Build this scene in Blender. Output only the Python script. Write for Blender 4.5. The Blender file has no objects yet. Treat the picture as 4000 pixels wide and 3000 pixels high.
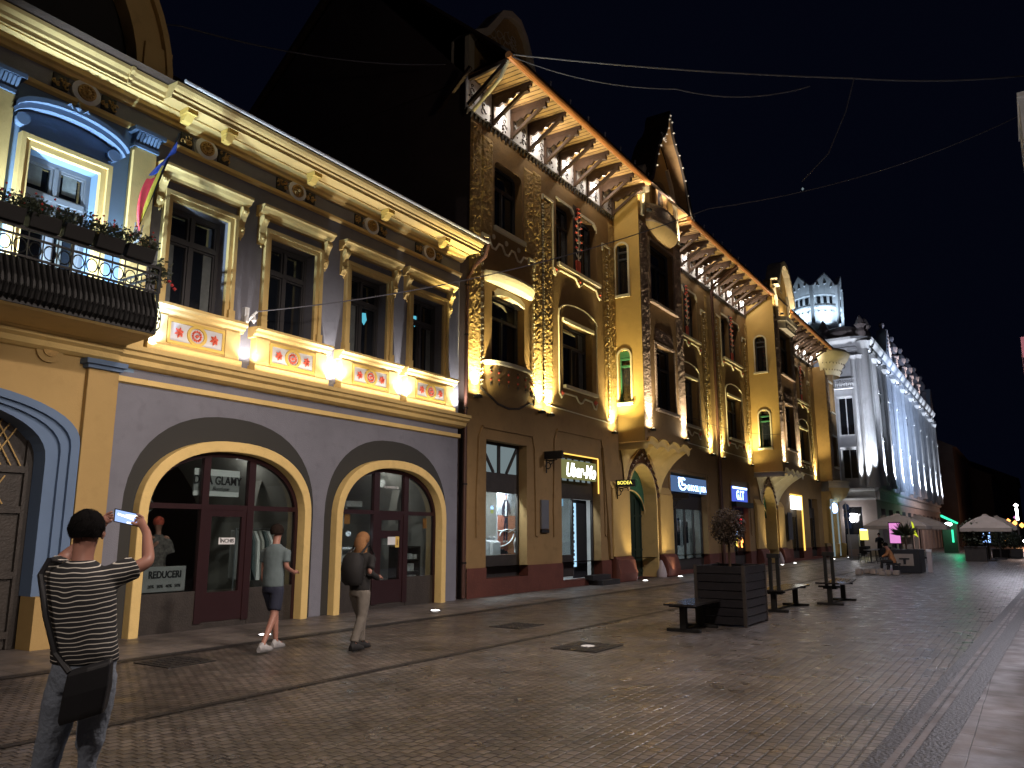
import bpy, bmesh, math, random
from mathutils import Vector, Matrix
random.seed(7)
S = bpy.context.scene
COL = S.collection
PI = math.pi
WL = {}          # world location of every parent made here

# ------------------------------------------------------------------ materials
def new_mat(name):
    m = bpy.data.materials.new(name); m.use_nodes = True
    nt = m.node_tree; nt.nodes.clear()
    out = nt.nodes.new('ShaderNodeOutputMaterial')
    return m, nt, out

def paint(name, col, rough=.8, var=.12, vs=1.3, bump=0, bs=30, metal=0, spec=.35, stretch=None, dirt=0):
    m, nt, out = new_mat(name)
    N = nt.nodes; L = nt.links
    b = N.new('ShaderNodeBsdfPrincipled'); L.new(b.outputs[0], out.inputs[0])
    b.inputs['Roughness'].default_value = rough
    b.inputs['Metallic'].default_value = metal
    b.inputs['Specular IOR Level'].default_value = spec
    tc = N.new('ShaderNodeTexCoord'); src = tc.outputs['Object']
    if stretch:
        mp = N.new('ShaderNodeMapping'); mp.inputs['Scale'].default_value = stretch
        mp.inputs['Rotation'].default_value = (0, .5, 0)
        L.new(src, mp.inputs[0]); src = mp.outputs[0]
    n = N.new('ShaderNodeTexNoise'); n.inputs['Scale'].default_value = vs
    n.inputs['Detail'].default_value = 6; n.inputs['Roughness'].default_value = .65
    L.new(tc.outputs['Object'], n.inputs['Vector'])
    r = N.new('ShaderNodeMapRange'); r.inputs[1].default_value = .3; r.inputs[2].default_value = .7
    r.inputs[3].default_value = 1 - var; r.inputs[4].default_value = 1 + var
    L.new(n.outputs[0], r.inputs[0])
    v = N.new('ShaderNodeVectorMath'); v.operation = 'SCALE'
    v.inputs[0].default_value = col[:3]; L.new(r.outputs[0], v.inputs['Scale'])
    res = v.outputs[0]
    if dirt:
        n3 = N.new('ShaderNodeTexNoise'); n3.inputs['Scale'].default_value = 4.5; n3.inputs['Detail'].default_value = 8
        L.new(tc.outputs['Object'], n3.inputs['Vector'])
        r3 = N.new('ShaderNodeMapRange'); r3.inputs[1].default_value = .56; r3.inputs[2].default_value = .72
        r3.inputs[3].default_value = 0; r3.inputs[4].default_value = dirt; L.new(n3.outputs[0], r3.inputs[0])
        mx = N.new('ShaderNodeMix'); mx.data_type = 'RGBA'; L.new(r3.outputs[0], mx.inputs[0])
        L.new(res, mx.inputs[6]); mx.inputs[7].default_value = (col[0]*.45, col[1]*.42, col[2]*.4, 1)
        res = mx.outputs[2]
    L.new(res, b.inputs['Base Color'])
    if bump:
        n2 = N.new('ShaderNodeTexNoise'); n2.inputs['Scale'].default_value = bs
        n2.inputs['Detail'].default_value = 5; L.new(src, n2.inputs['Vector'])
        bp = N.new('ShaderNodeBump'); bp.inputs['Strength'].default_value = bump
        bp.inputs['Distance'].default_value = .05
        L.new(n2.outputs[0], bp.inputs['Height']); L.new(bp.outputs[0], b.inputs['Normal'])
    return m

def emis(name, col, st):
    m, nt, out = new_mat(name)
    e = nt.nodes.new('ShaderNodeEmission'); e.inputs[0].default_value = (*col, 1); e.inputs[1].default_value = st
    nt.links.new(e.outputs[0], out.inputs[0]); return m

def glass_clear(name, tint=(.8, .85, .85), refl=.10):
    m, nt, out = new_mat(name); N = nt.nodes; L = nt.links
    t = N.new('ShaderNodeBsdfTransparent'); t.inputs[0].default_value = (*tint, 1)
    g = N.new('ShaderNodeBsdfGlossy'); g.inputs['Roughness'].default_value = .03
    fr = N.new('ShaderNodeFresnel'); fr.inputs[0].default_value = 1.5
    ad = N.new('ShaderNodeMath'); ad.operation = 'MULTIPLY_ADD'; L.new(fr.outputs[0], ad.inputs[0])
    ad.inputs[1].default_value = .42; ad.inputs[2].default_value = refl * .2
    mx = N.new('ShaderNodeMixShader'); L.new(ad.outputs[0], mx.inputs[0]); L.new(t.outputs[0], mx.inputs[1]); L.new(g.outputs[0], mx.inputs[2])
    L.new(mx.outputs[0], out.inputs[0]); return m

M = {}
M['grey'] = paint('grey_render', (.155, .155, .182), .85, .13, .8, .2, 50, dirt=.22)
M['dark'] = paint('dark_grey_paint', (.032, .031, .028), .8, .06)
M['cream'] = paint('cream_paint', (.62, .44, .17), .75, .10, 1.1, .12, 40, dirt=.22)
M['bluew'] = paint('blue_wall_paint', (.15, .23, .34), .85, .08, .8, .12, 60, dirt=.1)
M['cream2'] = paint('strong_yellow_paint', (.60, .41, .10), .7, .06)
M['ochre'] = paint('ochre_render', (.40, .27, .10), .85, .08, 1, .15, 45, dirt=.15)
M['blueg'] = paint('blue_grey_paint', (.10, .15, .24), .8, .06)
M['relief'] = paint('gold_relief', (.36, .22, .07), .6, .35, 14)
M['whitep'] = paint('pale_grey_panel', (.55, .55, .58), .8, .06)
M['red'] = paint('red_relief', (.58, .10, .06), .6, .15, 12)
M['frame'] = paint('dark_grey_frame', (.045, .043, .045), .45, .1)
M['frameb'] = paint('grey_blue_frame', (.12, .13, .15), .4, .08)
M['pane'] = paint('dark_window_glass', (.008, .010, .014), .06, .3, 1.5, spec=.9)
M['curtain'] = paint('pale_curtain', (.10, .11, .11), .8, .3, 6)
M['maroon'] = paint('maroon_frame', (.020, .006, .007), .4, .12)
M['darkwood'] = paint('dark_wood', (.030, .024, .020), .55, .25, 5, .2, 30)
M['iron'] = paint('black_iron', (.0045, .004, .004), .6, .1)
M['roof'] = paint('roof_tile', (.045, .028, .02), .8, .2, 5, .5, 14)
M['gutterw'] = paint('white_gutter', (.5, .5, .52), .4, .05)
M['pipe'] = paint('brown_pipe', (.075, .035, .025), .4, .08)
M['wall2'] = paint('brown_ochre_render', (.25, .155, .062), .88, .14, .7, .25, 40, dirt=.25)
M['rough'] = paint('rough_stone_render', (.36, .24, .09), .9, .2, 5, .45, 7, stretch=(.7, 1, 2.4))
M['rough2'] = paint('banded_stone_render', (.34, .25, .17), .9, .22, 5, 1.0, 5, stretch=(1, 1, 3.5))
M['trim'] = paint('cream_trim', (.56, .50, .36), .7, .1, 3)
M['trimd'] = paint('dark_trim', (.05, .04, .035), .7, .1, 3)
M['side'] = paint('yellow_ochre_render', (.46, .30, .10), .85, .08, .8, .12, 40, dirt=.1)
M['plinth'] = paint('red_plinth', (.11, .034, .022), .8, .2, 1.5, .2, 25)
M['gate'] = paint('gateway_ochre_paint', (.34, .225, .085), .8, .08, 1, .1, 40, dirt=.15)
M['greenw'] = paint('green_painted_wood', (.03, .12, .065), .5, .15, 4)
M['greend'] = paint('dark_green_door', (.012, .026, .018), .5, .15, 3)
M['soffit'] = paint('varnished_boards', (.33, .205, .09), .6, .25, 2.5)
M['beam'] = paint('brown_timber', (.048, .025, .014), .6, .25, 6)
M['gutter'] = paint('copper_gutter', (.42, .17, .06), .4, .1, 3, metal=.3)
M['white'] = paint('white_stone', (.55, .56, .58), .8, .12, 1.5, .2, 20)
M['whitec'] = paint('pinkish_stone', (.40, .34, .33), .8, .1, 1.2, .15, 15)
M['pwall'] = paint('dark_plaster', (.085, .062, .055), .9, .2, .5)
M['shopwall'] = paint('pale_shop_wall', (.42, .40, .37), .9, .06)
M['glass'] = glass_clear('shop_glass')
M['steel'] = paint('galvanised_steel', (.30, .31, .33), .35, .1, metal=.7)
M['bulb'] = emis('bulb_light', (1, .97, .95), 14)
M['bulby'] = emis('uplight_lens', (1, .9, .55), 8)
M['skin'] = paint('skin', (.27, .13, .095), .5, .05)
M['hairk'] = paint('black_hair', (.004, .0035, .0035), .95, .3, 30, spec=.08)
M['hairg'] = paint('ginger_hair', (.20, .10, .045), .9, .4, 60, spec=.1)
M['hairb'] = paint('brown_hair', (.014, .009, .007), .95, .3, 30, spec=.1)
M['jeans'] = paint('grey_blue_jeans', (.15, .175, .215), .85, .25, 4, .3, 40)
M['bagk'] = paint('black_bag', (.012, .012, .014), .5, .15)
M['tee'] = paint('grey_green_tee', (.085, .11, .115), .85, .1, 3)
M['navy'] = paint('navy_shorts', (.012, .014, .028), .85, .1)
M['sneak'] = paint('white_sneaker', (.26, .25, .25), .6, .3, 12)
M['beige'] = paint('beige_trousers', (.11, .095, .08), .85, .15, 4)
M['black'] = paint('black_cloth', (.009, .008, .008), .8, .2, 8)
M['leaf'] = paint('dark_leaf', (.028, .034, .018), .6, .35, 3)
M['leafb'] = paint('brown_leaf', (.04, .026, .017), .6, .35, 3)
M['petal'] = paint('red_petal', (.5, .05, .05), .6, .15)
M['umb'] = paint('beige_canvas', (.24, .20, .165), .9, .1, 2)
M['shoe'] = paint('white_shoe', (.7, .7, .7), .5, .1)
M['whiteb'] = paint('white_board', (.75, .75, .75), .5, .04)
M['paper'] = paint('white_paper', (.6, .6, .6), .7, .04)
M['ink'] = paint('black_ink', (.01, .01, .012), .6, .04)
M['orange'] = paint('orange_card', (.55, .22, .05), .7, .1)

def striped():
    m, nt, out = new_mat('striped_jersey'); N = nt.nodes; L = nt.links
    b = N.new('ShaderNodeBsdfPrincipled'); L.new(b.outputs[0], out.inputs[0]); b.inputs['Roughness'].default_value = .85
    tc = N.new('ShaderNodeTexCoord'); sp = N.new('ShaderNodeSeparateXYZ'); L.new(tc.outputs['Object'], sp.inputs[0])
    n = N.new('ShaderNodeTexNoise'); n.inputs['Scale'].default_value = 3.2; n.inputs['Detail'].default_value = 2
    L.new(tc.outputs['Object'], n.inputs['Vector'])
    a = N.new('ShaderNodeMath'); a.operation = 'MULTIPLY_ADD'; L.new(n.outputs[0], a.inputs[0]); a.inputs[1].default_value = .085
    L.new(sp.outputs[2], a.inputs[2])
    q = N.new('ShaderNodeMath'); q.operation = 'MULTIPLY_ADD'; L.new(sp.outputs[0], q.inputs[0]); q.inputs[1].default_value = -.10; L.new(a.outputs[0], q.inputs[2])
    d = N.new('ShaderNodeMath'); d.operation = 'DIVIDE'; L.new(q.outputs[0], d.inputs[0]); d.inputs[1].default_value = .0265
    f = N.new('ShaderNodeMath'); f.operation = 'FRACT'; L.new(d.outputs[0], f.inputs[0])
    g = N.new('ShaderNodeMath'); g.operation = 'GREATER_THAN'; L.new(f.outputs[0], g.inputs[0]); g.inputs[1].default_value = .82
    mx = N.new('ShaderNodeMix'); mx.data_type = 'RGBA'; L.new(g.outputs[0], mx.inputs[0])
    mx.inputs[6].default_value = (.007, .007, .009, 1); mx.inputs[7].default_value = (.50, .47, .42, 1)
    L.new(mx.outputs[2], b.inputs['Base Color']); return m
M['stripe'] = striped()

def setts(name, col, sx, sy, mortar, rough, bumps, rot=0, kind='brick', varc=.35):
    m, nt, out = new_mat(name); N = nt.nodes; L = nt.links
    b = N.new('ShaderNodeBsdfPrincipled'); L.new(b.outputs[0], out.inputs[0])
    tc = N.new('ShaderNodeTexCoord'); mp = N.new('ShaderNodeMapping'); L.new(tc.outputs['Object'], mp.inputs[0])
    mp.inputs['Rotation'].default_value = (0, 0, rot)
    wob = N.new('ShaderNodeTexNoise'); wob.inputs['Scale'].default_value = 1.7; L.new(tc.outputs['Object'], wob.inputs['Vector'])
    va = N.new('ShaderNodeVectorMath'); va.operation = 'MULTIPLY_ADD'; L.new(wob.outputs[1], va.inputs[0])
    va.inputs[1].default_value = (.022, .022, 0); L.new(mp.outputs[0], va.inputs[2])
    br = N.new('ShaderNodeTexBrick'); L.new(va.outputs[0], br.inputs['Vector'])
    br.inputs['Scale'].default_value = 1; br.inputs['Brick Width'].default_value = sx; br.inputs['Row Height'].default_value = sy
    br.inputs['Mortar Size'].default_value = mortar; br.inputs['Mortar Smooth'].default_value = .6; br.offset = .5
    br.inputs['Color1'].default_value = (*[c*(1-varc) for c in col], 1)
    br.inputs['Color2'].default_value = (*[c*(1+varc) for c in col], 1)
    br.inputs['Mortar'].default_value = (*[c*.22 for c in col], 1)
    n = N.new('ShaderNodeTexNoise'); n.inputs['Scale'].default_value = .9; n.inputs['Detail'].default_value = 7
    L.new(tc.outputs['Object'], n.inputs['Vector'])
    mr = N.new('ShaderNodeMapRange'); mr.inputs[1].default_value = .3; mr.inputs[2].default_value = .7
    mr.inputs[3].default_value = .5; mr.inputs[4].default_value = 1.35; L.new(n.outputs[0], mr.inputs[0])
    v = N.new('ShaderNodeVectorMath'); v.operation = 'SCALE'; L.new(br.outputs[0], v.inputs[0]); L.new(mr.outputs[0], v.inputs['Scale'])
    L.new(v.outputs[0], b.inputs['Base Color'])
    rr = N.new('ShaderNodeMapRange'); rr.inputs[1].default_value = .35; rr.inputs[2].default_value = .65
    rr.inputs[3].default_value = rough - .1; rr.inputs[4].default_value = rough + .12
    n4 = N.new('ShaderNodeTexNoise'); n4.inputs['Scale'].default_value = 3; L.new(tc.outputs['Object'], n4.inputs['Vector'])
    L.new(n4.outputs[0], rr.inputs[0]); L.new(rr.outputs[0], b.inputs['Roughness'])
    n2 = N.new('ShaderNodeTexNoise'); n2.inputs['Scale'].default_value = 16; n2.inputs['Detail'].default_value = 3
    L.new(tc.outputs['Object'], n2.inputs['Vector'])
    h = N.new('ShaderNodeMath'); h.operation = 'MULTIPLY_ADD'; L.new(n2.outputs[0], h.inputs[0]); h.inputs[1].default_value = .6
    inv = N.new('ShaderNodeMath'); inv.operation = 'SUBTRACT'; inv.inputs[0].default_value = 1; L.new(br.outputs['Fac'], inv.inputs[1])
    L.new(inv.outputs[0], h.inputs[2])
    bp = N.new('ShaderNodeBump'); bp.inputs['Strength'].default_value = bumps; bp.inputs['Distance'].default_value = .012
    L.new(h.outputs[0], bp.inputs['Height']); L.new(bp.outputs[0], b.inputs['Normal'])
    return m
M['sett'] = setts('small_stone_setts', (.098, .083, .074), .12, .10, .013, .36, .65, varc=.3)
M['sett2'] = setts('small_stone_setts_by_wall', (.094, .075, .064), .115, .10, .013, .38, .65, .0, varc=.3)
M['slab'] = setts('paving_slabs', (.11, .092, .082), .60, .40, .008, .45, .4, 0, varc=.12)
M['slab2'] = setts('large_paving_slabs', (.075, .062, .062), .8, .6, .006, .55, .3, 0, varc=.06)
M['joint'] = paint('dark_stone_strip', (.018, .016, .017), .5, .2, 4, .3, 30)
M['metald'] = paint('dark_cast_iron', (.03, .028, .028), .45, .2, 6, .5, 40, metal=.4)

# ------------------------------------------------------------------ mesh builder
class MB:
    def __init__(s): s.v = []; s.f = []; s.mi = []; s.m = 0; s.sm = False; s.s = []; s.cuts = [0]
    def cut(s): s.cuts.append(len(s.f)); return s
    def pieces(s, name, mats, parent=None, **kw):
        out = []
        for a, b in zip(s.cuts, s.cuts[1:]+[len(s.f)]):
            if a == b: continue
            q = MB(); used = {}
            for f, mi, sm in zip(s.f[a:b], s.mi[a:b], s.s[a:b]):
                g = []
                for i in f:
                    if i not in used: used[i] = len(q.v); q.v.append(s.v[i])
                    g.append(used[i])
                q.f.append(g); q.mi.append(mi); q.s.append(sm)
            out.append(q.build(name, mats, parent, **kw))
        return out
    def face(s, idx): s.f.append(idx); s.mi.append(s.m); s.s.append(s.sm)
    def poly(s, pts):
        n = len(s.v); s.v += [tuple(p) for p in pts]; s.face(list(range(n, n+len(pts)))); return s
    def box(s, x0, x1, y0, y1, z0, z1):
        n = len(s.v)
        s.v += [(x0,y0,z0),(x1,y0,z0),(x1,y1,z0),(x0,y1,z0),(x0,y0,z1),(x1,y0,z1),(x1,y1,z1),(x0,y1,z1)]
        for q in ((0,1,5,4),(1,2,6,5),(2,3,7,6),(3,0,4,7),(4,5,6,7),(3,2,1,0)): s.face([n+i for i in q])
        return s
    def beam(s, a, b, w, h, up=(0,0,1)):
        a = Vector(a); b = Vector(b); d = (b-a).normalized(); u = Vector(up)
        r = d.cross(u)
        if r.length < 1e-4: r = Vector((1,0,0))
        r.normalize(); u = r.cross(d).normalized(); n = len(s.v)
        for p in (a, b):
            for i, j in ((-1,-1),(1,-1),(1,1),(-1,1)): s.v.append(tuple(p + r*i*w/2 + u*j*h/2))
        for q in ((0,1,5,4),(1,2,6,5),(2,3,7,6),(3,0,4,7),(4,5,6,7),(3,2,1,0)): s.face([n+i for i in q])
        return s
    def prism(s, pts, y0, y1):
        """polygon of (x,z) extruded along y"""
        n = len(s.v); k = len(pts)
        s.v += [(x,y0,z) for x,z in pts] + [(x,y1,z) for x,z in pts]
        s.face(list(range(n, n+k))); s.face(list(range(n+2*k-1, n+k-1, -1)))
        for i in range(k):
            j = (i+1) % k; s.face([n+i, n+k+i, n+k+j, n+j])
        return s
    def prismx(s, pts, x0, x1):
        """polygon of (y,z) extruded along x"""
        n = len(s.v); k = len(pts)
        s.v += [(x0,y,z) for y,z in pts] + [(x1,y,z) for y,z in pts]
        s.face(list(range(n, n+k))); s.face(list(range(n+2*k-1, n+k-1, -1)))
        for i in range(k):
            j = (i+1) % k; s.face([n+i, n+k+i, n+k+j, n+j])
        return s
    def prismz(s, pts, z0, z1):
        n = len(s.v); k = len(pts)
        s.v += [(x,y,z0) for x,y in pts] + [(x,y,z1) for x,y in pts]
        s.face(list(range(n, n+k))); s.face(list(range(n+2*k-1, n+k-1, -1)))
        for i in range(k):
            j = (i+1) % k; s.face([n+i, n+k+i, n+k+j, n+j])
        return s
    def ring(s, A, B, y0, y1, closed=False):
        """band between two polylines of (x,z) of equal length, from y0 to y1"""
        k = len(A); n = len(s.v)
        for y in (y0, y1): s.v += [(x,y,z) for x,z in A] + [(x,y,z) for x,z in B]
        for i in range(k if closed else k-1):
            j = (i+1) % k
            s.face([n+i, n+j, n+k+j, n+k+i]); s.face([n+2*k+i, n+3*k+i, n+3*k+j, n+2*k+j])
            s.face([n+i, n+2*k+i, n+2*k+j, n+j]); s.face([n+k+i, n+k+j, n+3*k+j, n+3*k+i])
        return s
    def loft(s, rows, closed=False):
        n = len(s.v); k = len(rows[0])
        for r in rows: s.v += [tuple(p) for p in r]
        for a in range(len(rows)-1):
            for i in range(k if closed else k-1):
                j = (i+1) % k; s.face([n+a*k+i, n+a*k+j, n+(a+1)*k+j, n+(a+1)*k+i])
        return s
    def tube(s, pts, r, n=6, cap=True):
        rows = []; P = [Vector(p) for p in pts]
        for i, p in enumerate(P):
            d = (P[min(i+1, len(P)-1)] - P[max(i-1, 0)]).normalized()
            a = d.cross(Vector((0,0,1)));
            if a.length < 1e-3: a = Vector((1,0,0))
            a.normalize(); b = d.cross(a); rr = r[i] if isinstance(r, (list, tuple)) else r
            rows.append([p + a*rr*math.cos(2*PI*t/n) + b*rr*math.sin(2*PI*t/n) for t in range(n)])
        s.loft(rows, True)
        if cap: s.poly(rows[0]); s.poly(rows[-1][::-1])
        return s
    def lathe(s, prof, c=(0,0,0), n=16, a0=0, a1=2*PI):
        full = abs(a1-a0-2*PI) < 1e-6; k = n if full else n+1
        s.loft([[(c[0]+r*math.cos(a0+(a1-a0)*i/n), c[1]+r*math.sin(a0+(a1-a0)*i/n), c[2]+z) for i in range(k)] for r, z in prof], full)
        return s
    def disc(s, c, r, y, n=20, yt=.03):
        """disc in the facade plane"""
        s.prism([(c[0]+r*math.cos(2*PI*i/n), c[1]+r*math.sin(2*PI*i/n)) for i in range(n)], y, y+yt); return s
    def build(s, name, mats, parent=None, bev=0, smooth=False, loc=None, recalc=True):
        me = bpy.data.meshes.new(name)
        o0 = Vector(WL[parent.name]) if parent else Vector(loc or (0,0,0))
        me.from_pydata([tuple(Vector(v)-o0) for v in s.v], [], s.f)
        if not isinstance(mats, (list, tuple)): mats = [mats]
        for q in mats: me.materials.append(M[q] if isinstance(q, str) else q)
        for p, mi, sm in zip(me.polygons, s.mi, s.s): p.material_index = mi; p.use_smooth = smooth or sm
        if recalc:
            bm = bmesh.new(); bm.from_mesh(me); bmesh.ops.recalc_face_normals(bm, faces=bm.faces); bm.to_mesh(me); bm.free()
        me.update()
        o = bpy.data.objects.new(name, me); COL.objects.link(o)
        if parent: o.parent = parent
        else: o.location = o0
        WL[o.name] = tuple(o0)
        if bev:
            bv = o.modifiers.new('Bevel', 'BEVEL'); bv.width = bev; bv.segments = 2; bv.limit_method = 'ANGLE'
        return o

def tag(o, label=None, cat=None, group=None, kind=None):
    if label: o['label'] = label
    if cat: o['category'] = cat
    if group: o['group'] = group
    if kind: o['kind'] = kind
    return o

def root(name, loc, label, cat, group=None):
    o = bpy.data.objects.new(name, None); COL.objects.link(o); o.location = loc; o.empty_display_size = .2
    WL[o.name] = tuple(loc); return tag(o, label, cat, group)

def copy_tree(o, delta, label=None, parent=None):
    c = o.copy(); COL.objects.link(c)
    if parent: c.parent = parent
    else: c.location = Vector(o.location) + Vector(delta)
    if label: c['label'] = label
    WL[c.name] = tuple(Vector(WL[o.name]) + Vector(delta))
    for ch in list(o.children): copy_tree(ch, delta, None, c)
    return c

def text(name, body, size, loc, mat, parent, rz=0, ext=.004, align='CENTER', sx=1, shear=0, off=0):
    cu = bpy.data.curves.new(name, 'FONT'); cu.body = body; cu.size = size; cu.extrude = ext; cu.align_x = align; cu.align_y = 'CENTER'
    cu.shear = shear; cu.offset = off; cu.materials.append(M[mat] if isinstance(mat, str) else mat)
    o = bpy.data.objects.new(name, cu); COL.objects.link(o)
    bpy.context.view_layer.update()
    me = bpy.data.meshes.new_from_object(o.evaluated_get(bpy.context.evaluated_depsgraph_get())); bpy.data.objects.remove(o)
    me.name = name; o = bpy.data.objects.new(name, me); COL.objects.link(o)
    o.location = Vector(loc) - Vector(WL[parent.name]); o.rotation_euler = (PI/2, 0, rz); o.scale = (sx, 1, 1); o.parent = parent
    WL[o.name] = tuple(loc); return o

def spot(name, loc, tgt, e, col, size=60, blend=.8, r=.05):
    l = bpy.data.lights.new(name, 'SPOT'); l.energy = e; l.color = col; l.spot_size = math.radians(size); l.spot_blend = blend
    l.shadow_soft_size = r
    o = bpy.data.objects.new(name, l); COL.objects.link(o); o.location = loc
    o.rotation_euler = (Vector(tgt)-Vector(loc)).to_track_quat('-Z', 'Y').to_euler(); return o
def point(name, loc, e, col, r=.1):
    l = bpy.data.lights.new(name, 'POINT'); l.energy = e; l.color = col; l.shadow_soft_size = r
    o = bpy.data.objects.new(name, l); COL.objects.link(o); o.location = loc; return o
def area(name, loc, tgt, e, col, sx, sy):
    l = bpy.data.lights.new(name, 'AREA'); l.energy = e; l.color = col; l.shape = 'RECTANGLE'; l.size = sx; l.size_y = sy
    o = bpy.data.objects.new(name, l); COL.objects.link(o); o.location = loc
    o.rotation_euler = (Vector(tgt)-Vector(loc)).to_track_quat('-Z', 'Y').to_euler(); return o

def wall_grid(mb, x0, x1, z0, z1, holes, y, d=.3, axis='x'):
    """flat wall with rectangular holes and reveals of depth d behind it"""
    xs = sorted({x0, x1, *[h[0] for h in holes], *[h[1] for h in holes]})
    zs = sorted({z0, z1, *[h[2] for h in holes], *[h[3] for h in holes]})
    P = (lambda a, b, z: (a, b, z)) if axis == 'x' else (lambda a, b, z: (b, a, z))
    for i in range(len(xs)-1):
        for j in range(len(zs)-1):
            cx = (xs[i]+xs[i+1])/2; cz = (zs[j]+zs[j+1])/2
            if cx < x0 or cx > x1 or cz < z0 or cz > z1: continue
            if any(h[0] < cx < h[1] and h[2] < cz < h[3] for h in holes): continue
            mb.poly([P(xs[i],y,zs[j]), P(xs[i+1],y,zs[j]), P(xs[i+1],y,zs[j+1]), P(xs[i],y,zs[j+1])])
    for a, b, c, e in holes:
        mb.poly([P(a,y,c), P(a,y+d,c), P(a,y+d,e), P(a,y,e)]); mb.poly([P(b,y,c), P(b,y,e), P(b,y+d,e), P(b,y+d,c)])
        mb.poly([P(a,y,e), P(b,y,e), P(b,y+d,e), P(a,y+d,e)]); mb.poly([P(a,y,c), P(a,y+d,c), P(b,y+d,c), P(b,y,c)])

def arc(cx, zc, rx, rz, n=20, a0=PI, a1=0, p=2.0):
    out = []
    for i in range(n+1):
        a = a0 + (a1-a0)*i/n; c = math.cos(a); q = math.sin(a)
        out.append((cx + rx*math.copysign(abs(c)**(2/p), c), zc + rz*math.copysign(abs(q)**(2/p), q)))
    return out
# ================================================================== TOWNHOUSE
Y0 = 12.4
TH = root('townhouse', (9.5, 12.6, 0), 'two-storey blue-grey townhouse with cream trim, iron balcony and two arched shopfronts', 'building')
XR = 16.45
wins = (8.43, 10.65, 12.93, 15.09)
M['g_cy'] = emis('cyan_pane_glint', (.12,.55,.7), .9)  # faint glow for the reflections painted on two upper panes
wall = MB()
holes = [(c-.61, c+.61, 5.62, 7.53) for c in wins] + [(5.38, 6.48, 5.0, 7.5), (1.95, 3.05, 5.0, 7.5)]
wall_grid(wall, 7.41, XR, 4.3, 9.1, holes[:4], Y0, .35)
bw = MB(); wall_grid(bw, -2.5, 7.41, 4.3, 8.5, holes[4:], Y0, .35); bw.build('blue_wall', 'bluew', TH)
wall_grid(wall, -2.5, 7.41, 8.5, 9.1, [], Y0, .35)
wall.box(-2.5, 16.6, 16.0, 20, 0, 9.2)
wall.box(-2.5, 16.6, 12.85, 16.0, 4.3, 9.2)
wall.poly([(XR,Y0,0),(XR,16,0),(XR,16,9.2),(XR,Y0,9.2)])
# grey ground floor with two arches
A1, A2 = 9.48, 13.93
def leg(c, r, zs, rz, p=2.3, n=22, z0=0): return [(c-r, z0)] + arc(c, zs, r, rz, n, p=p) + [(c+r, z0)]
wall_grid(wall, 7.04, XR, 0, 4.3, [(A1-2.07, A1+2.07, 0, 3.8), (A2-2.07, A2+2.07, 0, 3.8)], Y0, .0)
for c in (A1, A2):
    a = arc(c, 2.0, 2.07, 1.78, 24, p=2.3)
    for i in range(24):
        wall.poly([(a[i][0],Y0,a[i][1]),(a[i+1][0],Y0,a[i+1][1]),(a[i+1][0],Y0,3.8),(a[i][0],Y0,3.8)])
wall.build('wall', 'grey', TH)
dr = MB()
for c in (A1, A2):
    dr.ring(leg(c, 2.07, 2.0, 1.78, n=24), leg(c, 1.83, 1.95, 1.33, n=24), Y0+.001, Y0+.05)
dr.build('arch_band', 'dark', TH)
for c in (A1, A2):
    m = MB(); m.ring(leg(c, 1.87, 1.95, 1.37, n=30), leg(c, 1.70, 1.93, 1.20, n=30), 12.22, 12.47); m.build('arch_surround', 'cream', TH, bev=.015)
# yellow ground floor of the gateway side
yw = MB(); PC = 4.2
wall_grid(yw, -2.5, 7.04, 0, 4.62, [(PC-2.33, PC+2.33, 0, 4.0)], 12.3, .1)
a = arc(PC, 3.0, 2.33, .78, 24, p=2.2)
for i in range(24): yw.poly([(a[i][0],12.3,a[i][1]),(a[i+1][0],12.3,a[i+1][1]),(a[i+1][0],12.3,4.0),(a[i][0],12.3,4.0)])
yw.box(PC-2.33-.001, PC-1.8, 12.2, 12.6, 0, .75); yw.box(PC+1.9, PC+2.33, 12.18, 12.6, 0, .75)
for k in range(-1, 6):
    pass
yw.build('gateway_wall', 'gate', TH)
m = MB(); m.box(6.55, 7.05, 12.2, 12.42, 0, 4.28); m.build('lower_pilaster', 'gate', TH, bev=.01)
m = MB(); m.box(6.45, 7.12, 12.08, 12.42, 4.28, 4.36); m.box(6.5, 7.08, 12.14, 12.42, 4.22, 4.28); m.build('pilaster_cap', 'blueg', TH)
m = MB()
m.ring(leg(PC, 2.33, 3.0, .78, 2.2, 24, .75), leg(PC, 2.2, 2.95, .72, 2.2, 24, .75), 12.2, 12.5)
m.ring(leg(PC, 2.2, 2.95, .72, 2.2, 24, .75), leg(PC, 2.08, 2.87, .74, 2.2, 24, .75), 12.26, 12.6)
m.ring(leg(PC, 2.08, 2.87, .74, 2.2, 24, .75), leg(PC, 1.9, 2.74, .82, 2.2, 24, .75), 12.32, 12.75)
m.build('gateway_surround', 'blueg', TH)
gd = MB(); gd.box(PC-2, PC+2, 12.72, 12.8, 0, 4); 
for x in (PC-1.85, PC-.95, PC+.05, PC+.95, PC+1.85): gd.box(x-.06, x+.06, 12.66, 12.72, 0, 3.6)
for z in (.15, 1.0, 1.95, 2.55): gd.box(PC-1.9, PC+1.9, 12.665, 12.72, z, z+.1)
gd = gd.build('gate_door', 'darkwood', TH)
lt = MB()
for i in range(-14, 30):
    for (za, zb) in ((2.65, 3.4), (2.08, 2.5)):
        x = PC-1.8+i*.14
        if PC-1.9 < x < PC+1.4:
            lt.beam((x,12.69,za), (x+(zb-za)*.6,12.69,zb), .018, .018); lt.beam((x+(zb-za)*.6,12.685,za), (x,12.685,zb), .018, .018)
lt.build('lattice', 'gate', gd)
m = MB(); m.disc((5.96, 4.40), .2, 12.25, 24, .06); m.m = 1; m.disc((5.96, 4.40), .11, 12.22, 20, .05); m.build('wall_rosette', ['gate','relief'], TH)
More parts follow.
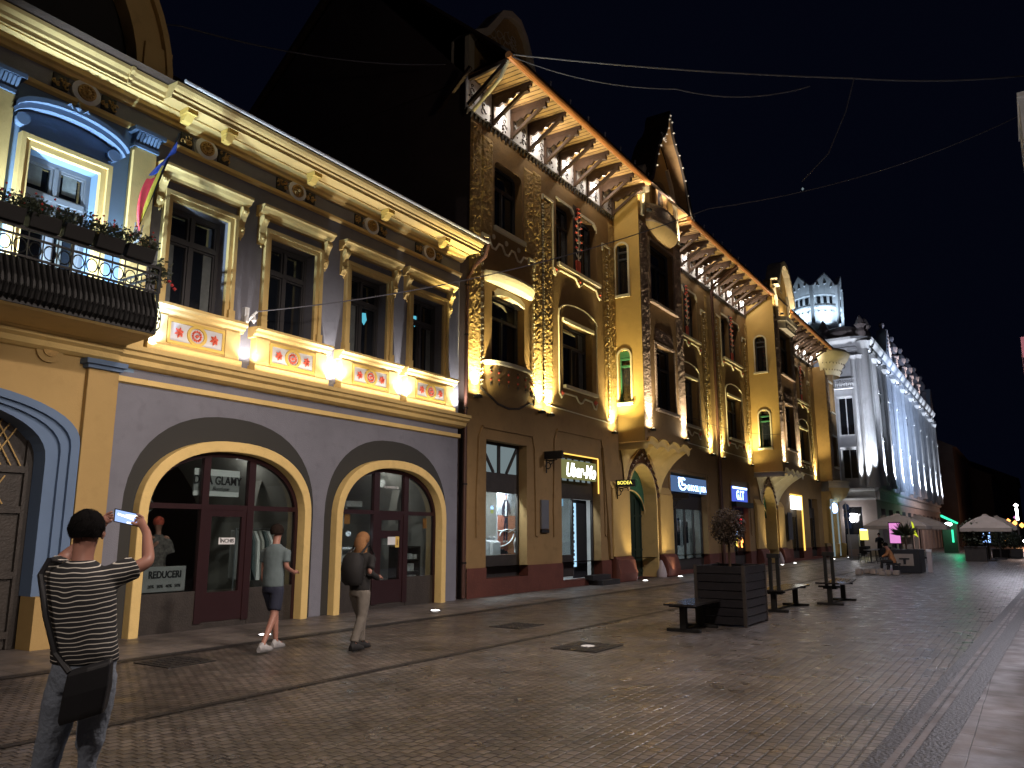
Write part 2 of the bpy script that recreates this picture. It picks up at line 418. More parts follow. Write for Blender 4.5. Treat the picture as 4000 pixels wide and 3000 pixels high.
# string course
sc = MB()
prof = [(12.41,4.70),(12.05,4.69),(12.05,4.62),(12.10,4.60),(12.12,4.54),(12.20,4.50),(12.22,4.42),(12.30,4.38),(12.41,4.37)]
sc.prismx(prof, 7.0, XR+.12); sc.prismx([(y-.06,z) for y,z in prof], -2.5, 7.0)
sc.prismx([(12.41,4.22),(12.33,4.21),(12.33,4.12),(12.41,4.10)], 7.05, XR+.03)
sc.build('string_course', 'cream', TH)
# entablature and cornice
en = MB()
en.prismx([(12.41,8.62),(12.33,8.61),(12.34,8.55),(12.41,8.51)], -2.5, XR+.02)
en.prismx([(12.41,8.93),(12.33,8.94),(12.31,8.99),(12.25,9.01),(12.22,9.07),(12.12,9.10),(12.12,9.13),(12.41,9.13)], -2.5, XR+.05)
pm = [(12.41,9.131),(11.82,9.131),(11.82,9.10),(11.79,9.10),(11.79,9.17),(11.75,9.19),(11.75,9.23),(11.70,9.26),(11.66,9.31),(11.65,9.37),(12.41,9.40)]
en.prismx(pm, 7.28, XR+.1)
pr = [(12.41,9.131),(12.06,9.131),(12.06,9.10),(12.03,9.10),(12.03,9.17),(11.99,9.19),(11.98,9.25),(11.93,9.31),(11.92,9.37),(12.41,9.40)]
en.prismx(pr, -2.5, 7.28); en.prismx([(y-.04,z) for y,z in pr], 6.6, 6.66)
en.build('cornice', 'cream', TH)
m = MB(); m.m = 0
for x in (7.75, 8.62, 10.75, 13.05, 15.2):
    m.cut(); m.box(x-.1, x+.1, 11.85, 12.1, 9.03, 9.125); m.prismx([(12.1,8.9),(12.0,8.93),(11.9,9.03),(12.1,9.03)], x-.08, x+.08)
m.pieces('modillion', 'cream2', TH)
def scroll(mb, cx, cz, w, h, y, seed):
    r = random.Random(seed)
    for k in range(9):
        a = r.uniform(0, 6.28); rr = r.uniform(.25, .5)*h*.5
        x = cx + r.uniform(-.35, .35)*w; z = cz + r.uniform(-.3, .3)*h
        pts = [(x+rr*math.cos(a+t*.9)*(1-t*.12), y-.01*k/9, z+rr*math.sin(a+t*.9)*(1-t*.12)) for t in range(6)]
        mb.tube(pts, .014, 5)
for i, c in enumerate((6.12,)+wins):
    cc = c-.02 if i else c; dy = 0
    m = MB(); m.m = 1
    m.prism([(cc+.24*math.cos(2*PI*t/28), 8.775+.20*math.sin(2*PI*t/28)) for t in range(28)], 12.33, 12.41)
    m.m = 0
    m.prism([(cc+.15*math.cos(2*PI*t/24), 8.775+.135*math.sin(2*PI*t/24)) for t in range(24)], 12.30, 12.34)
    for k in range(12):
        a = 2*PI*k/12; m.lathe([(0,-.03),(.028,0),(0,.03)], (cc+.10*math.cos(a), 12.29, 8.775+.09*math.sin(a)), 6)
    m.lathe([(0,-.05),(.05,0),(0,.05)], (cc, 12.28, 8.775), 8)
    for s in (-1, 1):
        m.m = 2; m.box(cc+s*.40-.12, cc+s*.40+.12, 12.36, 12.41, 8.66, 8.90); m.m = 0; scroll(m, cc+s*.40, 8.78, .34, .24, 12.345, i*3+s)
    m.build('frieze_medallion', ['relief','whitep','dark'], TH)
rf = MB(); rf.prismx([(11.7,9.38),(12.2,9.42),(17,13.0),(20,11)], -2.5, 16.7); rf.build('roof', 'roof', TH)
m = MB(); m.tube([(7.4,11.62,9.42),(16.7,11.62,9.42)], .035, 8); m.build('gutter', 'gutterw', TH)
# curved attic over the gateway bay
m = MB(); at = lambda r: arc(4.2, 9.4, r, r, 30)
m.ring(at(3.15), at(2.62), 12.15, 12.6); m.box(6.9, 7.42, 12.1, 12.6, 9.4, 10.1); m.box(.98, 1.5, 12.1, 12.6, 9.4, 10.1)
m.ring(at(3.24), at(3.13), 12.05, 12.6)
m.build('curved_attic', 'cream', TH)
m = MB(); m.prism(at(2.63), 12.45, 12.6); m.build('attic_panel', 'dark', TH)

# pilasters upstairs
def pilaster(x0, x1, z0=4.7):
    m = MB(); m.box(x0, x1, 12.28, 12.41, z0, 8.2); m.box(x0-.04, x1+.04, 12.24, 12.41, z0, z0+.25); o = m.build('pilaster', 'cream', TH, bev=.008)
    c = MB(); c.box(x0-.02, x1+.02, 12.24, 12.41, 8.2, 8.26); c.box(x0-.07, x1+.09, 12.16, 12.41, 8.46, 8.53)
    c.box(x0+.02, x1-.02, 12.28, 12.41, 8.26, 8.46)
    for k in range(7):
        xx = x0+.02+(x1-x0-.04)*k/6; c.prismx([(12.28,8.26),(12.17,8.44),(12.20,8.46),(12.28,8.4)], xx-.022, xx+.022)
    c.build('capital', 'blueg', o)
pilaster(6.98, 7.40); pilaster(4.66, 5.06)

def sash(mb, x0, x1, z0, z1, zt, y, w=.07):
    """frame of a four-light casement"""
    xm = (x0+x1)/2
    mb.box(x0, x0+w, y-.05, y+.02, z0, z1); mb.box(x1-w, x1, y-.05, y+.02, z0, z1); mb.box(x0+w, x1-w, y-.05, y+.02, z1-w, z1); mb.box(x0+w, x1-w, y-.05, y+.02, z0, z0+w)
    mb.box(x0+w, x1-w, y-.07, y+.02, zt-.045, zt+.045); mb.box(xm-.045, xm+.045, y-.06, y+.02, z0+w, zt-.045); mb.box(xm-.03, xm+.03, y-.06, y+.02, zt+.045, z1-w)
    for a, b in ((x0+w, xm-.045), (xm+.045, x1-w)):
        for za, zb in ((z0+w, zt-.045), (zt+.045, z1-w)):
            t = .035
            mb.box(a, a+t, y-.03, y+.015, za, zb); mb.box(b-t, b, y-.03, y+.015, za, zb); mb.box(a+t, b-t, y-.03, y+.015, za, za+t); mb.box(a+t, b-t, y-.03, y+.015, zb-t, zb)

def th_window(c, i):
    f = MB(); sash(f, c-.61, c+.61, 5.62, 7.53, 6.93, 12.68); f = f.build('window', 'frame', TH)
    g = MB(); g.box(c-.6, c+.6, 12.69, 12.72, 5.64, 7.52); g.build('pane', 'pane', f)
    if i > 1:
        cu = MB(); q = ((13.12,6.62),(14.95,6.98))[i-2]; cu.prism([(q[0]-.07,q[1]+.12),(q[0]+.05,q[1]+.14),(q[0]+.09,q[1]-.02),(q[0]+.0,q[1]-.16),(q[0]-.06,q[1]-.1)], 12.684, 12.689); cu.build('pane_glint', 'g_cy', f)  # glowing cyan patch paints a reflection onto the opaque pane
    if i in (0, 2, 3):
        cu = MB(); [cu.cut().box(c+a, c+b_, 12.684, 12.688, 5.75, 6.85) for a, b_ in (((-.5,-.3),(.32,.5)) if i != 2 else ((-.52,-.1),))]; cu.pieces('curtain', 'curtain', f)
    s = MB(); z0, z1 = 5.55, 7.70
    for k, (w, y) in enumerate(((.17, 12.34), (.12, 12.30), (.05, 12.36))):
        pass
    A = [(c-.78,z0),(c-.78,z1),(c+.78,z1),(c+.78,z0)]; B = [(c-.70,z0),(c-.70,z1-.08),(c+.70,z1-.08),(c+.70,z0)]; Cc = [(c-.61,z0),(c-.61,z1-.17),(c+.61,z1-.17),(c+.61,z0)]
    s.ring(A, B, 12.29, 12.41); s.ring(B, Cc, 12.33, 12.41)
    for q in (-1, 1):
        s.box(c+q*.73-.07, c+q*.73+.07, 12.26, 12.41, 5.55, 5.8)
    s.build('surround', 'cream', f, bev=.006)
    h = MB(); h.prismx([(12.41,8.12),(12.14,8.11),(12.14,8.06),(12.18,8.04),(12.22,7.98),(12.30,7.95),(12.31,7.90),(12.41,7.89)], c-.98, c+.98)
    for q in (-1, 1):
        x = c+q*.86
        h.prismx([(12.41,7.9),(12.22,7.9),(12.20,7.82),(12.27,7.72),(12.30,7.64),(12.33,7.55),(12.30,7.50),(12.31,7.42),(12.36,7.34),(12.41,7.32)], x-.07, x+.07)
        h.lathe([(0,-.05),(.05,-.02),(.05,.02),(0,.05)], (x, 12.24, 7.80), 8); h.lathe([(0,-.04),(.035,0),(0,.04)], (x, 12.29, 7.44), 8)
        h.lathe([(0,-.05),(.025,0),(0,.03)], (x, 12.34, 7.28), 6)
    h.build('window_hood', 'cream', f)
    p = MB(); p.box(c-.92, c+.92, 12.25, 12.41, 4.84, 5.38); p.box(c-.96, c+.96, 12.18, 12.41, 4.72, 4.84)
    p.prismx([(12.41,5.38),(12.24,5.38),(12.23,5.42),(12.17,5.45),(12.16,5.50),(12.10,5.53),(12.10,5.58),(12.41,5.60)], c-1.0, c+1.0)
    p.box(c-.92, c-.60, 12.22, 12.26, 4.84, 5.38); p.box(c+.60, c+.92, 12.22, 12.26, 4.84, 5.38)
    p.build('sill_apron', 'cream', f, bev=.005)
    r = MB(); x0, x1, za, zb = c-.58, c+.58, 4.91, 5.34; t = .05
    r.m = 0; r.ring([(x0,za),(x0,zb),(x1,zb),(x1,za)], [(x0+t,za+t),(x0+t,zb-t),(x1-t,zb-t),(x1-t,za+t)], 12.215, 12.26, True)
    ci = [(c+.20*math.cos(2*PI*k/28), 5.125+.185*math.sin(2*PI*k/28)) for k in range(28)]; cj = [(c+.145*math.cos(2*PI*k/28), 5.125+.135*math.sin(2*PI*k/28)) for k in range(28)]
    r.ring(ci, cj, 12.205, 12.26, True)
    r.m = 1; r.box(x0+t, x1-t, 12.235, 12.255, za+t, zb-t)
    r.m = 2
    for k in range(12):
        a = 2*PI*k/12; r.lathe([(0,-.03),(.026,0),(0,.03)], (c+.085*math.cos(a), 12.225, 5.125+.085*math.sin(a)), 6)
    r.lathe([(0,-.04),(.045,0),(0,.04)], (c, 12.22, 5.125), 8)
    for q in (-1, 1):
        for k in range(6):
            a = 2*PI*k/6+.3
            r.tube([(c+q*.36, 12.225, 5.12), (c+q*.36+.055*math.cos(a), 12.205, 5.12+.06*math.sin(a)), (c+q*.36+.09*math.cos(a), 12.225, 5.12+.10*math.sin(a))], [.02,.026,.006], 5)
    r.build('relief_panel', ['cream2','whitep','red'], f)
for i, c in enumerate(wins): th_window(c, i)

def pediment_window(c):
    f = MB(); sash(f, c-.55, c+.55, 5.0, 7.5, 6.9, 12.66, .08); f = f.build('window', 'frameb', TH)
    g = MB(); g.box(c-.54, c+.54, 12.67, 12.70, 5.0, 7.49); g.build('pane', 'pane', f)
    m = MB()
    for (x, z) in ((c-.50, 6.98), (c+.05, 6.98)):
        m.box(x+.08, x+.30, 12.655, 12.665, z+.08, z+.42)
    m.box(c+.14, c+.22, 12.655, 12.665, 5.3, 6.75)
    m.build('curtain', 'curtain', f)
    s = MB(); z0, z1 = 4.8, 7.68
    A = [(c-.72,z0),(c-.72,z1),(c+.72,z1),(c+.72,z0)]; B = [(c-.64,z0),(c-.64,z1-.08),(c+.64,z1-.08),(c+.64,z0)]; Cc = [(c-.55,z0),(c-.55,z1-.18),(c+.55,z1-.18),(c+.55,z0)]
    s.ring(A, B, 12.27, 12.41); s.ring(B, Cc, 12.32, 12.41); s.build('surround', 'cream', f, bev=.006)
    h = MB(); o_ = arc(c, 7.98, .92, .36, 16, PI*.94, PI*.06); i_ = arc(c, 7.90, .92, .36, 16, PI*.94, PI*.06); k_ = arc(c, 7.84, .90, .33, 16, PI*.94, PI*.06)
    h.ring(o_, i_, 12.14, 12.41); h.ring(i_, k_, 12.22, 12.41)
    for q in (-1, 1):
        h.disc((c+q*.72, 7.88), .10, 12.28, 14, .12); h.tube([(c+q*.25,12.2,8.27),(c+q*.13,12.14,8.36),(c+q*.05,12.18,8.26)], .028, 6)
    h.lathe([(0,-.12),(.06,-.02),(.03,.04),(0,.13)], (c, 12.17, 8.36), 7)
    h.build('window_hood', 'blueg', f)
pediment_window(5.93); pediment_window(2.5)

# balcony
m = MB(); m.prismx([(12.3,4.60),(11.95,4.63),(11.25,4.68),(11.2,4.70),(11.2,4.76),(12.3,4.76)], 1.4, 6.98); m.build('balcony_slab', 'cream', TH)
ir = MB()
def belly(t):      # outward bulge of the railing
    return [(11.20,4.72),(11.09,4.80),(11.05,4.93),(11.08,5.08),(11.15,5.22),(11.20,5.36)][t]
for k in range(70):
    x = 1.45+k*.08
    if x > 6.95: break
    ir.tube([(x, *belly(t)) for t in range(6)], .016, 4)
    if x > 3.5: ir.lathe([(0,-.03),(.02,0),(0,.03)], (x+.04, 11.04, 4.93), 5)
ir.loft([[(x, belly(t)[0]+.03, belly(t)[1]) for t in range(6)] for x in (1.42, 6.93)])
for z, w in ((5.38,.03),(5.66,.03),(5.78,.045),(4.73,.05)): ir.beam((1.4,11.2,z),(6.97,11.2,z),w,w)
for k in range(28):
    x = 1.5+k*.2
    if x > 6.95: break
    ir.tube([(x+.082*math.cos(2*PI*t/14), 11.2, 5.52+.10*math.sin(2*PI*t/14)) for t in range(15)], .010, 4)
    ir.beam((x+.1,11.2,5.38),(x+.1,11.2,5.78),.014,.014)
for x in (1.4, 2.8, 4.2, 5.6, 6.97): ir.beam((x,11.2,4.72),(x,11.2,5.86),.035,.035)
for k in range(7):
    y = 11.24+k*.15
    ir.tube([(6.97+.0, y, 4.72), (7.07, y, 4.85), (7.08, y, 5.02), (7.02, y, 5.2), (6.97, y, 5.36)], .012, 4); ir.beam((6.97,y,5.36),(6.97,y,5.78),.012,.012)
    ir.tube([(7.06, y+.07+.05*math.cos(2*PI*t/10), 4.98+.07*math.sin(2*PI*t/10)) for t in range(11)], .009, 4)
for z in (4.74, 5.38, 5.66, 5.78): ir.beam((6.97,11.2,z),(6.97,12.3,z),.03,.03)
ir.build('balcony_railing', 'iron', TH)

# ---------------------------------------------------------------- shopfronts
def shopfront(c, posts, sf):
    Yf = 12.47
    f = MB(); R_ = 1.72
    o_ = leg(c, R_, 1.93, 1.22, n=30); i_ = leg(c, R_-.09, 1.90, 1.14, n=30); f.ring(o_, i_, Yf-.04, Yf+.04)
    top = lambda x: 1.90 + 1.14*(max(0, 1-abs((x-c)/(R_-.09))**2.3))**(1/2.3)
    for x0, x1 in posts: f.box(x0, x1, Yf-.05, Yf+.05, .1, min(top(x0), top(x1))+.02)
    f.box(c-R_+.05, c+R_-.05, Yf-.045, Yf+.045, 2.08, 2.17)
    f = f.build('shopfront', 'maroon', TH)
    d = MB(); x0, x1 = posts[0][1], posts[1][0]
    w = .10
    d.box(x0, x0+w, Yf-.035, Yf+.03, .12, 2.08); d.box(x1-w, x1, Yf-.035, Yf+.03, .12, 2.08); d.box(x0+w, x1-w, Yf-.035, Yf+.03, 1.96, 2.08)
    if sf: d.box(x0+w, x1-w, Yf-.035, Yf+.03, 1.55, 1.72)
    d.box(x0+w, x1-w, Yf-.035, Yf+.03, .12, .62)
    d = d.build('door', 'maroon', f)if False else d.build('door', 'maroon', f)
    g = MB(); g.prism(leg(c, R_-.09, 1.90, 1.14, n=30, z0=.66), Yf+.005, Yf+.010); g.build('pane', 'glass', f)
    b = MB(); b.box(c-R_+.05, x0-.14, Yf-.03, Yf+.06, .0, .66); b.box(x1+.14, c+R_-.05, Yf-.03, Yf+.06, .0, .66); b.box(x0-.14, x1+.14, Yf-.02, Yf+.06, 0, .12)
    b.build('stallriser', 'darkwood', f)
    return f
SF1 = shopfront(A1, ((8.92, 9.06), (9.92, 10.07)), False)
SF2 = shopfront(A2, ((13.38, 13.56), (14.41, 14.57)), True)
# shop rooms
def room(x0, x1, y0, y1, z1, mat, vault=True):
    m = MB(); m.poly([(x0,y0,.1),(x1,y0,.1),(x1,y1,.1),(x0,y1,.1)]); m.poly([(x0,y1,0),(x1,y1,0),(x1,y1,z1),(x0,y1,z1)])
    m.poly([(x0,y0,0),(x0,y1,0),(x0,y1,z1),(x0,y0,z1)]); m.poly([(x1,y0,0),(x1,y0,z1),(x1,y1,z1),(x1,y1,0)])
    if vault:
        n = 14; rows = [[(x0+(x1-x0)*(i/n), y, 1.9+(z1-1.9)*math.sin(PI*i/n)**.6) for i in range(n+1)] for y in (y0, y0+.9, y1)]; m.loft(rows)
        m.loft([[(x1-.02-.5*math.sin(PI*i/n/1), y0+1.0, .2+(z1-.3)*i/n) for i in range(n+1)], [(x1-.02-.5*math.sin(PI*i/n), y0+1.25, .2+(z1-.3)*i/n) for i in range(n+1)]])
    else: m.poly([(x0,y0,z1),(x1,y0,z1),(x1,y1,z1),(x0,y1,z1)])
    return m
r1 = room(7.6, 11.5, 12.53, 16, 3.7, 'shopwall').build('shop_room', 'shopwall', TH, recalc=False)
r2 = room(12.05, 15.9, 12.53, 16, 3.7, 'shopwall').build('shop_room', 'shopwall', TH, recalc=False)
point('shop_lamp', (10.6, 13.6, 2.9), 5, (1, .93, .85), .1)
point('shop_lamp', (14.9, 13.6, 2.9), 9, (1, .94, .86), .1)
point('shop_lamp', (13.2, 13.0, 1.65), 6, (.85, .92, 1), .06)

# signs and goods in the first arch
t = root('hanging_shop_sign', (9.3, 12.58, 2.33), 'pale shop sign reading DIVA GLAMY behind the glass of the larger arch', 'sign')
m = MB(); m.box(8.84, 9.82, 12.58, 12.6, 2.33, 2.82); m.build('board', 'paper', t)
m = MB(); m.box(8.84, 9.82, 12.572, 12.58, 2.42, 2.70); m.build('grey_band', paint('sign_grey_band', (.22,.22,.22)), t)
text('lettering', 'DIVA GLAMY', .215, (9.335, 12.565, 2.61), 'ink', t, sx=.83, off=.004); text('script', 'Boutique', .10, (9.4, 12.565, 2.465), 'ink', t, shear=.4)
t = root('door_notice', (9.52, 12.44, 1.47), 'small white card reading ÎNCHIS on the shop door', 'notice')
m = MB(); m.box(9.33, 9.68, 12.425, 12.432, 1.46, 1.58); m.build('card', 'paper', t); text('lettering', 'ÎNCHIS', .095, (9.505, 12.42, 1.52), 'ink', t)
t = root('sale_board', (8.4, 12.54, .7), 'white board reading REDUCERI with rows of percentages in the shop window', 'sign')
m = MB(); m.box(7.98, 8.78, 12.54, 12.56, .68, 1.10); m.build('board', paint('sale_board_grey', (.24,.23,.23)), t); text('lettering', 'REDUCERI', .165, (8.38, 12.53, .96), 'ink', t, sx=.82, off=.004)
text('percentages', '20%  30%  40%  50%', .075, (8.38, 12.53, .77), 'ink', t)
for i, (x, z) in enumerate(((8.02, 2.55), (8.0, 2.12))):
    m = MB(); m.tube([(x+.07*math.cos(a*.5), 12.55, z+.09*math.sin(a*.5)) for a in range(-4 if i else -3, 8 if i else 4)], .008, 5)
    tag(m.build('neon_ring', 'paper', TH if False else None), ('white curved tube hanging high in the left pane of the larger arch','thin white oval ring hanging beside the left jamb of the larger arch')[i], 'ornament')
t = root('clothes_rail', (10.9, 13.2, .1), 'rail of pale clothes in the right pane of the larger arch', 'clothes rail')
m = MB(); m.tube([(10.3,13.2,.1),(10.3,13.2,1.75),(11.3,13.2,1.75),(11.3,13.2,.1)], .015, 6); m.build('rail', 'steel', t)
for k in range(9):
    x = 10.36+k*.11; m = MB(); w = .03; m.loft([[(x-w,13.2-.1,1.7),(x+w,13.2-.1,1.7),(x+w,13.2+.2,1.72),(x-w,13.2+.2,1.72)],[(x-w,13.2-.22,1.5),(x+w,13.2-.22,1.5),(x+w,13.4,1.5),(x-w,13.4,1.5)],[(x-w*1.5,12.95,.75+.1*(k%3)),(x+w*1.4,12.95,.75),(x+w,13.4,.75),(x-w,13.4,.8)]], True)
    m.build('garment', ['whiteb','shopwall','tee'][k % 3], t)
# notices and shelves in the second arch
for k, (x0, x1, z0, z1, mt, lb) in enumerate(((12.42,12.54,1.76,2.08,'paper','white notice at the left jamb of the smaller arch'), (12.55,12.72,1.86,2.07,'orange','orange card inside the left pane of the smaller arch'), (15.22,15.36,1.78,2.02,'orange','orange card inside the right pane of the smaller arch'), (13.86,14.14,1.40,1.58,'paper','white printed notice on the maroon shop door'), (14.12,14.25,1.34,1.59,'cream2','yellow warning notice with a figure on the maroon shop door'))):
    m = MB(); m.box(x0, x1, 12.415-k*.002, 12.421-k*.002, z0, z1) if k > 2 else m.box(x0, x1, 12.50, 12.505, z0, z1)
    if k == 4: m.m = 1; m.box((x0+x1)/2-.025,(x0+x1)/2+.025,12.40,12.407,z0+.05,z1-.06)
    tag(m.build('notice', [mt, 'relief']), lb, 'notice')
def shelfunit(x0, x1, lb, mt, z1=1.35, n=4, y=12.75):
    t = root('display_shelf', ((x0+x1)/2, y, .1), lb, 'shelf')
    m = MB()
    for k in range(n):
        z = .45+k*(z1-.5)/(n-1); m.box(x0, x1, y, y+.35, z, z+.03)
    m.box(x0, x0+.03, y, y+.35, .1, z1); m.box(x1-.03, x1, y, y+.35, .1, z1); m.box(x0, x1, y+.35, y+.37, .1, z1); m.build('rack', mt, t)
    r = random.Random(int(x0*10))
    m = MB()
    for k in range(n-1):
        z = .48+k*(z1-.5)/(n-1); x = x0+.06
        while x < x1-.12:
            w = r.uniform(.06,.14); m.box(x, x+w, y+.05, y+.25, z, z+r.uniform(.08,.2)); x += w+r.uniform(.02,.08)
    m.build('goods', 'whiteb', t)
shelfunit(12.75, 13.36, 'bright white shelf unit in the left pane of the smaller arch', 'whiteb')
shelfunit(14.7, 15.45, 'dim wooden shelf unit in the right pane of the smaller arch', 'darkwood')
t = root('shop_arch_panel', (14.0, 15.5, .1), 'blue arched niche at the back of the second shop', 'panel')
m = MB(); m.prism(leg(14.6, .75, 2.0, .95, 2, 14, .1), 15.4, 15.6); m.build('niche', paint('blue_niche', (.10,.20,.40)), t)
m = MB(); m.box(12.2, 15.6, 14.9, 15.0, 2.35, 2.5); m.build('lintel', 'whiteb', t)
t = root('shop_window_lettering', (14.0, 12.42, 2.72), 'small white lettering across the fanlight above the maroon door', 'lettering')
text('lettering', 'a poveste ta', .10, (13.98, 12.445, 2.72), 'paper', t)
for k, x in enumerate((12.95, 13.95, 14.3)):
    t = root('pendant_lamp', (x, 14.2, 2.2), ('slim white pendant hanging in the left pane of the smaller arch','left one of two slim white pendants above the maroon door','right one of two slim white pendants above the maroon door')[k], 'lamp')
    m = MB(); m.tube([(x,14.2,3.3),(x,14.2,2.45)], .006, 4); m.build('cord', 'ink', t); m = MB(); m.lathe([(.01,0),(.035,.02),(.03,.2),(.01,.26)], (x,14.2,2.2), 8); m.build('shade', 'whiteb', t)

# drainpipe between the houses
t = root('drainpipe', (16.62, 12.3, 0), 'dark brown drainpipe with swan neck between the grey and the ochre house', 'drainpipe')
m = MB(); m.tube([(16.75,11.66,9.40),(16.80,11.8,9.1),(16.80,12.15,8.9),(16.62,12.28,8.5),(16.62,12.28,0.05)], .055, 10); m.build('pipe', 'pipe', t, smooth=True)
m = MB(); [m.lathe([(.07,0),(.07,.04)], (16.62,12.28,z), 10) for z in (.9, 2.9, 4.9, 6.9, 8.3)]; m.build('bracket', 'iron', t)
# ================================================================== OCHRE HOUSE
OH = root('apartment_house', (39, 12.6, 0), 'long ochre three-storey house with timber eaves, projecting bays and yellow uplights', 'building')
XL, XE = 16.87, 60.0
UPL = []
def noise2(r, nx, nz):
    return [[r.uniform(-1, 1) for _ in range(nx)] for _ in range(nz)]
def rough_patch(mb, x0, x1, z0, z1, y, amp=.03, res=.085, seed=1, axis='x'):
    r = random.Random(seed); nx = max(2, int((x1-x0)/res)); nz = max(2, int((z1-z0)/res))
    g = [[0]*(nx+1) for _ in range(nz+1)]; rows = []
    for j in range(nz+1):
        row = []
        for i in range(nx+1):
            e = 1 if 0 < i < nx and 0 < j < nz else 0
            x = x0+(x1-x0)*i/nx + e*r.uniform(-.3,.3)*res; z = z0+(z1-z0)*j/nz + e*r.uniform(-.3,.3)*res
            ra = min(1, max(.12, (z-6.0)/2.5)) if axis == 'x' and y < 13 else 1
            d = (y - e*ra*(amp*.4+amp*r.random()**1.5)) if e else y+.01
            row.append((x, d, z) if axis == 'x' else (d, x, z))
        rows.append(row)
    mb.loft(rows)
def arch_fill(mb, a0, a1, zs, y, axis='x', n=10):
    """corners between a round arch (springing zs) and its square hole"""
    c = (a0+a1)/2; r = (a1-a0)/2; P = (lambda a, z: (a, y, z)) if axis == 'x' else (lambda a, z: (y, a, z))
    pts = arc(c, zs, r, r, n)
    for i in range(n): mb.poly([P(*pts[i]), P(*pts[i+1]), P(pts[i+1][0], zs+r), P(pts[i][0], zs+r)])
DB = (23.24, 33.73, 40.25, 50.3, 55.3)     # centres of the double-window bays
holes = [(18.1, 19.62, 10.55, 12.65), (18.0, 19.75, 6.5, 8.55)]
for c in DB: holes += [(c-1.47, c-.26, 10.52, 12.78), (c+.25, c+1.46, 10.52, 12.78), (c-1.12, c+.98, 6.42, 8.6)]
SH = [(17.76, 19.86, .46, 4.22), (21.93, 24.62, .2, 4.22), (31.1, 35.4, .15, 4.17), (39.05, 41.7, .15, 4.0), (50.4, 53.0, .15, 4.0), (55.3, 57.9, .15, 4.0)]
w = MB()
P1 = (26.75, 29.45, 0, 4.3); P2 = (44.2, 46.9, 0, 4.3)
wall_grid(w, XL, 62.3, .76, 13.6, [(*h[:2], max(h[2], .76-.0), h[3]) for h in holes+SH+[P1, P2]], Y0, .36)
for P in (P1, P2): arch_fill(w, P[0], P[1], P[3]-1.35, Y0)
w.poly([(XL,Y0,0),(XL,24,0),(XL,24,13.6),(XL,Y0,13.6)])
w.build('wall', 'wall2', OH)
pl = MB()
wall_grid(pl, XL, 62.3, 0, .76, [(h[0], h[1], h[2] if h[2] < .76 else .7, .76) for h in SH+[P1, P2]], Y0-.03, .4)
pl.poly([(XL,Y0-.03,.76),(62.3,Y0-.03,.76),(62.3,Y0+.02,.76),(XL,Y0+.02,.76)])
pl.build('plinth', 'plinth', OH)
b = MB(); b.box(XL, 62.3, 12.9, 24, 4.35, 14.66); b.box(XL, 62.3, 16, 24, 0, 4.35); 
b.poly([(XL-.01,Y0,0),(XL-.01,24,0),(XL-.01,24,14.6),(XL-.01,Y0,14.6)])
b.prismx([(12.45,14.7),(17.5,20.3),(24,14.7)], XL-.02, 62.3)
b.build('fire_wall', 'pwall', OH)
r_ = MB(); r_.prismx([(10.8,14.86),(17.5,20.9),(24,15),(24,14.8),(17.5,20.7),(10.8,14.78)], XL-.15, 61.5); r_.build('roof', 'roof', OH)
rp = MB(); k = 0
def strip(x0, x1, z0, z1, amp=.030):
    global k; k += 1; rp.cut(); rough_patch(rp, x0, x1, z0, z1, Y0-.015, amp, .075, k)
strip(16.88, 17.42, 5.45, 13.4); strip(20.28, 20.80, 5.45, 13.2); strip(25.72, 26.2, 5.45, 13.3, .03)
strip(17.42, 18.0, 10.2, 13.2, .03); strip(19.75, 20.28, 10.3, 13.1, .03)
for c in DB:
    strip(c-2.40, c-1.78, 5.7, 12.45); strip(c+1.95, c+2.5, 5.7, 12.2)
    if c > 24: strip(c-3.0, c-2.45, 5.5, 13.2); strip(c+2.55, c+2.9, 5.5, 13.2)
rp.pieces('rough_render', 'rough', OH)
tr = MB(); td = MB()
def utrim(x0, x1, zt, zl, zr, w=.05):
    tr.cut(); tr.box(x0, x1, Y0-.07, Y0, zt, zt+w*1.6); tr.box(x0, x0+w, Y0-.06, Y0, zl, zt); tr.box(x1-w, x1, Y0-.06, Y0, zr, zt)
def beads(x, z0, z1, col=0, y=Y0-.06):
    z = z0; n = 0; tr.cut()
    while z < z1:
        if n % 3 != 2:
            tr.loft([[(x-.05+.10*i/5, y-.02*math.sin(PI*i/5), z+.035*math.sin(PI*i/5)) for i in range(6)], [(x-.05+.10*i/5, y+.03, z+.03+.035*math.sin(PI*i/5)) for i in range(6)], [(x-.05+.10*i/5, y+.03, z-.03) for i in range(6)]], False)
        z += .105; n += 1
# bay with the bow window
utrim(17.42, 17.80, 10.05, 9.95, 9.9); utrim(19.95, 20.32, 10.05, 9.9, 9.75)
pts = [(17.80+.17*i, 10.05-(.22 if i % 4 in (1, 2) else .0)-.02*i*0) for i in range(13)]
tr.cut(); tr.tube([(x, Y0-.03, z) for x, z in pts], .035, 6)
for i in (1, 5, 9): tr.cut(); tr.disc((pts[i][0]+.08, 10.2), .08, Y0-.03, 10, .03)
for x in (17.45, 20.22, 20.84): beads(x, 5.7, 9.9 if x < 20.5 else 12.3)
curve = [(17.5,5.9),(17.45,5.6),(17.7,5.5),(17.95,5.42),(18.3,5.27),(18.85,5.2),(19.4,5.27),(19.75,5.42),(20.0,5.52),(20.25,5.5),(20.28,5.8)]
td.tube([(x, Y0-.02, z) for x, z in curve], .03, 6)
tr.cut(); tr.box(18.05, 19.75, Y0-.09, Y0+.05, 10.42, 10.55)
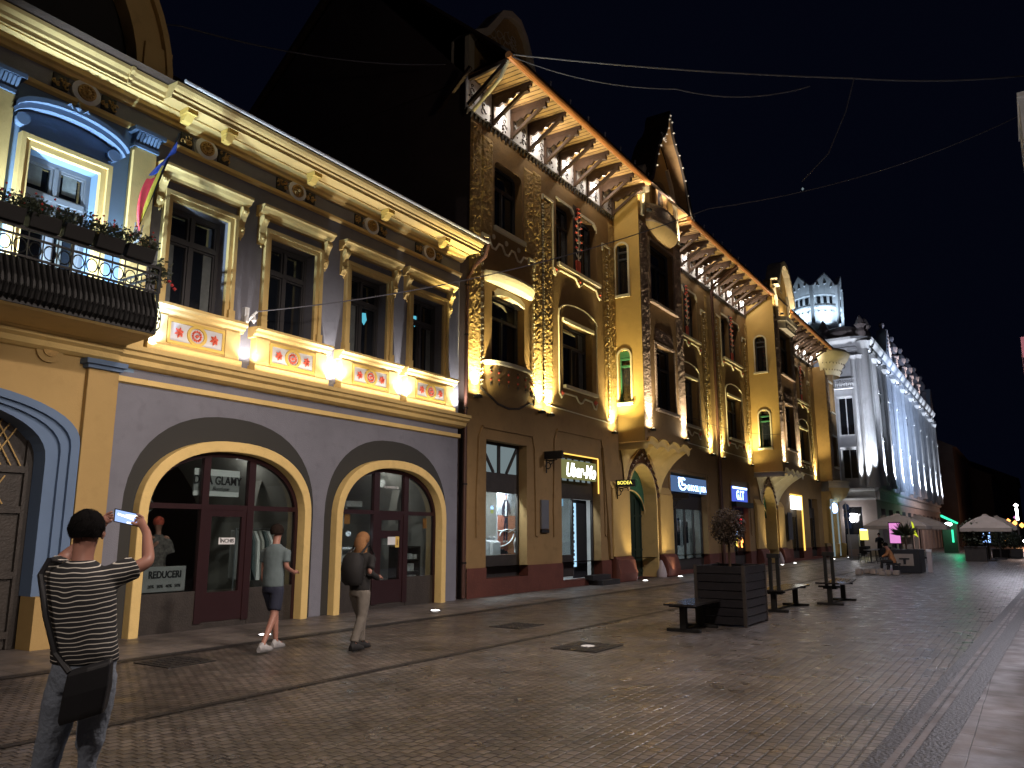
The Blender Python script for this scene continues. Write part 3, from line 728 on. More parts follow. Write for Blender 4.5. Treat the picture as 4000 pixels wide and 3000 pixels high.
# bow window hood and parapet
def bow(c, hw, z, dep, n=16): return [(c-hw*math.cos(PI*i/n), Y0-dep*math.sin(PI*i/n)**.8, z) for i in range(n+1)]
hd = MB(); hd.loft([bow(18.85,1.2,8.75,.02), bow(18.85,1.22,8.75,.36), bow(18.85,1.25,8.85,.42), bow(18.85,1.27,8.95,.46), bow(18.85,1.27,9.02,.46), bow(18.85,1.2,9.1,.02)]); hd.build('window_hood', 'trim', OH)
hd = MB(); hd.ring([(18.1,8.55),(18.25,8.68),(18.85,8.72),(19.5,8.68),(19.75,8.55)], [(18.1,8.4),(18.3,8.5),(18.85,8.56),(19.45,8.5),(19.75,8.4)], Y0-.02, Y0+.3); hd.build('window_head', 'trim', OH)
pa = MB(); pa.loft([bow(18.8,.5,5.25,.02), bow(18.8,.95,5.5,.22), bow(18.8,1.1,5.8,.34), bow(18.8,1.13,6.3,.36)]); pa.build('bow_parapet', 'wall2', OH, smooth=True)
pa = MB(); pa.loft([bow(18.8,1.13,6.3,.36), bow(18.8,1.19,6.33,.42), bow(18.8,1.20,6.42,.43), bow(18.8,1.1,6.44,.1), bow(18.8,1.1,6.44,0)]); pa.build('parapet_rim', 'trim', OH)
fl = MB()
for i in range(7):
    a = PI*(.1+.8*i/6); x = 18.8-1.12*math.cos(a); y = Y0-.36*math.sin(a)**.8-.015
    fl.m = 1; fl.lathe([(0,-.045),(.04,0),(0,.045)], (x,y,6.08), 8); fl.lathe([(0,-.04),(.035,0),(0,.04)], (x,y,5.88), 8); fl.m = 0; fl.lathe([(0,-.13),(.03,0),(0,.02)], (x,y,5.79), 6); fl.lathe([(0,-.02),(.05,.01),(0,.03)], (x,y,6.16), 8)
fl.build('parapet_flowers', ['trimd','red'], OH)
# one casement set
def oh_window(x0, x1, z0, z1, y=12.70, round_=False, mat='frame', par=OH, green=False):
    f = MB(); xm = (x0+x1)/2; w = .06; zt = z0+(z1-z0)*.68
    f.box(x0, x0+w, y-.05, y+.02, z0, z1); f.box(x1-w, x1, y-.05, y+.02, z0, z1); f.box(x0+w, x1-w, y-.05, y+.02, z1-w, z1); f.box(x0+w, x1-w, y-.05, y+.02, z0, z0+w)
    f.box(x0+w, x1-w, y-.06, y+.02, zt-.04, zt+.04); f.box(xm-.035, xm+.035, y-.055, y+.02, z0+w, zt-.04)
    f = f.build('window', mat, par); g = MB(); g.box(x0+.01, x1-.01, y+.021, y+.04, z0, z1); g.build('pane', 'pane', f); return f
oh_window(18.1, 19.62, 10.55, 12.65); oh_window(18.0, 19.75, 6.5, 8.5)
def corner_round(x0, x1, z1, y, r=.22):
    m = MB()
    for s, x in ((1, x0), (-1, x1)):
        m.cut(); a = [(x+s*r-s*r*math.cos(t*PI/12), z1-r+r*math.sin(t*PI/12)) for t in range(7)]
        m.prism([(x, z1)]+a, y, y+.3)
    return m
corner_round(18.1, 19.62, 12.65, Y0).pieces('window_corner', 'wall2', OH)
# double-window bays
for bi, c in enumerate(DB):
    cr = MB()
    for q0, q1 in ((-1.47,-.26),(.25,1.46)):
        f = oh_window(c+q0, c+q1, 10.52, 12.74, mat='frame')
        m = corner_round(c+q0, c+q1, 12.78, Y0, .2); cr.v, cr.f, cr.mi, cr.s = cr.v, cr.f, cr.mi, cr.s
        m.pieces('window_corner', 'wall2', OH)
        h = MB(); h.prism([(c+q0-.02,12.78),(c+q0-.02,12.86),(c+q1-.15,12.86),(c+q1+.04,12.72),(c+q1+.04,12.5),(c+q1,12.5),(c+q1,12.6),(c+q1-.2,12.78)], Y0-.03, Y0+.04); h.build('window_head', 'trim', f)
        cu = MB(); cu.box(c+q1-.32, c+q1-.08, 12.705, 12.718, 10.6, 12.6); cu.build('curtain', 'curtain', f)
    # flower pier
    p = MB(); p.m = 0; p.box(c-.27, c+.26, Y0-.02, Y0+.02, 10.5, 13.0)
    r = random.Random(bi+3); p.m = 1
    p.prism([(c-.14,10.55),(c+.12,10.55),(c+.16,10.95),(c+.1,11.0),(c-.12,11.0),(c-.18,10.95)], Y0-.06, Y0-.02)
    p.m = 2; p.tube([(c,Y0-.05,11.0),(c+.02,Y0-.06,11.6),(c-.02,Y0-.05,12.3),(c,Y0-.04,12.9)], [.035,.03,.02,.01], 5)
    for z in (11.1, 11.35, 11.62, 11.9, 12.15, 12.4):
        for s in (-1, 1):
            p.m = 2; p.tube([(c,Y0-.05,z),(c+s*.1,Y0-.06,z+.03),(c+s*.18,Y0-.05,z+.15)], [.03,.028,.01], 5)
            if z > 11.3: p.m = 1; p.lathe([(0,-.055),(.06,0),(0,.05)], (c+s*.17, Y0-.06, z+.08), 7)
    p.m = 1
    for z in (12.6, 12.75, 12.9): p.lathe([(0,-.06),(.09,0),(0,.06)], (c, Y0-.05, z), 8)
    p.build('flower_pier', ['trimd','red','trim'], OH)
    s = MB(); s.box(c-1.45, c+1.6, Y0-.12, Y0+.03, 10.42, 10.54)
    sc_ = [(c-1.74,10.25),(c-1.62,10.05),(c-1.5,10.2),(c-1.3,10.28),(c-.25,10.28),(c-.1,10.15),(c+.03,10.07),(c+.16,10.15),(c+.3,10.28),(c+1.3,10.25),(c+1.45,10.05),(c+1.58,9.98),(c+1.7,10.1),(c+1.68,10.3)]
    s.tube([(x,Y0-.05,z) for x, z in sc_], .035, 6); s.build('window_sill', 'trim', OH)
    s = MB(); [s.cut().lathe([(0,-.08),(.07,0),(0,.08)], (x, Y0-.05, z), 8) for x, z in ((c-1.6,10.22),(c+.03,10.22),(c+1.58,10.15))]; s.pieces('sill_stud', 'red', OH)
    utrim(c-2.44, c-1.72, 12.5, 12.4, 10.15); utrim(c+1.9, c+2.5, 12.2, 12.0, 12.0); tr.tube([(c-1.745,Y0-.04,10.2),(c-1.70,Y0-.04,10.05),(c-1.60,Y0-.04,10.03)], .03, 5)
    beads(c-2.40, 5.8, 12.3); beads(c+2.2, 5.7, 12.0)
    tr.cut(); tr.tube([(c-2.4,Y0-.02,5.72),(c-2.2,Y0-.03,5.62),(c,Y0-.03,5.58),(c+2.3,Y0-.03,5.56)], .022, 5)
    # lower window
    f = oh_window(c-1.12, c+.98, 6.42, 8.6)
    s = MB(); A = [(c-1.42,6.1),(c-1.42,8.7),(c-1.38,8.95)]+arc(c, 8.9, 1.35, .38, 12, PI*.97, PI*.03)+[(c+1.30,8.9),(c+1.28,6.4)]
    s.tube([(x,Y0-.03,z) for x, z in A], .028, 6)
    s.box(c-1.15, c+1.05, Y0-.08, Y0+.03, 8.58, 8.70); s.box(c-1.14, c+1.2, Y0-.13, Y0+.02, 6.32, 6.43)
    s.tube([(c-1.42,Y0-.04,6.12),(c-1.3,Y0-.04,5.98),(c-1.12,Y0-.04,6.15),(c-.3,Y0-.04,6.15),(c-.15,Y0-.04,6.0),(c,Y0-.04,5.95),(c+.15,Y0-.04,6.0),(c+.3,Y0-.04,6.15),(c+.85,Y0-.04,6.12),(c+1.0,Y0-.04,5.92),(c+1.14,Y0-.04,5.9),(c+1.24,Y0-.04,6.1)], .032, 6)
    s.build('surround', 'trim', f)
    for q in (-1, 1): s_ = MB(); s_.lathe([(0,-.1),(.09,0),(0,.1)], (c-1.28 if q < 0 else c+1.1, Y0-.05, 6.13), 8); s_.build('stud', 'red', f)
    cu = MB(); cu.box(c-.9, c-.55, 12.705, 12.718, 6.5, 8.5); cu.cut(); cu.box(c+.55, c+.85, 12.705, 12.718, 6.5, 8.5); cu.pieces('curtain', 'curtain', f)
    if c < 24: UPL += [(c-2.16, 12.24, 5.36), (c+2.38, 12.24, 5.28)]
    elif c > 35 and c < 45: UPL += [(c-2.5, 12.24, 5.32), (c+2.2, 12.24, 5.30)]
    elif c < 35: UPL += [(c+2.45, 12.24, 5.35)]
    elif c > 54: UPL += [(c-2.3, 12.24, 5.3), (c+2.6, 12.24, 5.3)]
UPL += [(17.15, 12.24, 5.38), (20.53, 12.24, 5.38)]
tr.pieces('wall_trim', 'trim', OH); td.build('dark_trim', 'trimd', OH)
sm = MB()   # stepped relief round the shop openings
for a, b_, zt in ((17.4, 20.3, 4.55), (21.5, 24.9, 4.9), (30.9, 35.7, 4.35), (38.8, 42, 4.3)):
    for q, x in ((-1, a), (1, b_)): sm.cut(); sm.prism([(x,1.6),(x+q*.12,1.55),(x+q*.14,2.4),(x+q*.04,zt-.3),(x-q*.12,zt),(x-q*.16,zt-.06),(x-q*.05,zt-.4),(x,2.4)], Y0-.045, Y0+.01)
    sm.cut(); sm.box(a+.15, b_-.15, Y0-.045, Y0+.01, zt-.03, zt+.03)
sm.cut(); sm.prism([(24.75,4.6),(25.0,4.6),(25.75,0.8),(25.2,.8)], Y0-.10, Y0+.01)
sm.pieces('shop_relief', 'wall2', OH)

# -------------------------------------------------------------- timber eaves
def eaves(x0, x1, name_i, nb, first):
    s = MB(); s.poly([(x0,10.95,14.68),(x1,10.95,14.68),(x1,12.42,14.68),(x0,12.42,14.68)]); s.box(x0, x1, 10.93, 10.97, 14.66, 14.80)
    so = s.build('eaves_boards', 'soffit', OH); s = MB()
    for i in range(int((x1-x0)/.2)):
        x = x0+.2*i; s.box(x, x+.016, 10.97, 12.4, 14.668, 14.679)
    s.build('board_joints', 'beam', so)
    g = MB(); g.tube([(x0-.1,10.88,14.72),(x1,10.88,14.72)], .10, 10); g.build('gutter', 'gutter', OH)
    fp = MB(); fp.box(x0, x1, Y0-.02, Y0+.02, 13.62, 14.68); o = fp.build('frieze_panel', 'whitep', OH)
    dp = MB(); r = random.Random(name_i)
    n = int((x1-x0)/.56)
    for i in range(n):
        xx = x0+.28+i*.56; dp.cut()
        for z, rr in ((13.9,.09),(14.1,.07),(14.28,.09),(14.45,.05)):
            dp.tube([(xx+rr*math.cos(t*.9), Y0-.035, z+rr*math.sin(t*.9)) for t in range(6)], .016, 4)
        for q in range(5): dp.lathe([(0,-.035),(.028,0),(0,.035)], (xx+r.uniform(-.2,.2), Y0-.035, 13.7+r.uniform(0,.45)), 5)
    dp.pieces('frieze_ornament', 'trimd', o)
    te = MB(); te.box(x0, x1, Y0-.07, Y0, 13.60, 13.65)
    for i in range(int((x1-x0)/.2)): te.prismx([(Y0-.02,13.60),(Y0-.09,13.60),(Y0-.03,13.44)], x0+.2*i, x0+.2*i+.07)
    te.build('dentil_course', 'trimd', OH)
    for i in range(nb):
        x = first+(x1-.15-first)*i/(nb-1)
        k = MB()
        k.beam((x,12.36,13.75),(x,11.15,14.5),.09,.10); k.beam((x,12.4,14.60),(x,11.0,14.60),.10,.13); k.beam((x,12.33,13.7),(x,12.33,14.6),.10,.09)
        k.prismx([(12.3,14.55),(12.3,14.28),(12.15,14.22),(12.0,14.30),(11.9,14.25),(11.78,14.36),(11.65,14.33),(11.55,14.45),(11.35,14.44),(11.2,14.55)], x-.035, x+.035)
        k.box(x-.07, x+.07, 11.1, 11.22, 14.38, 14.55)
        k.build('eaves_bracket', 'beam', OH)
        if i % 2 == 0 and i < nb-1 or (nb-1 == i and False):
            xb = x+.28
            l = MB(); l.tube([(xb,12.24,13.98),(xb,12.20,14.22)], .045, 8); l.build('eaves_lamp', 'bulb', OH)
            EL.append((xb, 12.12, 14.22))
EL = []
eaves(16.62, 26.25, 1, 9, 17.95); eaves(30.5, 43.1, 2, 12, 31.0); eaves(47.3, 59.3, 3, 12, 47.8)
# hipped corner of the first eaves
k = MB()
for a, b_ in (((16.7,12.36,13.75),(16.6,11.0,14.55)), ((16.75,12.4,14.6),(16.6,10.95,14.6)), ((16.6,13.4,13.8),(16.3,12.0,14.6))): k.beam(a, b_, .10, .11)
k.build('corner_bracket', 'beam', OH)
k = MB(); k.tube([(16.72,12.2,13.52),(16.62,11.2,14.15),(16.62,10.95,14.6)], .055, 8); k.build('gutter_outlet', 'trim', OH)
hk = MB()
for i in range(34):
    x = 17.6+i*1.22
    if 26.2 < x < 30.7 or 43 < x < 47.4: continue
    hk.cut(); hk.tube([(x,10.85,14.8),(x,10.85,15.0),(x-.04,10.83,15.06),(x-.05,10.8,15.0)], .018, 4)
hk.pieces('roof_hook', 'gutterw', OH)
# dim scrolled gable standing over the first bay
g = MB()
sh = [(16.95,14.9),(16.95,16.2),(17.25,16.55),(17.9,17.0),(18.3,17.5),(18.8,18.15),(19.3,18.42),(19.85,18.42),(20.25,18.05),(20.65,17.3),(21.0,16.4),(21.5,15.6),(21.8,14.9)]
g.prism(sh, 12.7, 13.1); gb = g.build('scrolled_gable', 'rough', OH)
g = MB(); g.ring(sh, [(19.3+(x-19.3)*.88, 14.9+(z-14.9)*.93) for x, z in sh], 12.55, 13.2); g.build('coping', 'trim', gb)
g = MB(); scroll(g, 19.0, 16.8, 1.8, 1.6, 12.66, 5); scroll(g, 19.6, 17.2, 1.5, 1.2, 12.66, 8); g.build('relief', 'trim', gb)
# drainpipes
for x in (37.0,):
    t = root('drainpipe', (x, 12.2, 0), 'dark twin drainpipe between the two middle bays of the ochre house', 'drainpipe')
    m = MB(); m.tube([(x,10.9,14.6),(x,11.1,14.45),(x,12.2,13.75),(x,12.25,13.4),(x,12.25,.1)], .07, 8); m.tube([(x+.22,10.95,14.6),(x+.22,12.2,13.85),(x+.22,12.28,13.4),(x+.22,12.28,.1)], .05, 8); m.build('pipe', 'pipe', t, smooth=True)

# -------------------------------------------------------------- projecting bays
def oriel(x0, x1, yf, side_y, hw, zz, top, ori):
    O = OH
    w = MB()
    hs = [(side_y-hw, side_y+hw, z0, z1) for z0, z1 in zz]
    wall_grid(w, yf, Y0, 4.9, 13.7, hs, x0, .22, 'y')
    for h in hs: arch_fill(w, h[0], h[1], h[3]-hw, x0, 'y')
    wall_grid(w, yf, Y0, 4.9, 13.7, [], x1, .2, 'y')
    w.poly([(x0,yf,4.9),(x1,yf,4.9),(x1,Y0,4.9),(x0,Y0,4.9)])
    w.poly([(x0,yf,13.7),(x0,Y0,13.7),(x0,Y0,14.6),(x0,yf,14.6)]); w.poly([(x1,yf,13.7),(x1,Y0,13.7),(x1,Y0,14.6),(x1,yf,14.6)])
    w.build('bay_side', 'side', O)
    for h in hs:
        f = MB(); xx = x0+.16
        f.box(xx-.02, xx+.04, h[0], h[0]+.05, h[2], h[3]); f.box(xx-.02, xx+.04, h[1]-.05, h[1], h[2], h[3])
        for z in (h[2]+.02, h[3]-.62, h[3]-.35): f.box(xx-.03, xx+.04, h[0]+.05, h[1]-.05, z, z+.07)
        f.box(xx-.025, xx+.04, h[0]+.05, h[1]-.05, h[3]-.26, h[3]-.02) if h[2] < 9 and x0 < 30 else None
        f = f.build('window', 'greenw' if h[2] < 9 else 'frame', O)
        g = MB(); g.box(xx+.045, xx+.06, h[0]-.01, h[1]+.01, h[2], h[3]); g.build('pane', 'pane', f)
        t = MB(); a = [(side_y-hw-.0, h[2])]+arc(side_y, h[3]-hw, hw, hw, 12)+[(side_y+hw, h[2])]; a2 = [(side_y-hw-.07, h[2])]+arc(side_y, h[3]-hw, hw+.07, hw+.07, 12)+[(side_y+hw+.07, h[2])]
        n = len(a); rows = [[(x0-.03, y, z) for y, z in a], [(x0-.03, y, z) for y, z in a2], [(x0, y, z) for y, z in a2]]; t.loft(rows)
        t.box(x0-.1, x0+.1, h[0]-.1, h[1]+.12, h[2]-.1, h[2]); t.build('surround', 'trim', f)
    c = (x0+x1)/2; W = x1-x0
    fw = MB(); wh = [(c-.92, c+.92, 6.25, 8.75), (c-1.2, c+1.2, 10.4, 12.85)]
    wall_grid(fw, x0, x1, 4.9, 13.6, wh, yf, .3); fw.build('bay_front', 'wall2', O)
    for h in wh:
        f = oh_window(*h, y=yf+.26); s = MB()
        s.ring([(h[0]-.1,h[2]),(h[0]-.1,h[3]+.1),(h[1]+.1,h[3]+.1),(h[1]+.1,h[2])], [(h[0],h[2]),(h[0],h[3]),(h[1],h[3]),(h[1],h[2])], yf-.05, yf+.02); s.box(h[0]-.15, h[1]+.2, yf-.15, yf+.05, h[2]-.1, h[2]); s.build('surround', 'rough2', f)
    r = MB(); global k; k = 50+ori
    for a, b_ in ((x0+.03, x0+.72), (x1-.80, x1-.03)): rough_patch(r, a, b_, 5.5, 13.4, yf-.015, .035, .1, ori+int(a))
    rough_patch(r, x0+.75, c-1.3, 9.0, 13.3, yf-.01, .025, .1, ori+9); rough_patch(r, c-.9, c+.95, 8.95, 9.4, yf-.01, .025, .1, ori+8)
    r.build('banded_stone', 'rough2', O)
    UPW.append((x0+.38, yf-.17, 5.42)); UPW.append((x1-.42, yf-.17, 5.38))
    return c
UPW = []
c1 = oriel(26.2, 30.45, 11.35, 12.08, .24, ((6.37,8.35),(10.48,12.52)), 'gable', 1)
c2_ = oriel(43.1, 47.3, 10.85, 11.67, .29, ((6.2,8.25),(10.4,12.42)), 'scroll', 2)
# gable of the first bay: onion profile
hp = [(0,18.6),(.16,18.35),(.28,17.9),(.55,17.5),(.95,17.15),(1.3,16.7),(1.6,16.2),(1.85,15.6),(2.15,14.95),(2.4,14.7)]
pf = [(-x, z) for x, z in reversed(hp)]+hp[1:]
g = MB(); g.prism([(c1+x*.9, 13.6+(z-13.6)*.96) for x, z in pf]+[(c1+2.1,13.6),(c1-2.1,13.6)], 11.37, 11.6)
gw = g.build('bay_gable', 'side', OH)
g = MB(); o_ = [(c1+x, z) for x, z in pf]; i_ = [(c1+x*.9, 14.6+(z-14.6)*.955) for x, z in pf]; g.ring(o_, i_, 10.72, 10.82); g.build('bargeboard', 'trimd', gw)
g = MB(); g.loft([[(x, y, z) for x, z in [(c1+x*.94, 14.6+(z-14.6)*.97) for x, z in pf]] for y in (10.8, 11.36)]); g.build('gable_soffit', 'soffit', gw)
g = MB(); g.loft([[(x, y, z+.05) for x, z in o_] for y in (10.72, 11.5, 11.75)]); g.build('gable_roof', 'roof', gw)
st = MB()
for x, z in i_[2:-2]:
    st.lathe([(0,-.05),(.05,0),(0,.05)], (x, 10.70, z), 6)
for k2 in range(4): [st.lathe([(0,-.045),(.04,0),(0,.045)], (c1-.95+.14*k2, 10.75, 17.05+.1*q), 6) for q in range(3)]
st.build('gable_studs', 'shoe', gw)
g = MB(); a = [(c1-.62,14.3)]+arc(c1, 15.0, .62, .62, 14)+[(c1+.62,14.3)]; b_ = [(c1-.42,14.3)]+arc(c1, 14.95, .42, .42, 14)+[(c1+.42,14.3)]; g.ring(a, b_, 11.22, 11.38); g.build('gable_window_surround', 'wall2', gw)
g = MB(); g.prism(b_, 11.34, 11.36); g.build('gable_window', 'pane', gw)
g = MB()
for s in (-1, 1):
    g.cut(); g.prism([(c1+s*1.75,13.6),(c1+s*1.95,13.6),(c1+s*1.8,15.0),(c1+s*1.4,16.0),(c1+s*.95,16.6),(c1+s*.85,16.5),(c1+s*1.25,15.9),(c1+s*1.6,15.0)], 11.25, 11.38)
g.pieces('gable_rib', 'trim', gw)
g = MB()   # small bow balcony under the gable window
bb = lambda hw, z, d: [(c1-hw*math.cos(PI*i/16), 11.35-d*math.sin(PI*i/16), z) for i in range(17)]
g.loft([bb(.4,13.0,.05), bb(.95,13.12,.25), bb(1.35,13.35,.42), bb(1.45,13.5,.48)]); g.build('balcony_bowl', 'cream', gw, smooth=True)
g = MB(); g.loft([bb(1.45,13.5,.48), bb(1.5,13.55,.5), bb(1.5,13.62,.5), bb(1.4,13.64,.45), bb(1.4,14.2,.42), bb(1.44,14.25,.46), bb(1.3,14.28,.1)]); g.build('balcony_parapet', 'rough2', gw)
k_ = MB(); k_.prism([(26.15,14.3),(26.55,14.5),(26.5,15.3),(26.2,15.5),(26.0,15.3)], 11.0, 11.3); k_.build('gable_finial', 'trim', gw)
UPH = [(26.35, 10.95, 13.75), (30.15, 11.1, 13.6)]
# scrolled pediment of the second bay
g = MB()
pf2 = [(-2.1,13.6),(-2.0,14.6),(-2.2,15.0),(-2.0,15.6),(-1.5,15.5),(-1.3,15.9),(-1.0,16.4),(-.6,16.9),(0,17.15),(.6,17.05),(1.1,16.7),(1.5,16.2),(1.8,15.6),(2.0,15.0),(2.1,14.5),(2.1,13.6)]
g.prism([(c2_+x, z) for x, z in pf2], 10.9, 11.3); gp = g.build('bay_pediment', 'side', OH)
g = MB(); q = pf2[3:14]; g.ring([(c2_+x, z+.05) for x, z in q], [(c2_+x*.9, z-.22) for x, z in q], 10.55, 11.35); g.build('coping', 'trim', gp)
g = MB(); scroll(g, c2_-.3, 15.8, 1.8, 1.2, 10.86, 12); scroll(g, c2_-1.4, 14.9, .6, 1.0, 10.86, 13); g.tube([(c2_-1.3,10.85,13.6),(c2_-1.35,10.82,14.6),(c2_-1.6,10.85,15.2)], .1, 6); g.tube([(c2_+1.3,10.85,13.6),(c2_+1.35,10.82,14.6),(c2_+1.2,10.85,15.4)], .1, 6); g.build('relief', 'trim', gp)
g = MB(); g.prismz([(c2_-1.5,10.85),(c2_-1.2,10.35),(c2_+1.2,10.35),(c2_+1.5,10.85)], 13.35, 13.6); g.prismz([(c2_-1.3,10.85),(c2_-1.1,10.45),(c2_+1.1,10.45),(c2_+1.3,10.85)], 12.95, 13.35)
for i in range(5): g.lathe([(0,-.12),(.06,0),(0,.12)], (c2_-.7+.35*i, 10.43, 13.15), 6)
g.build('bay_canopy', 'trim', gp)
UPH += [(43.5, 10.45, 13.7), (46.9, 10.45, 13.7)]
# fixtures of the uplights
for x, y, z in UPL+UPW+UPH:
    m = MB(); m.box(x-.10, x+.10, y-.06, y+.10, z-.10, z-.03); m.tube([(x,y,z-.09),(x,y,z-.01)], .05, 8); m.m = 1; m.lathe([(0,0),(.04,0)], (x,y,z-.005), 8); m.build('uplight', ['iron','bulby'], OH)

# -------------------------------------------------------------- portals
def portal(x0, yf, xo0, xo1, idx):
    xa, xb, zt = x0+.55, x0+3.25, 4.3
    c = (xa+xb)/2; r = 1.35; zs = zt-r
    m = MB(); p = leg(c, r, zs, r, 2, 16); m.ring(p, [(c+(x-c)*.93, z if z == 0 else z-.05) for x, z in p], Y0-.08, Y0+.6)
    m.build('portal_arch', 'cream', OH)
    m = MB()
    ia = arc(c, zs, r+.02, r+.02, 16); oa = [(c-1.6, zs-.1),(c-1.62,zs+.3),(c-1.52,zs+.65),(c-1.35,zs+.95),(c-1.15,zs+1.2),(c-.9,zs+1.42),(c-.6,zs+1.65),(c-.3,zs+1.85),(c+.05,zs+2.1),(c+.3,zs+1.9),(c+.55,zs+1.6),(c+.8,zs+1.35),(c+1.0,zs+1.1),(c+1.2,zs+.8),(c+1.4,zs+.45),(c+1.55,zs+.1),(c+1.62,zs-.2)]
    m.ring(oa, ia, Y0-.06, Y0)
    for i in range(1, 16):
        x = (oa[i][0]+ia[i][0])/2; z = (oa[i][1]+ia[i][1])/2
        m.lathe([(0,-.13),(.09,-.02),(.05,.06),(0,.13)], (x, Y0-.08, z), 6)
    m.build('portal_leaf_band', 'pipe', OH)
    # shell canopy between arch and bay
    n = 66
    ob = oa
    def interp(t):
        t = max(0, min(1, t)); u = t*(len(ob)-1); i = min(int(u), len(ob)-2); f = u-i; return (ob[i][0]*(1-f)+ob[i+1][0]*f, ob[i][1]*(1-f)+ob[i+1][1]*f)
    rows = [[] for _ in range(9)]
    for i in range(n+1):
        t = i/n
        if t < .3: q_ = t/.3; bx, bz = interp(.5*q_); T = (xo0-.03, Y0-.05-(Y0-yf)*q_); sc = .0
        else:
            q_ = (t-.3)/.7; bx, bz = interp(.5+.5*q_); T = (xo0+(xo1-xo0)*q_, yf-.06); sc = .20*abs(math.sin(q_*PI*4.0+.5))**.7*(1 if q_ > .02 else 0)
        tz = 4.90+sc
        for k in range(9):
            f = k/8; x = bx+(T[0]-bx)*f**1.9; y = (Y0-.07)+(T[1]-(Y0-.07))*f**1.7 - (.10*f**4 if t >= .3 else 0); z = bz+.02+(tz-bz-.02)*f**.75
            rows[k].append((x, y, z))
    m = MB(); m.loft(rows); m.loft([[(x, y-.05, z+.0) for x, y, z in rows[0]], [(x, y-.07, z+.13) for x, y, z in rows[0]], [(x,y,z) for x,y,z in rows[1]]])
    m.loft([rows[8], [(x+.02, y+.07, z+.03) for x, y, z in rows[8]], [(x+.02, y+.10, z-.25) for x, y, z in rows[8]]])
    sol = m.build('portal_canopy', 'cream' if idx == 0 else 'trim', OH, smooth=True)
    # doors
    d = MB(); d.box(xa-.1, xb+.1, 13.0, 13.06, 0, 4.5); 
    for x in (c-1.2, c-.65, c-.08, c+.08, c+.65, c+1.15): d.box(x-.04, x+.04, 12.96, 13.0, .1, 3.0)
    for z in (.2, 1.0, 2.3): d.box(xa, xb, 12.965, 13.0, z, z+.08)
    d = d.build('portal_door', 'greend', OH)
    ty = MB(); hi = arc(c, 3.0, 1.3, 1.2, 16); lo = arc(c, 2.35, 1.28, .95, 16); ty.ring(hi, lo, 12.85, 12.96)
    for s in (-.55, .5): ty.tube([(c+s+(.32-.03*a)*math.cos(a*.7), 12.84, 3.55+(.26-.022*a)*math.sin(a*.7)) for a in range(11)], .025, 5)
    ty.build('tympanum', 'greenw', d)
    ty = MB(); ty.tube([(x,12.84,z) for x, z in lo], .03, 6); ty.tube([(x,12.84,z) for x, z in hi], .022, 6); ty.build('tympanum_moulding', 'cream', d)
    s = MB(); s.poly([(xa-.1,Y0,.02),(xb+.1,Y0,.02),(xb+.1,13.1,.02),(xa-.1,13.1,.02)]); s.build('threshold', 'plinth', OH)
    # piers and corner stones
    pp = MB()
    for a, b_ in ((xa-1.45, xa-.02), (xb+.10, xb+1.45)):
        pp.cut(); pp.box(a, b_, Y0-.16, Y0, .86, 3.2); pp.prismx([(Y0-.16,3.2),(Y0,3.5),(Y0,3.2)], a, b_)
    pp.pieces('portal_pier', 'side', OH, bev=.03)
    pp = MB()
    for a, b_ in ((xa-1.45, xa-.02), (xb+.10, xb+1.45)):
        pp.cut(); pp.prismx([(Y0-.02,0),(Y0-.36,0),(Y0-.40,.3),(Y0-.30,.75),(Y0-.20,.86),(Y0-.02,.86)], a+.05, b_)
    pp.pieces('pier_base', 'plinth', OH, bev=.04)
    pp = MB()
    for x in (xa+.02, xb+.06): pp.cut(); pp.lathe([(.20,0),(.22,.12),(.17,.32),(.10,.5),(.05,.62),(0,.66)], (x, Y0-.12, 0), 10)
    pp.pieces('guard_stone', 'whitec', OH, smooth=True)
portal(26.2, 11.35, 26.2, 30.45, 0)
portal(43.65, 10.85, 43.1, 47.3, 1)
# corner bay at the far end
cb = MB(); X0, X1, YF = 59.3, 62.2, 11.55
hs = [(60.3, 61.5, 6.4, 8.6), (60.3, 61.5, 10.4, 12.6)]
wall_grid(cb, X0, X1, 5.3, 13.6, hs, YF, .3); wall_grid(cb, YF, Y0+.5, 5.3, 13.6, [], X0, .2, 'y'); wall_grid(cb, YF, Y0+2, 5.3, 13.6, [], X1, .2, 'y'); cb.build('corner_bay', 'wall2', OH)
cb = MB(); rough_patch(cb, X0+.05, X0+.75, 5.5, 12.9, YF-.01, .06, .1, 90); cb.build('banded_stone', 'rough2', OH)
for h in hs:
    f = oh_window(*h, y=YF+.25); s = MB(); s.box(h[0]-.15, h[1]+.15, YF-.15, YF+.03, h[2]-.12, h[2]); s.box(h[0]-.05, h[1]+.05, YF-.06, YF+.03, h[3], h[3]+.12); s.build('surround', 'trim', f)
cx = (X0+X1)/2; cb = MB()
semi = lambda r, z, e=1: [(cx-r*math.cos(PI*i/18), YF+.3-(r*.75)*e*math.sin(PI*i/18), z) for i in range(19)]
cb.loft([semi(.25,3.85), semi(.75,4.0), semi(1.15,4.3), semi(1.4,4.7), semi(1.45,4.85)]); cb.build('corner_bowl', 'cream', OH, smooth=True)
cb = MB(); cb.loft([semi(1.5,4.85), semi(1.5,4.95), semi(1.4,5.0), semi(1.4,5.2), semi(1.48,5.25), semi(1.48,5.35)]); cb.build('corner_ledge', 'trim', OH)
cb = MB(); cb.loft([semi(1.35,13.0), semi(1.45,13.3), semi(1.75,13.8), semi(2.2,14.25), semi(2.4,14.55), semi(2.45,14.7), semi(2.3,14.8), semi(.2,15.3)]); cb.build('corner_crown', 'trim', OH, smooth=True)
cb = MB()
for i in range(1, 18): a = PI*i/18; [cb.lathe([(0,-.08),(.035,0),(0,.08)], (cx-rr*math.cos(a), YF+.26-rr*.75*math.sin(a), z), 5) for rr, z in ((1.55,13.35),(1.85,13.8))]
cb.build('crown_ornament', 'trimd', OH)
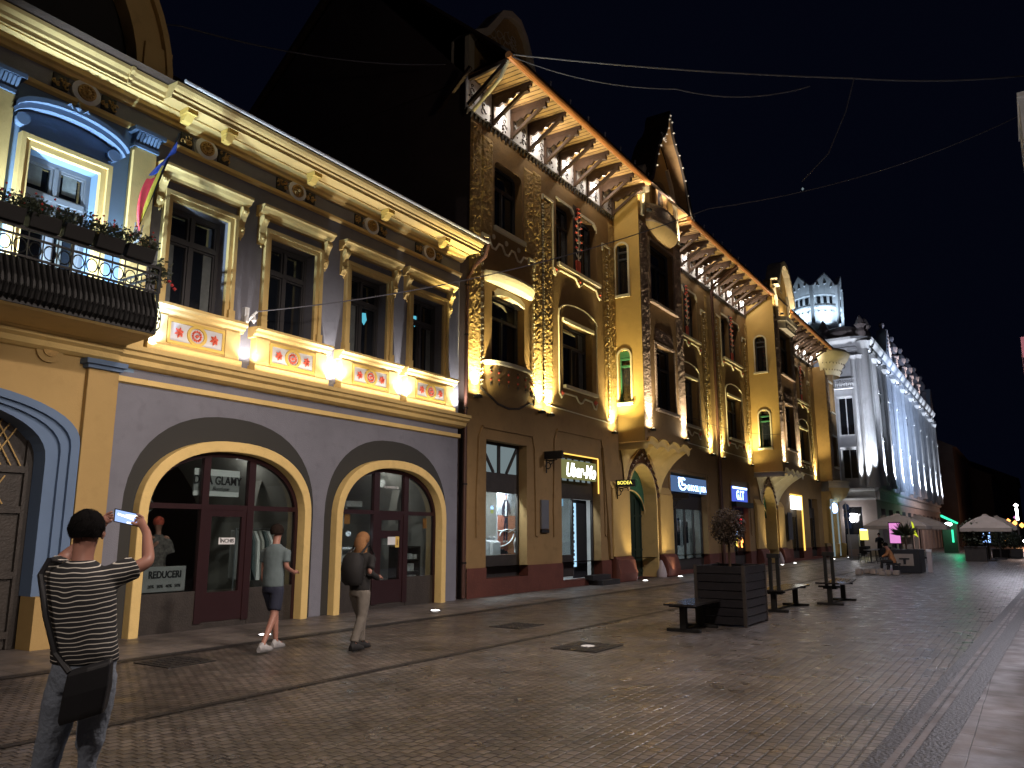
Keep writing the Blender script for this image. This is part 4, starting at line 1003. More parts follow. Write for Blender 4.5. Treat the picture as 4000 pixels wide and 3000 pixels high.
# ================================================================== SHOPS OF THE OCHRE HOUSE
def glow(name, col, st): M[name] = emis(name, col, st)
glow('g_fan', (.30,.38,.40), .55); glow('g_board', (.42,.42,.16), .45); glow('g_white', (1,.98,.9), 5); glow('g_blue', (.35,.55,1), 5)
glow('g_bboard', (.10,.18,.36), .8); glow('g_warm', (1,.62,.12), 1.6); glow('g_red', (1,.02,.05), 3.5); glow('g_cyan', (.45,.75,1), 1.1)
glow('g_yel', (1,.85,.15), 1.8); glow('g_bnav', (.06,.10,.5), 1.4); glow('g_pink', (.9,.32,.75), .9); glow('g_lyel', (.75,.85,.05), .9); glow('g_green', (.05,.95,.45), 1.6)
glow('g_gw', (.75,1,.95), 9); glow('g_screen', (.30,.50,1), 1.6); glow('g_or', (1,.35,.08), 4)
M['poster_top'] = paint('poster_grey_street', (.30,.31,.33), .6, .35, 6); M['court'] = paint('poster_terracotta', (.42,.15,.10), .6, .1); M['jacket'] = paint('poster_jacket', (.035,.03,.045), .6, .3, 9)
def shopbox(x0, x1, zt, back, mat='shopwall'):
    m = MB(); z0 = .1
    m.poly([(x0-.3,back,z0),(x1+.9,back,z0),(x1+.9,back,zt),(x0-.3,back,zt)]); m.poly([(x0-.3,12.77,z0),(x0-.3,back,z0),(x0-.3,back,zt),(x0-.3,12.77,zt)]); m.poly([(x1+.9,12.77,z0),(x1+.9,back,z0),(x1+.9,back,zt),(x1+.9,12.77,zt)])
    m.poly([(x0-.3,12.77,zt),(x1+.9,12.77,zt),(x1+.9,back,zt),(x0-.3,back,zt)]); m.poly([(x0-.3,12.77,z0),(x1+.9,12.77,z0),(x1+.9,back,z0),(x0-.3,back,z0)])
    return m.build('shop_room', mat, OH, recalc=False)
# --- shop window with the fashion poster
x0, x1 = 17.76, 19.86
f = MB(); y = 12.72; w_ = .07
for a, b_, c_, d_ in ((x0,x0+w_,.46,4.22),(x1-w_,x1,.46,4.22),(x0+w_,x1-w_,4.14,4.22),(x0+w_,x1-w_,2.8,3.36),(x0+w_,x1-w_,.46,1.06)): f.box(a, b_, y-.04, y+.04, c_, d_)
xm = (x0+x1)/2
f.box(xm-.05, xm+.05, y-.05, y+.02, 3.36, 4.14)
f.beam((x0+.12,y-.03,4.14),(xm-.28,y-.03,3.36),.05,.08); f.beam((xm+.95,y-.03,4.14),(xm+.38,y-.03,3.36),.05,.08)
f = f.build('shop_window', 'darkwood', OH)
g = MB(); g.box(x0+w_, x1-w_, y+.01, y+.02, 3.36, 4.14); g.build('fanlight', 'g_fan', f)
g = MB(); g.box(x0+w_, x1-w_, y+.01, y+.015, 1.06, 2.8); g.build('pane', 'glass', f)
shopbox(x0, x1, 3.3, 14.6)
t = root('fashion_poster', (19.8, 13.06, 1.05), 'tall poster of a man in a dark jacket on a red sports court', 'poster')
m = MB(); m.box(19.28, 20.5, 13.06, 13.08, 1.05, 2.88); m.build('sheet', 'poster_top', t)
m = MB(); m.box(19.30, 20.5, 13.052, 13.06, 1.05, 2.18); m.build('court', 'court', t)
m = MB()
m.tube([(19.3+.85*math.sin(a*.16), 13.05, 1.28+.42*(1-math.cos(a*.16))*1.0) for a in range(10)], .018, 4)
m.tube([(19.85+.45*math.cos(a*.4), 13.05, 1.6+.18*math.sin(a*.4)) for a in range(9)], .015, 4); m.tube([(19.3,13.05,1.75),(19.9,13.05,1.70),(20.4,13.05,1.86)], .012, 4); m.tube([(20.2,13.05,1.1),(20.15,13.05,1.4),(20.4,13.05,1.72)], .025, 4)
m.build('court_lines', 'paper', t)
m = MB(); q = 13.045
m.m = 0; m.prism([(19.66,2.62),(19.62,2.60),(19.52,2.45),(19.50,2.22),(19.56,2.18),(19.62,2.3),(19.62,2.14),(19.84,2.14),(19.86,2.34),(19.92,2.2),(19.98,2.25),(19.94,2.5),(19.84,2.61),(19.80,2.63)], q, q+.004)
m.prism([(19.65,2.12),(19.82,2.12),(19.84,1.85),(19.78,1.45),(19.72,1.45),(19.74,1.95),(19.70,1.95),(19.66,1.45),(19.59,1.45),(19.63,1.9)], q, q+.004)
m.prism([(19.68+.055*math.cos(a)+.04, 2.77+.06*math.sin(a)) for a in [i*PI/6 for i in range(12)]], q, q+.003)
m.m = 1; m.prism([(19.69,2.6),(19.76,2.6),(19.78,2.16),(19.66,2.16)], q-.004, q); m.box(19.57,19.67,q-.004,q,1.40,1.45); m.box(19.71,19.81,q-.004,q,1.40,1.45)
m.m = 2; m.prism([(19.72+.04*math.cos(a), 2.71+.065*math.sin(a)) for a in [i*PI/6 for i in range(12)]], q-.004, q)
m.build('figure', ['jacket','paper','skin'], t)
t = root('window_sign', (19.2, 13.2, 2.25), 'small blue and yellow neon sign in the shoe shop window', 'sign')
text('digits', '66', .16, (19.22, 13.2, 2.40), 'g_blue', t); text('digits', '00', .15, (19.22, 13.2, 2.28), 'g_lyel', t)
t = root('shoe_display', (18.9, 12.95, 1.06), 'white display plinths with white shoes at the foot of the shop window', 'display')
m = MB(); m.box(18.2, 19.2, 12.95, 13.2, 1.06, 1.45); m.box(18.75, 19.15, 12.85, 12.95, 1.06, 1.42); m.build('plinth', 'whiteb', t, bev=.01)
def shoe(mb, x, y, z, L=.16, tilt=0):
    mb.loft([[(x+L*u, y+wd*v, z+h*(.0 if v < 2 and k < 2 else 1)) for k, (v) in enumerate((-1, 1, 1, -1))] for u, wd, h in ((0,.03,.09),(.25,.032,.10),(.5,.035,.06),(.8,.038,.045),(1,.02,.02))], True)
    mb.box(x-.005, x+L+.01, y-.04, y+.04, z-.02, z)
m = MB(); [shoe(m, x, 13.0, 1.47) for x in (18.28, 18.5, 18.78, 19.0)]; m.build('shoes', 'shoe', t)
m = MB(); m.m = 0; m.box(19.2, 19.75, 12.88, 13.0, 1.08, 1.10); shoe(m, 19.3, 12.93, 1.12, .3); m.build('boot', 'ink', t)
m = MB(); m.lathe([(0,0),(.09,.03),(.07,.12),(0,.14)], (18.25,12.9,1.08), 10); tag(m.build('red_ornament', 'g_red', None) if False else m.build('gift_bag', 'red', None), 'small red bag at the left foot of the shoe shop window', 'bag')
m = MB(); m.box(17.9, 19.7, 13.9, 14.1, .5, 2.2); tag(m.build('display_wall', 'ink'), 'dark shelving at the back of the shoe shop', 'shelf')
area('shop_lamp', (18.9, 12.88, 3.0), (18.9, 13.6, 1.4), 240, (.88,.95,1), 1.5, .12)
# --- door with the box sign
x0, x1 = 21.93, 24.62
f = MB()
for a, b_, c_, d_ in ((x0,x0+.08,.46,4.2),(x1-.08,x1,.2,4.2),(x0+.08,x1-.08,2.78,3.36),(x0+.08,23.18,.3,.98),(23.10,23.2,.98,2.78),(x0+.08,x1-.08,4.1,4.2)): f.box(a, b_, 12.68, 12.76, c_, d_)
f = f.build('shop_door', 'darkwood', OH)
g = MB(); g.box(x0+.08, 23.1, 12.72, 12.725, .98, 2.78); g.build('pane', 'glass', f)
g = MB(); g.box(x0+.08, x1-.08, 12.73, 12.74, 3.36, 4.1); g.build('fanlight', 'g_fan', f)
g = MB(); [g.beam((x,12.71,4.1),(x+.1,12.71,3.36),.05,.07) for x in (22.35,22.8,23.25,23.7,24.1)]; g.build('fanlight_bars', 'darkwood', f)
g = MB(); g.box(23.6, x1-.08, 12.9, 12.95, .2, 2.78); g.build('door_leaf', 'ink', f)
shopbox(x0, x1, 3.3, 15)
t = root('lit_display_strip', (23.4, 12.82, .6), 'narrow lit showcase strip beside the dark door leaf', 'showcase')
m = MB(); m.box(23.24, 23.60, 12.8, 12.84, .58, 2.66); m.build('panel', 'g_cyan', t)
m = MB(); r = random.Random(4)
for i in range(14): m.box(23.27+r.uniform(0,.05), 23.42+r.uniform(0,.06), 12.792, 12.8, .65+i*.14, .70+i*.14+r.uniform(0,.05))
m.build('goods', 'ink', t)
t = root('shop_counter', (22.7, 13.4, .1), 'white cabinets and boxes inside the brightly lit phone shop', 'cabinet')
m = MB(); m.box(22.1, 22.75, 13.0, 13.3, .6, 1.42); m.box(22.85, 23.1, 13.2, 13.4, .6, 2.3); m.box(22.0, 23.3, 14.2, 14.4, .3, 1.2); m.build('cabinet', 'whiteb', t)
m = MB(); m.box(22.1, 22.7, 13.25, 13.3, 1.5, 1.95); m.box(23.25, 23.6, 13.6, 13.8, .6, 2.5); m.build('dark_stock', 'ink', t)
m = MB(); m.box(22.55, 23.1, 13.0, 13.03, 2.55, 2.78); o = tag(m.build('ceiling_sign', 'g_cyan'), 'small lit sign hanging inside the top of the phone shop window', 'sign')
area('shop_lamp', (22.7, 12.88, 3.0), (22.7, 13.7, 1.4), 170, (.72,.86,1), 1.4, .12)
t = root('lit_shop_sign', (23.15, 12.35, 3.4), 'glowing white script sign Uber-Mo on an olive board over the shop door', 'sign')
m = MB(); m.box(22.02, 24.28, 12.36, 12.46, 3.40, 4.0); m.build('board', 'g_board', t)
text('lettering', 'Uber-Mo', .60, (23.15, 12.34, 3.66), 'g_white', t, shear=.25, sx=.92, off=.016)
m = MB(); m.box(21.98, 24.5, 12.38, 12.42, 4.17, 4.205); m.box(24.56, 24.60, 12.42, 12.45, 3.0, 4.18); tag(m.build('light_strip', 'g_warm'), 'thin warm light strip along the top of the phone shop doorway', 'light strip')
m = MB(); m.box(23.6, 24.9, 11.85, 12.35, 0, .16); m.box(23.4, 24.7, 12.1, 12.4, .16, .32); tag(m.build('door_step', 'joint'), 'dark stone steps below the phone shop door', 'step')
m = MB(); m.box(20.60, 21.03, 12.34, 12.39, 1.80, 2.66); m.m = 1; m.box(20.60, 21.03, 12.33, 12.39, 1.68, 1.78); tag(m.build('wall_plaque', ['steel','ink']), 'grey vertical plaque on the wall between the two lit shops', 'plaque')
# --- projecting signs, faces towards the camera
def projecting_sign(x, z, txt, label, yw=12.38, w=.62, lit=True):
    t = root('projecting_sign', (x, yw, z), label, 'sign')
    m = MB(); m.box(x-.06, x+.06, yw-w, yw, z, z+.24); m.build('box', 'ink', t, bev=.01)
    m = MB(); m.tube([(x,yw-.02,z-.02),(x,yw-.2,z-.06),(x,yw-.42,z-.02)], .018, 5)
    m.tube([(x,yw-.1-.09*math.cos(a*.8),z-.2+.1*math.sin(a*.8)) for a in range(9)], .015, 5); m.tube([(x,yw-.04,z),(x,yw-.04,z-.42)], .02, 5); m.tube([(x,yw-.2-.06*math.cos(a*.9),z-.1+.06*math.sin(a*.9)) for a in range(8)], .014, 5)
    m.build('scroll_bracket', 'iron', t)
    if txt: text('lettering', txt, .17, (x-.066, yw-w/2, z+.13), 'g_yel', t, rz=-PI/2)
projecting_sign(20.9, 3.9, '', 'dark projecting sign on scroll bracket left of the phone shop')
projecting_sign(25.6, 3.28, 'BODEA', 'projecting sign with yellow letters BODEA left of the portal', 12.25, .72)
projecting_sign(30.9, 3.05, '', 'dark projecting sign with scrolls right of the first portal', 12.3, .75)
# --- blue-signed shop
def simple_shop(x0, x1, zt, label_b, n=3, col='g_cyan'):
    f = MB(); f.box(x0, x1, 12.66, 12.74, 2.7, 3.38); f.box(x0, x1, 12.66, 12.74, .15, .6)
    for i in range(n+1): xx = x0+(x1-x0-.1)*i/n; f.box(xx, xx+.1, 12.66, 12.74, .6, 2.7)
    f = f.build('shop_window', 'darkwood', OH); g = MB(); g.box(x0, x1, 12.71, 12.715, .6, 2.7); g.build('pane', 'glass', f); return f
simple_shop(31.1, 35.4, 4.1, '', 4); shopbox(31.1, 34.9, 3.2, 15); area('shop_lamp', (33, 13.6, 3.1), (33, 13.8, 0), 90, (.75,.88,1), 2, .6)
t = root('lit_shop_sign', (33.3, 12.36, 3.4), 'blue lit sign with a white round mascot outline and glowing letters', 'sign')
m = MB(); m.box(31.15, 35.35, 12.38, 12.46, 3.40, 4.05); m.build('board', 'g_bboard', t)
m = MB(); m.tube([(32.35+.42*math.cos(a*.5), 12.36, 3.74+.24*math.sin(a*.5)) for a in range(2, 13)], .045, 6); m.tube([(32.0,12.36,3.98),(32.25,12.36,3.85),(32.3,12.36,3.7),(32.6,12.36,3.72)], .04, 6); m.tube([(31.9,12.36,4.0),(31.95,12.36,3.88)], .04, 5); m.build('emblem', 'g_blue', t)
text('lettering', 'GHIOCEL | MEA', .34, (34.05, 12.35, 3.6), 'g_blue', t, sx=.98, off=.01)
t = root('clothes_display', (33, 13.2, .3), 'racks of pale and blue garments behind the glass of the blue-signed shop', 'display'); m = MB(); r = random.Random(3)
for i in range(12):
    x = 31.3+i*.34; m.m = i % 3; m.box(x, x+.22, 13.3, 13.5, .7+r.uniform(0,.7), 1.9+r.uniform(0,.5))
m.build('garments', ['whiteb','bagk','niche_b' if False else 'navy'], t)
m = MB(); m.box(32.3, 32.75, 12.95, 13.0, .8, 2.0); tag(m.build('lit_poster', 'g_fan'), 'pale lit panel behind the glass of the blue-signed shop', 'poster')
# --- G.IT shop
simple_shop(39.05, 41.7, 4.0, '', 2); shopbox(39.05, 41.3, 3.2, 15); point('shop_lamp', (40.3, 13.6, 2.4), 2.2, (1,.25,.5), .1)
t = root('lit_shop_sign', (40.3, 12.36, 3.2), 'glowing blue sign reading G.I.T in large letters', 'sign')
m = MB(); m.box(39.1, 41.6, 12.38, 12.46, 3.25, 4.0); m.build('board', 'g_bnav', t)
text('lettering', 'G.I.T', .62, (40.3, 12.35, 3.55), 'g_blue', t, off=.02); m = MB(); m.box(39.15, 41.5, 12.35, 12.37, 3.88, 3.98); m.build('light_bar', 'g_blue', t)
m = MB(); m.box(38.8, 41.6, 12.1, 12.36, 2.95, 3.22); tag(m.build('shop_canopy', 'ink'), 'black shallow canopy below the G.I.T sign', 'canopy')
for k_, (x, z, mt, lb, hh) in enumerate(((40.0,2.15,'g_red','left red neon shape in the window under the G.I.T sign',.22),(41.0,2.3,'g_red','right red neon shape in the window under the G.I.T sign',.26),(40.2,1.7,'g_blue','small blue neon square in the window under the G.I.T sign',.14),(40.25,1.25,'g_yel','short yellow neon tube in the window under the G.I.T sign',.4),(41.05,1.2,'g_or','orange neon tube in the window under the G.I.T sign',.45))):
    m = MB(); m.tube([(x+.10*math.cos(a*.7), 12.62, z+hh*.5*math.sin(a*.7)) for a in range(8)], .035, 5); tag(m.build('neon_shape', mt), lb, 'neon sign')
for k_, (x0, x1) in enumerate(((50.4, 53.0), (55.3, 57.9))):
    simple_shop(x0, x1, 4.0, '', 2); m = MB(); m.box(x0, x1, 12.8, 12.9, .1, 4); m.build('shop_back', 'ink', OH)
t = root('lit_shop_sign', (51.6, 12.3, 3.1), 'small blazing white sign past the second portal', 'sign'); m = MB(); m.box(50.5, 52.7, 12.25, 12.4, 3.15, 3.95); m.build('board', 'g_white', t)
m = MB(); m.box(50.4, 53.1, 12.28, 12.4, 4.02, 4.07); m.box(53.05, 53.12, 12.28, 12.36, .6, 4.02); tag(m.build('light_strip', 'g_warm'), 'warm light strip framing the doorway past the second portal', 'light strip')
t = root('lit_shop_sign', (60.2, 11.6, 3.2), 'round-edged blue-white glowing sign under the corner bowl', 'sign'); m = MB(); m.prism([(60.2+.95*math.cos(a*PI/8), 3.45+.36*math.sin(a*PI/8)) for a in range(16)], 11.7, 11.85); m.build('board', 'g_blue', t)
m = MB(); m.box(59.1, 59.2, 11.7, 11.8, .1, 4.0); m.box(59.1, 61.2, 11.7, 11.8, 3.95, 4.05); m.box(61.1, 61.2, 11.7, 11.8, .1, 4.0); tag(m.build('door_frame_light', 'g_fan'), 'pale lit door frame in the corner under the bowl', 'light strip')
m = MB(); 
for x in (59.3, 61.6): m.cut(); m.prismx([(11.6,1.0),(11.45,.95),(11.5,0),(11.9,0),(11.9,1.0)], x, x+.4); m.box(x, x+.4, 11.75, 12.4, 1.0, 4.6)
m.pieces('corner_pier', 'side', OH)
t = root('poster_case', (49.1, 12.2, 1), 'dark framed poster on the pier right of the second portal', 'poster'); m = MB(); m.box(48.9, 49.9, 12.2, 12.24, 1.3, 2.9); m.build('sheet', 'jacket', t)

# ================================================================== WHITE PALACE
WP = root('palace', (80, 10, 0), 'white floodlit palace with round tower and pinnacles beyond the side street', 'building')
XP, YP = 66.0, 9.84
b = MB(); b.box(XP+.3, 115, YP+.3, 30, 4.9, 16.5); b.box(XP+.6, 115, YP+.6, 30, 0, 4.9); b.build('core', 'white', WP)
m = MB(); ops = [(10.9, 12.3, 0, 3.7)]
wall_grid(m, YP, 22, 0, 4.2, ops, XP, .4, 'y'); gx = [(68+i*4.0, 70.2+i*4.0, 0, 3.6) for i in range(12)]
wall_grid(m, XP, 115, 0, 4.2, gx, YP, .4); m.build('ground_floor', 'whitec', WP)
m = MB(); m.box(XP+.35, XP+.45, 10.7, 12.5, 0, 4); m.box(67.5, 115, YP+.38, YP+.45, 0, 3.8); m.build('ground_windows', 'pane', WP)
m = MB(); pf_ = [(0,4.2),(-.1,4.2),(-.15,4.35),(-.05,4.4),(-.05,4.85),(-.25,4.95),(-.3,5.1),(0,5.15)]
m.prismx([(YP+a, z) for a, z in pf_], XP-.3, 115); m.prism([(XP+a, z) for a, z in pf_], YP-.3, 22); m.build('string_course', 'white', WP)
m = MB(); hs = [(10.95, 11.95, 5.9, 8.1), (10.95, 11.95, 9.3, 12.2), (13, 14, 5.9, 8.1), (13,14,9.3,12.2), (15.5,16.5,5.9,8.1)]
wall_grid(m, YP, 22, 5.1, 17.0, hs, XP, .25, 'y'); gx = []
cols = [67.6, 72.6, 77.7, 83.8, 89.9, 95.4, 101.5, 107.6, 113.6]
for i in range(len(cols)-1):
    c = (cols[i]+cols[i+1])/2
    for z0, z1 in ((5.7, 8.3), (9.4, 12.2), (13.2, 15.4)): gx += [(c-.7, c+.7, z0, z1)]
wall_grid(m, XP, 115, 5.1, 16.8, gx, YP, .25); m.build('wall', 'white', WP)
for h in hs: f = MB(); f.box(XP+.15, XP+.2, h[0], h[1], h[2], h[3]); f.box(XP+.1,XP+.15,(h[0]+h[1])/2-.04,(h[0]+h[1])/2+.04,h[2],h[3]); f.box(XP-.16,XP,h[0]-.15,h[1]+.15,h[3]+.1,h[3]+.22); f.box(XP-.1,XP,h[0]-.12,h[0]-.02,h[2],h[3]); f.box(XP-.1,XP,h[1]+.02,h[1]+.12,h[2],h[3]); f.build('window', ['white'], WP)
for h in hs: f = MB(); f.box(XP+.13, XP+.149, h[0], h[1], h[2], h[3]); f.build('pane', 'pane', WP)
for h in gx: f = MB(); f.box(h[0], h[1], YP+.15, YP+.2, h[2], h[3]); o = f.build('pane', 'pane', WP)
f = MB()
for h in gx: f.cut(); f.prism([(h[0]-.2,h[3]+.1),(h[1]+.2,h[3]+.1),(h[1]+.3,h[3]+.35),((h[0]+h[1])/2,h[3]+.7),(h[0]-.3,h[3]+.35)], YP-.3, YP+.02); f.box(h[0]-.2, h[1]+.2, YP-.35, YP, h[2]-.2, h[2])
f.pieces('window_hood', 'white', WP)
f = MB()
for x in cols:
    f.cut(); f.box(x-.35, x+.35, YP-.3, YP, 5.15, 15.8); f.lathe([(.3,5.3),(.26,5.5),(.24,9),(.22,15),(.35,15.4),(.3,15.8)], (x, YP-.42, 0), 10)
    for z in (8.9, 12.7): f.lathe([(0,-.25),(.14,-.1),(.14,.15),(0,.3)], (x, YP-.56, z), 8)
for y in (10.15, 10.65, 12.35, 14.6): f.cut(); f.box(XP-.22, XP, y-.2, y+.2, 5.15, 15.6); f.lathe([(.2,5.3),(.18,15.2),(.3,15.5)], (XP-.25, y, 0), 8)
f.cut(); f.lathe([(.55,5.15),(.5,5.5),(.45,16),(.65,16.6)], (XP+.1, YP+.1, 0), 14)
f.pieces('pilaster', 'white', WP)
f = MB(); q = [(0,15.9),(-.35,15.95),(-.4,16.2),(-.3,16.3),(-.6,16.8),(-.65,17.0),(0,17.1)]
f.prismx([(YP+a, z) for a, z in q], XP+.5, 115); f.prism([(XP+a, z) for a, z in q], YP+.8, 22); f.lathe([(.8,15.9),(1.15,16.0),(1.15,16.2),(1.05,16.3),(1.4,16.8),(1.4,17.0),(.9,17.1)], (XP+.8, YP+.8, 0), 20, PI*.9, PI*1.6); f.build('cornice', 'white', WP)
f = MB(); f.lathe([(1.6,17.0),(1.62,17.2),(1.5,17.6),(1.25,17.95),(.8,18.15),(0,18.2)], (XP+1.2, YP+1.6, 0), 20)
for (x, y) in ((XP, YP+.1), (XP+.2, YP+2.9), (XP+1.0, YP-.1)):
    f.lathe([(.35,17),(.4,17.4),(.25,17.7),(.42,18.0),(.3,18.3),(.15,18.6),(0,18.8)], (x, y, 0), 9)
    for a in range(6): f.lathe([(0,-.15),(.14,0),(0,.15)], (x+.33*math.cos(a), y+.33*math.sin(a), 18.0), 6)
f.build('corner_attic', 'whitec', WP)
f = MB()
for i, x in enumerate(cols[1:]):
    if i in (0, 7): continue
    f.cut(); f.box(x-.5, x+.5, YP-.3, YP+.5, 17.0, 18.4)
    f.lathe([(.5,18.4),(.55,18.7),(.3,18.9),(.45,19.3),(.5,19.6),(.3,20.0),(.12,20.2),(.25,20.5),(.22,20.7),(0,20.9)], (x, YP+.05, 0), 9)
    for s in (-1, 1): f.lathe([(0,17.6),(.3,17.9),(.2,18.2),(0,18.6)], (x+s*.8, YP-.1, 0), 7)
f.pieces('pinnacle', 'whitec', WP)
for x in (77.0, 113.0):
    f = MB(); f.prism([(x-1.6,16.9),(x-1.75,17.6),(x-.2,19.9),(x+.2,19.9),(x+1.7,17.6),(x+1.6,16.9)], YP-.5, YP+.4); f.m = 1
    for t in range(-5, 6): f.lathe([(0,-.12),(.10,0),(0,.12)], (x+t*.26, YP-.52, 17.4+ (2.1-abs(t)*.36)), 6)
    f.build('gable', ['white','trimd'], WP)
tw = MB(); TC = (69.3, 13.75); n8 = 8
TB = PI+.2-.15
def oct_(r, z, ph=TB): return [(TC[0]+r*math.cos(2*PI*i/24+ph), TC[1]+r*math.sin(2*PI*i/24+ph), z) for i in range(24)]
tw.loft([oct_(2.15,16.5), oct_(1.9,17.8), oct_(1.75,18.9), oct_(1.85,19.0), oct_(1.85,19.1), oct_(1.80,19.15), oct_(1.82,20.2), oct_(1.98,20.35), oct_(1.98,20.5), oct_(1.9,20.55), oct_(1.9,21.3), oct_(2.0,21.4), oct_(2.0,21.55)], True)
crown = []
for i in range(25):
    a = 2*PI*(i % 24)/24+TB; pk = [0, .75, 1.1, .0][0] 
    zz = 22.05+(0 if i % 4 == 0 else (.6 if i % 4 in (1, 3) else 1.15))
    crown.append(((TC[0]+2.0*math.cos(a), TC[1]+2.0*math.sin(a), 21.55), (TC[0]+2.12*math.cos(a), TC[1]+2.12*math.sin(a), zz)))
tw.loft([[c[0] for c in crown], [c[1] for c in crown], [(c[1][0]*.99+TC[0]*.01, c[1][1]*.99+TC[1]*.01, c[1][2]+.12) for c in crown], [(c[1][0]*.8+TC[0]*.2, c[1][1]*.8+TC[1]*.2, c[1][2]) for c in crown]])
tw = tw.build('tower', 'white', WP)
f = MB()
for i in range(6):
    a = 2*PI*i/6+TB; f.beam((TC[0]+2.1*math.cos(a), TC[1]+2.1*math.sin(a), 18.9), (TC[0]+2.2*math.cos(a), TC[1]+2.2*math.sin(a), 22.2), .28, .22, (math.cos(a), math.sin(a), 0))
for i in range(24):
    a = 2*PI*i/24+TB
    if i % 4: f.m = 1; f.beam((TC[0]+1.93*math.cos(a), TC[1]+1.93*math.sin(a), 20.65), (TC[0]+1.93*math.cos(a), TC[1]+1.93*math.sin(a), 21.2), .24, .04, (math.cos(a), math.sin(a), 0))
    f.m = 0; f.lathe([(0,-.1),(.08,0),(0,.1)], (TC[0]+1.87*math.cos(a), TC[1]+1.87*math.sin(a), 19.95), 6); f.lathe([(0,-.12),(.12,0),(0,.12)], (TC[0]+2.08*math.cos(a), TC[1]+2.08*math.sin(a), 22.05+.12*(i%3)), 6)
f.build('tower_ornament', ['white','ink'], tw)
f = MB(); f.lathe([(1.5,17.0),(1.4,18.4),(1.0,19.3),(0,19.7)], (66.5, 16.55, 0), 14); f.build('side_dome', paint('pale_green_dome', (.30,.38,.27)), WP, smooth=True)
f = MB(); f.box(XP-.5, XP, 10.7, 12.2, 12.9, 13.0); [f.lathe([(.05,0),(.09,.3),(.05,.6)], (XP-.45, 10.75+i*.16, 13.0), 6) for i in range(9)]; f.box(XP-.5, XP-.4, 10.7, 12.2, 13.6, 13.7); f.build('balcony', 'white', WP)
# ================================================================== GROUND
def sheet(name, pts, z, mat, kind='structure', sub=0):
    m = MB(); m.poly([(x, y, z) for x, y in pts]); o = m.build(name, mat, recalc=False); o['kind'] = kind; return o
yd = lambda x: 1.30-.034*(x-5)     # drainage line
sheet('ground', [(-60,-60),(420,-60),(420,200),(-60,200)], -.012, 'slab2')
def band(name, d0, d1, z, mat):
    sheet(name, [(-12, yd(-12)+d0), (150, yd(150)+d0), (150, yd(150)+d1), (-12, yd(-12)+d1)], z, mat)
sheet('road', [(-12,-.2),(-12,7.05),(160,6.2),(160,-4)], -.004, 'sett')
band('drain_strip', -.50, -.02, .004, 'joint'); band('drain_channel', -.30, -.16, .008, 'slab2'); band('drain_groove', -.245, -.215, .012, 'metald')
sheet('pavement', [(-12,-30),(150,-30),(150,yd(150)-.5),(-12,yd(-12)-.5)], .000, 'slab2')
sheet('inner_paving', [(-12,7.05),(160,6.2),(160,10.2),(-12,10.2)], .000, 'sett2')
sheet('paving_joint', [(-12,7.0),(160,6.15),(160,6.27),(-12,7.12)], .004, 'joint')
sheet('wall_pavement', [(-12,10.30),(66,10.30),(66,12.6),(-12,12.6)], .004, 'slab')
sheet('kerb_strip', [(-12,10.1),(160,10.1),(160,10.32),(-12,10.32)], .008, 'joint')
def manhole(x0, x1, y0, y1, lab, lamp=False):
    t = root('access_cover', ((x0+x1)/2, (y0+y1)/2, 0), lab, 'manhole cover')
    m = MB(); m.box(x0, x1, y0, y1, .001, .012); m.build('frame', 'metald', t)
    m = MB(); 
    for i in range(5):
        for j in range(5): m.box(x0+.06+(x1-x0-.12)*i/5+.01, x0+.06+(x1-x0-.12)*(i+1)/5-.01, y0+.06+(y1-y0-.12)*j/5+.01, y0+.06+(y1-y0-.12)*(j+1)/5-.01, .012, .017)
    m.build('plate', 'joint', t)
manhole(12.15, 13.0, 7.75, 8.4, 'dark square cover in the setts below the smaller arch'); manhole(10.4, 11.3, 5.35, 6.1, 'dark square cover with pale centre nearest the planter')
m = MB(); m.lathe([(.0,.02),(.10,.02),(.11,.012)], (10.85,5.72,0), 12); tag(m.build('cover_plate', 'paper'), 'small pale plate in the middle of the nearer square cover', 'plate')
manhole(6.3, 7.0, 9.2, 9.95, 'dark rectangular cover in front of the larger arch')
GL = [(9.13,10.8,'small bright ground light in front of the larger arch by the walker in shorts'),(13.92,11.04,'bright ground light in front of the smaller arch'),(26.75,11.75,'ground light at the left foot of the first portal'),(30.1,11.75,'ground light at the right foot of the first portal'),(44.3,11.5,'ground light at the left foot of the second portal'),(47.0,11.5,'ground light at the right foot of the second portal'),(56.0,11.2,'left one of two ground lights below the corner bowl'),(60.6,11.1,'right one of two ground lights below the corner bowl')]
for x, y, lb in GL:
    t = root('ground_light', (x, y, 0), lb, 'ground light', 'round lights set in the paving along the wall')
    m = MB(); m.lathe([(.13,.004),(.13,.02),(.095,.022)], (x,y,0), 18); m.build('rim', 'steel', t); m = MB(); m.lathe([(.095,.020),(.06,.03),(0,.033)], (x,y,0), 16); m.build('lens', 'bulb', t)

# ================================================================== STREET FURNITURE
t = root('planter', (15.3, 4.95, 0), 'large dark slatted wooden planter box with a small ball tree', 'planter')
m = MB()
X0, X1, Y0_, Y1_ = 14.6, 15.95, 4.48, 5.42
for k in range(7):
    z = .03+k*.15; m.box(X0, X1, Y0_, Y0_+.03, z, z+.135); m.box(X0, X1, Y1_-.03, Y1_, z, z+.135); m.box(X0, X0+.03, Y0_+.03, Y1_-.03, z, z+.135); m.box(X1-.03, X1, Y0_+.03, Y1_-.03, z, z+.135)
m.build('slats', paint('weathered_dark_boards', (.013,.012,.014), .32, .25, 5, .15, 30), t, bev=.004)
m = MB()
for x in (X0-.01, X1-.05):
    for y in (Y0_-.01, Y1_-.05): m.cut(); m.box(x, x+.06, y, y+.06, 0, 1.08)
m.pieces('corner_post', 'darkwood', t); m = MB(); m.box(X0+.04, X1-.04, Y0_+.04, Y1_-.04, .8, .98); m.build('soil', 'joint', t)
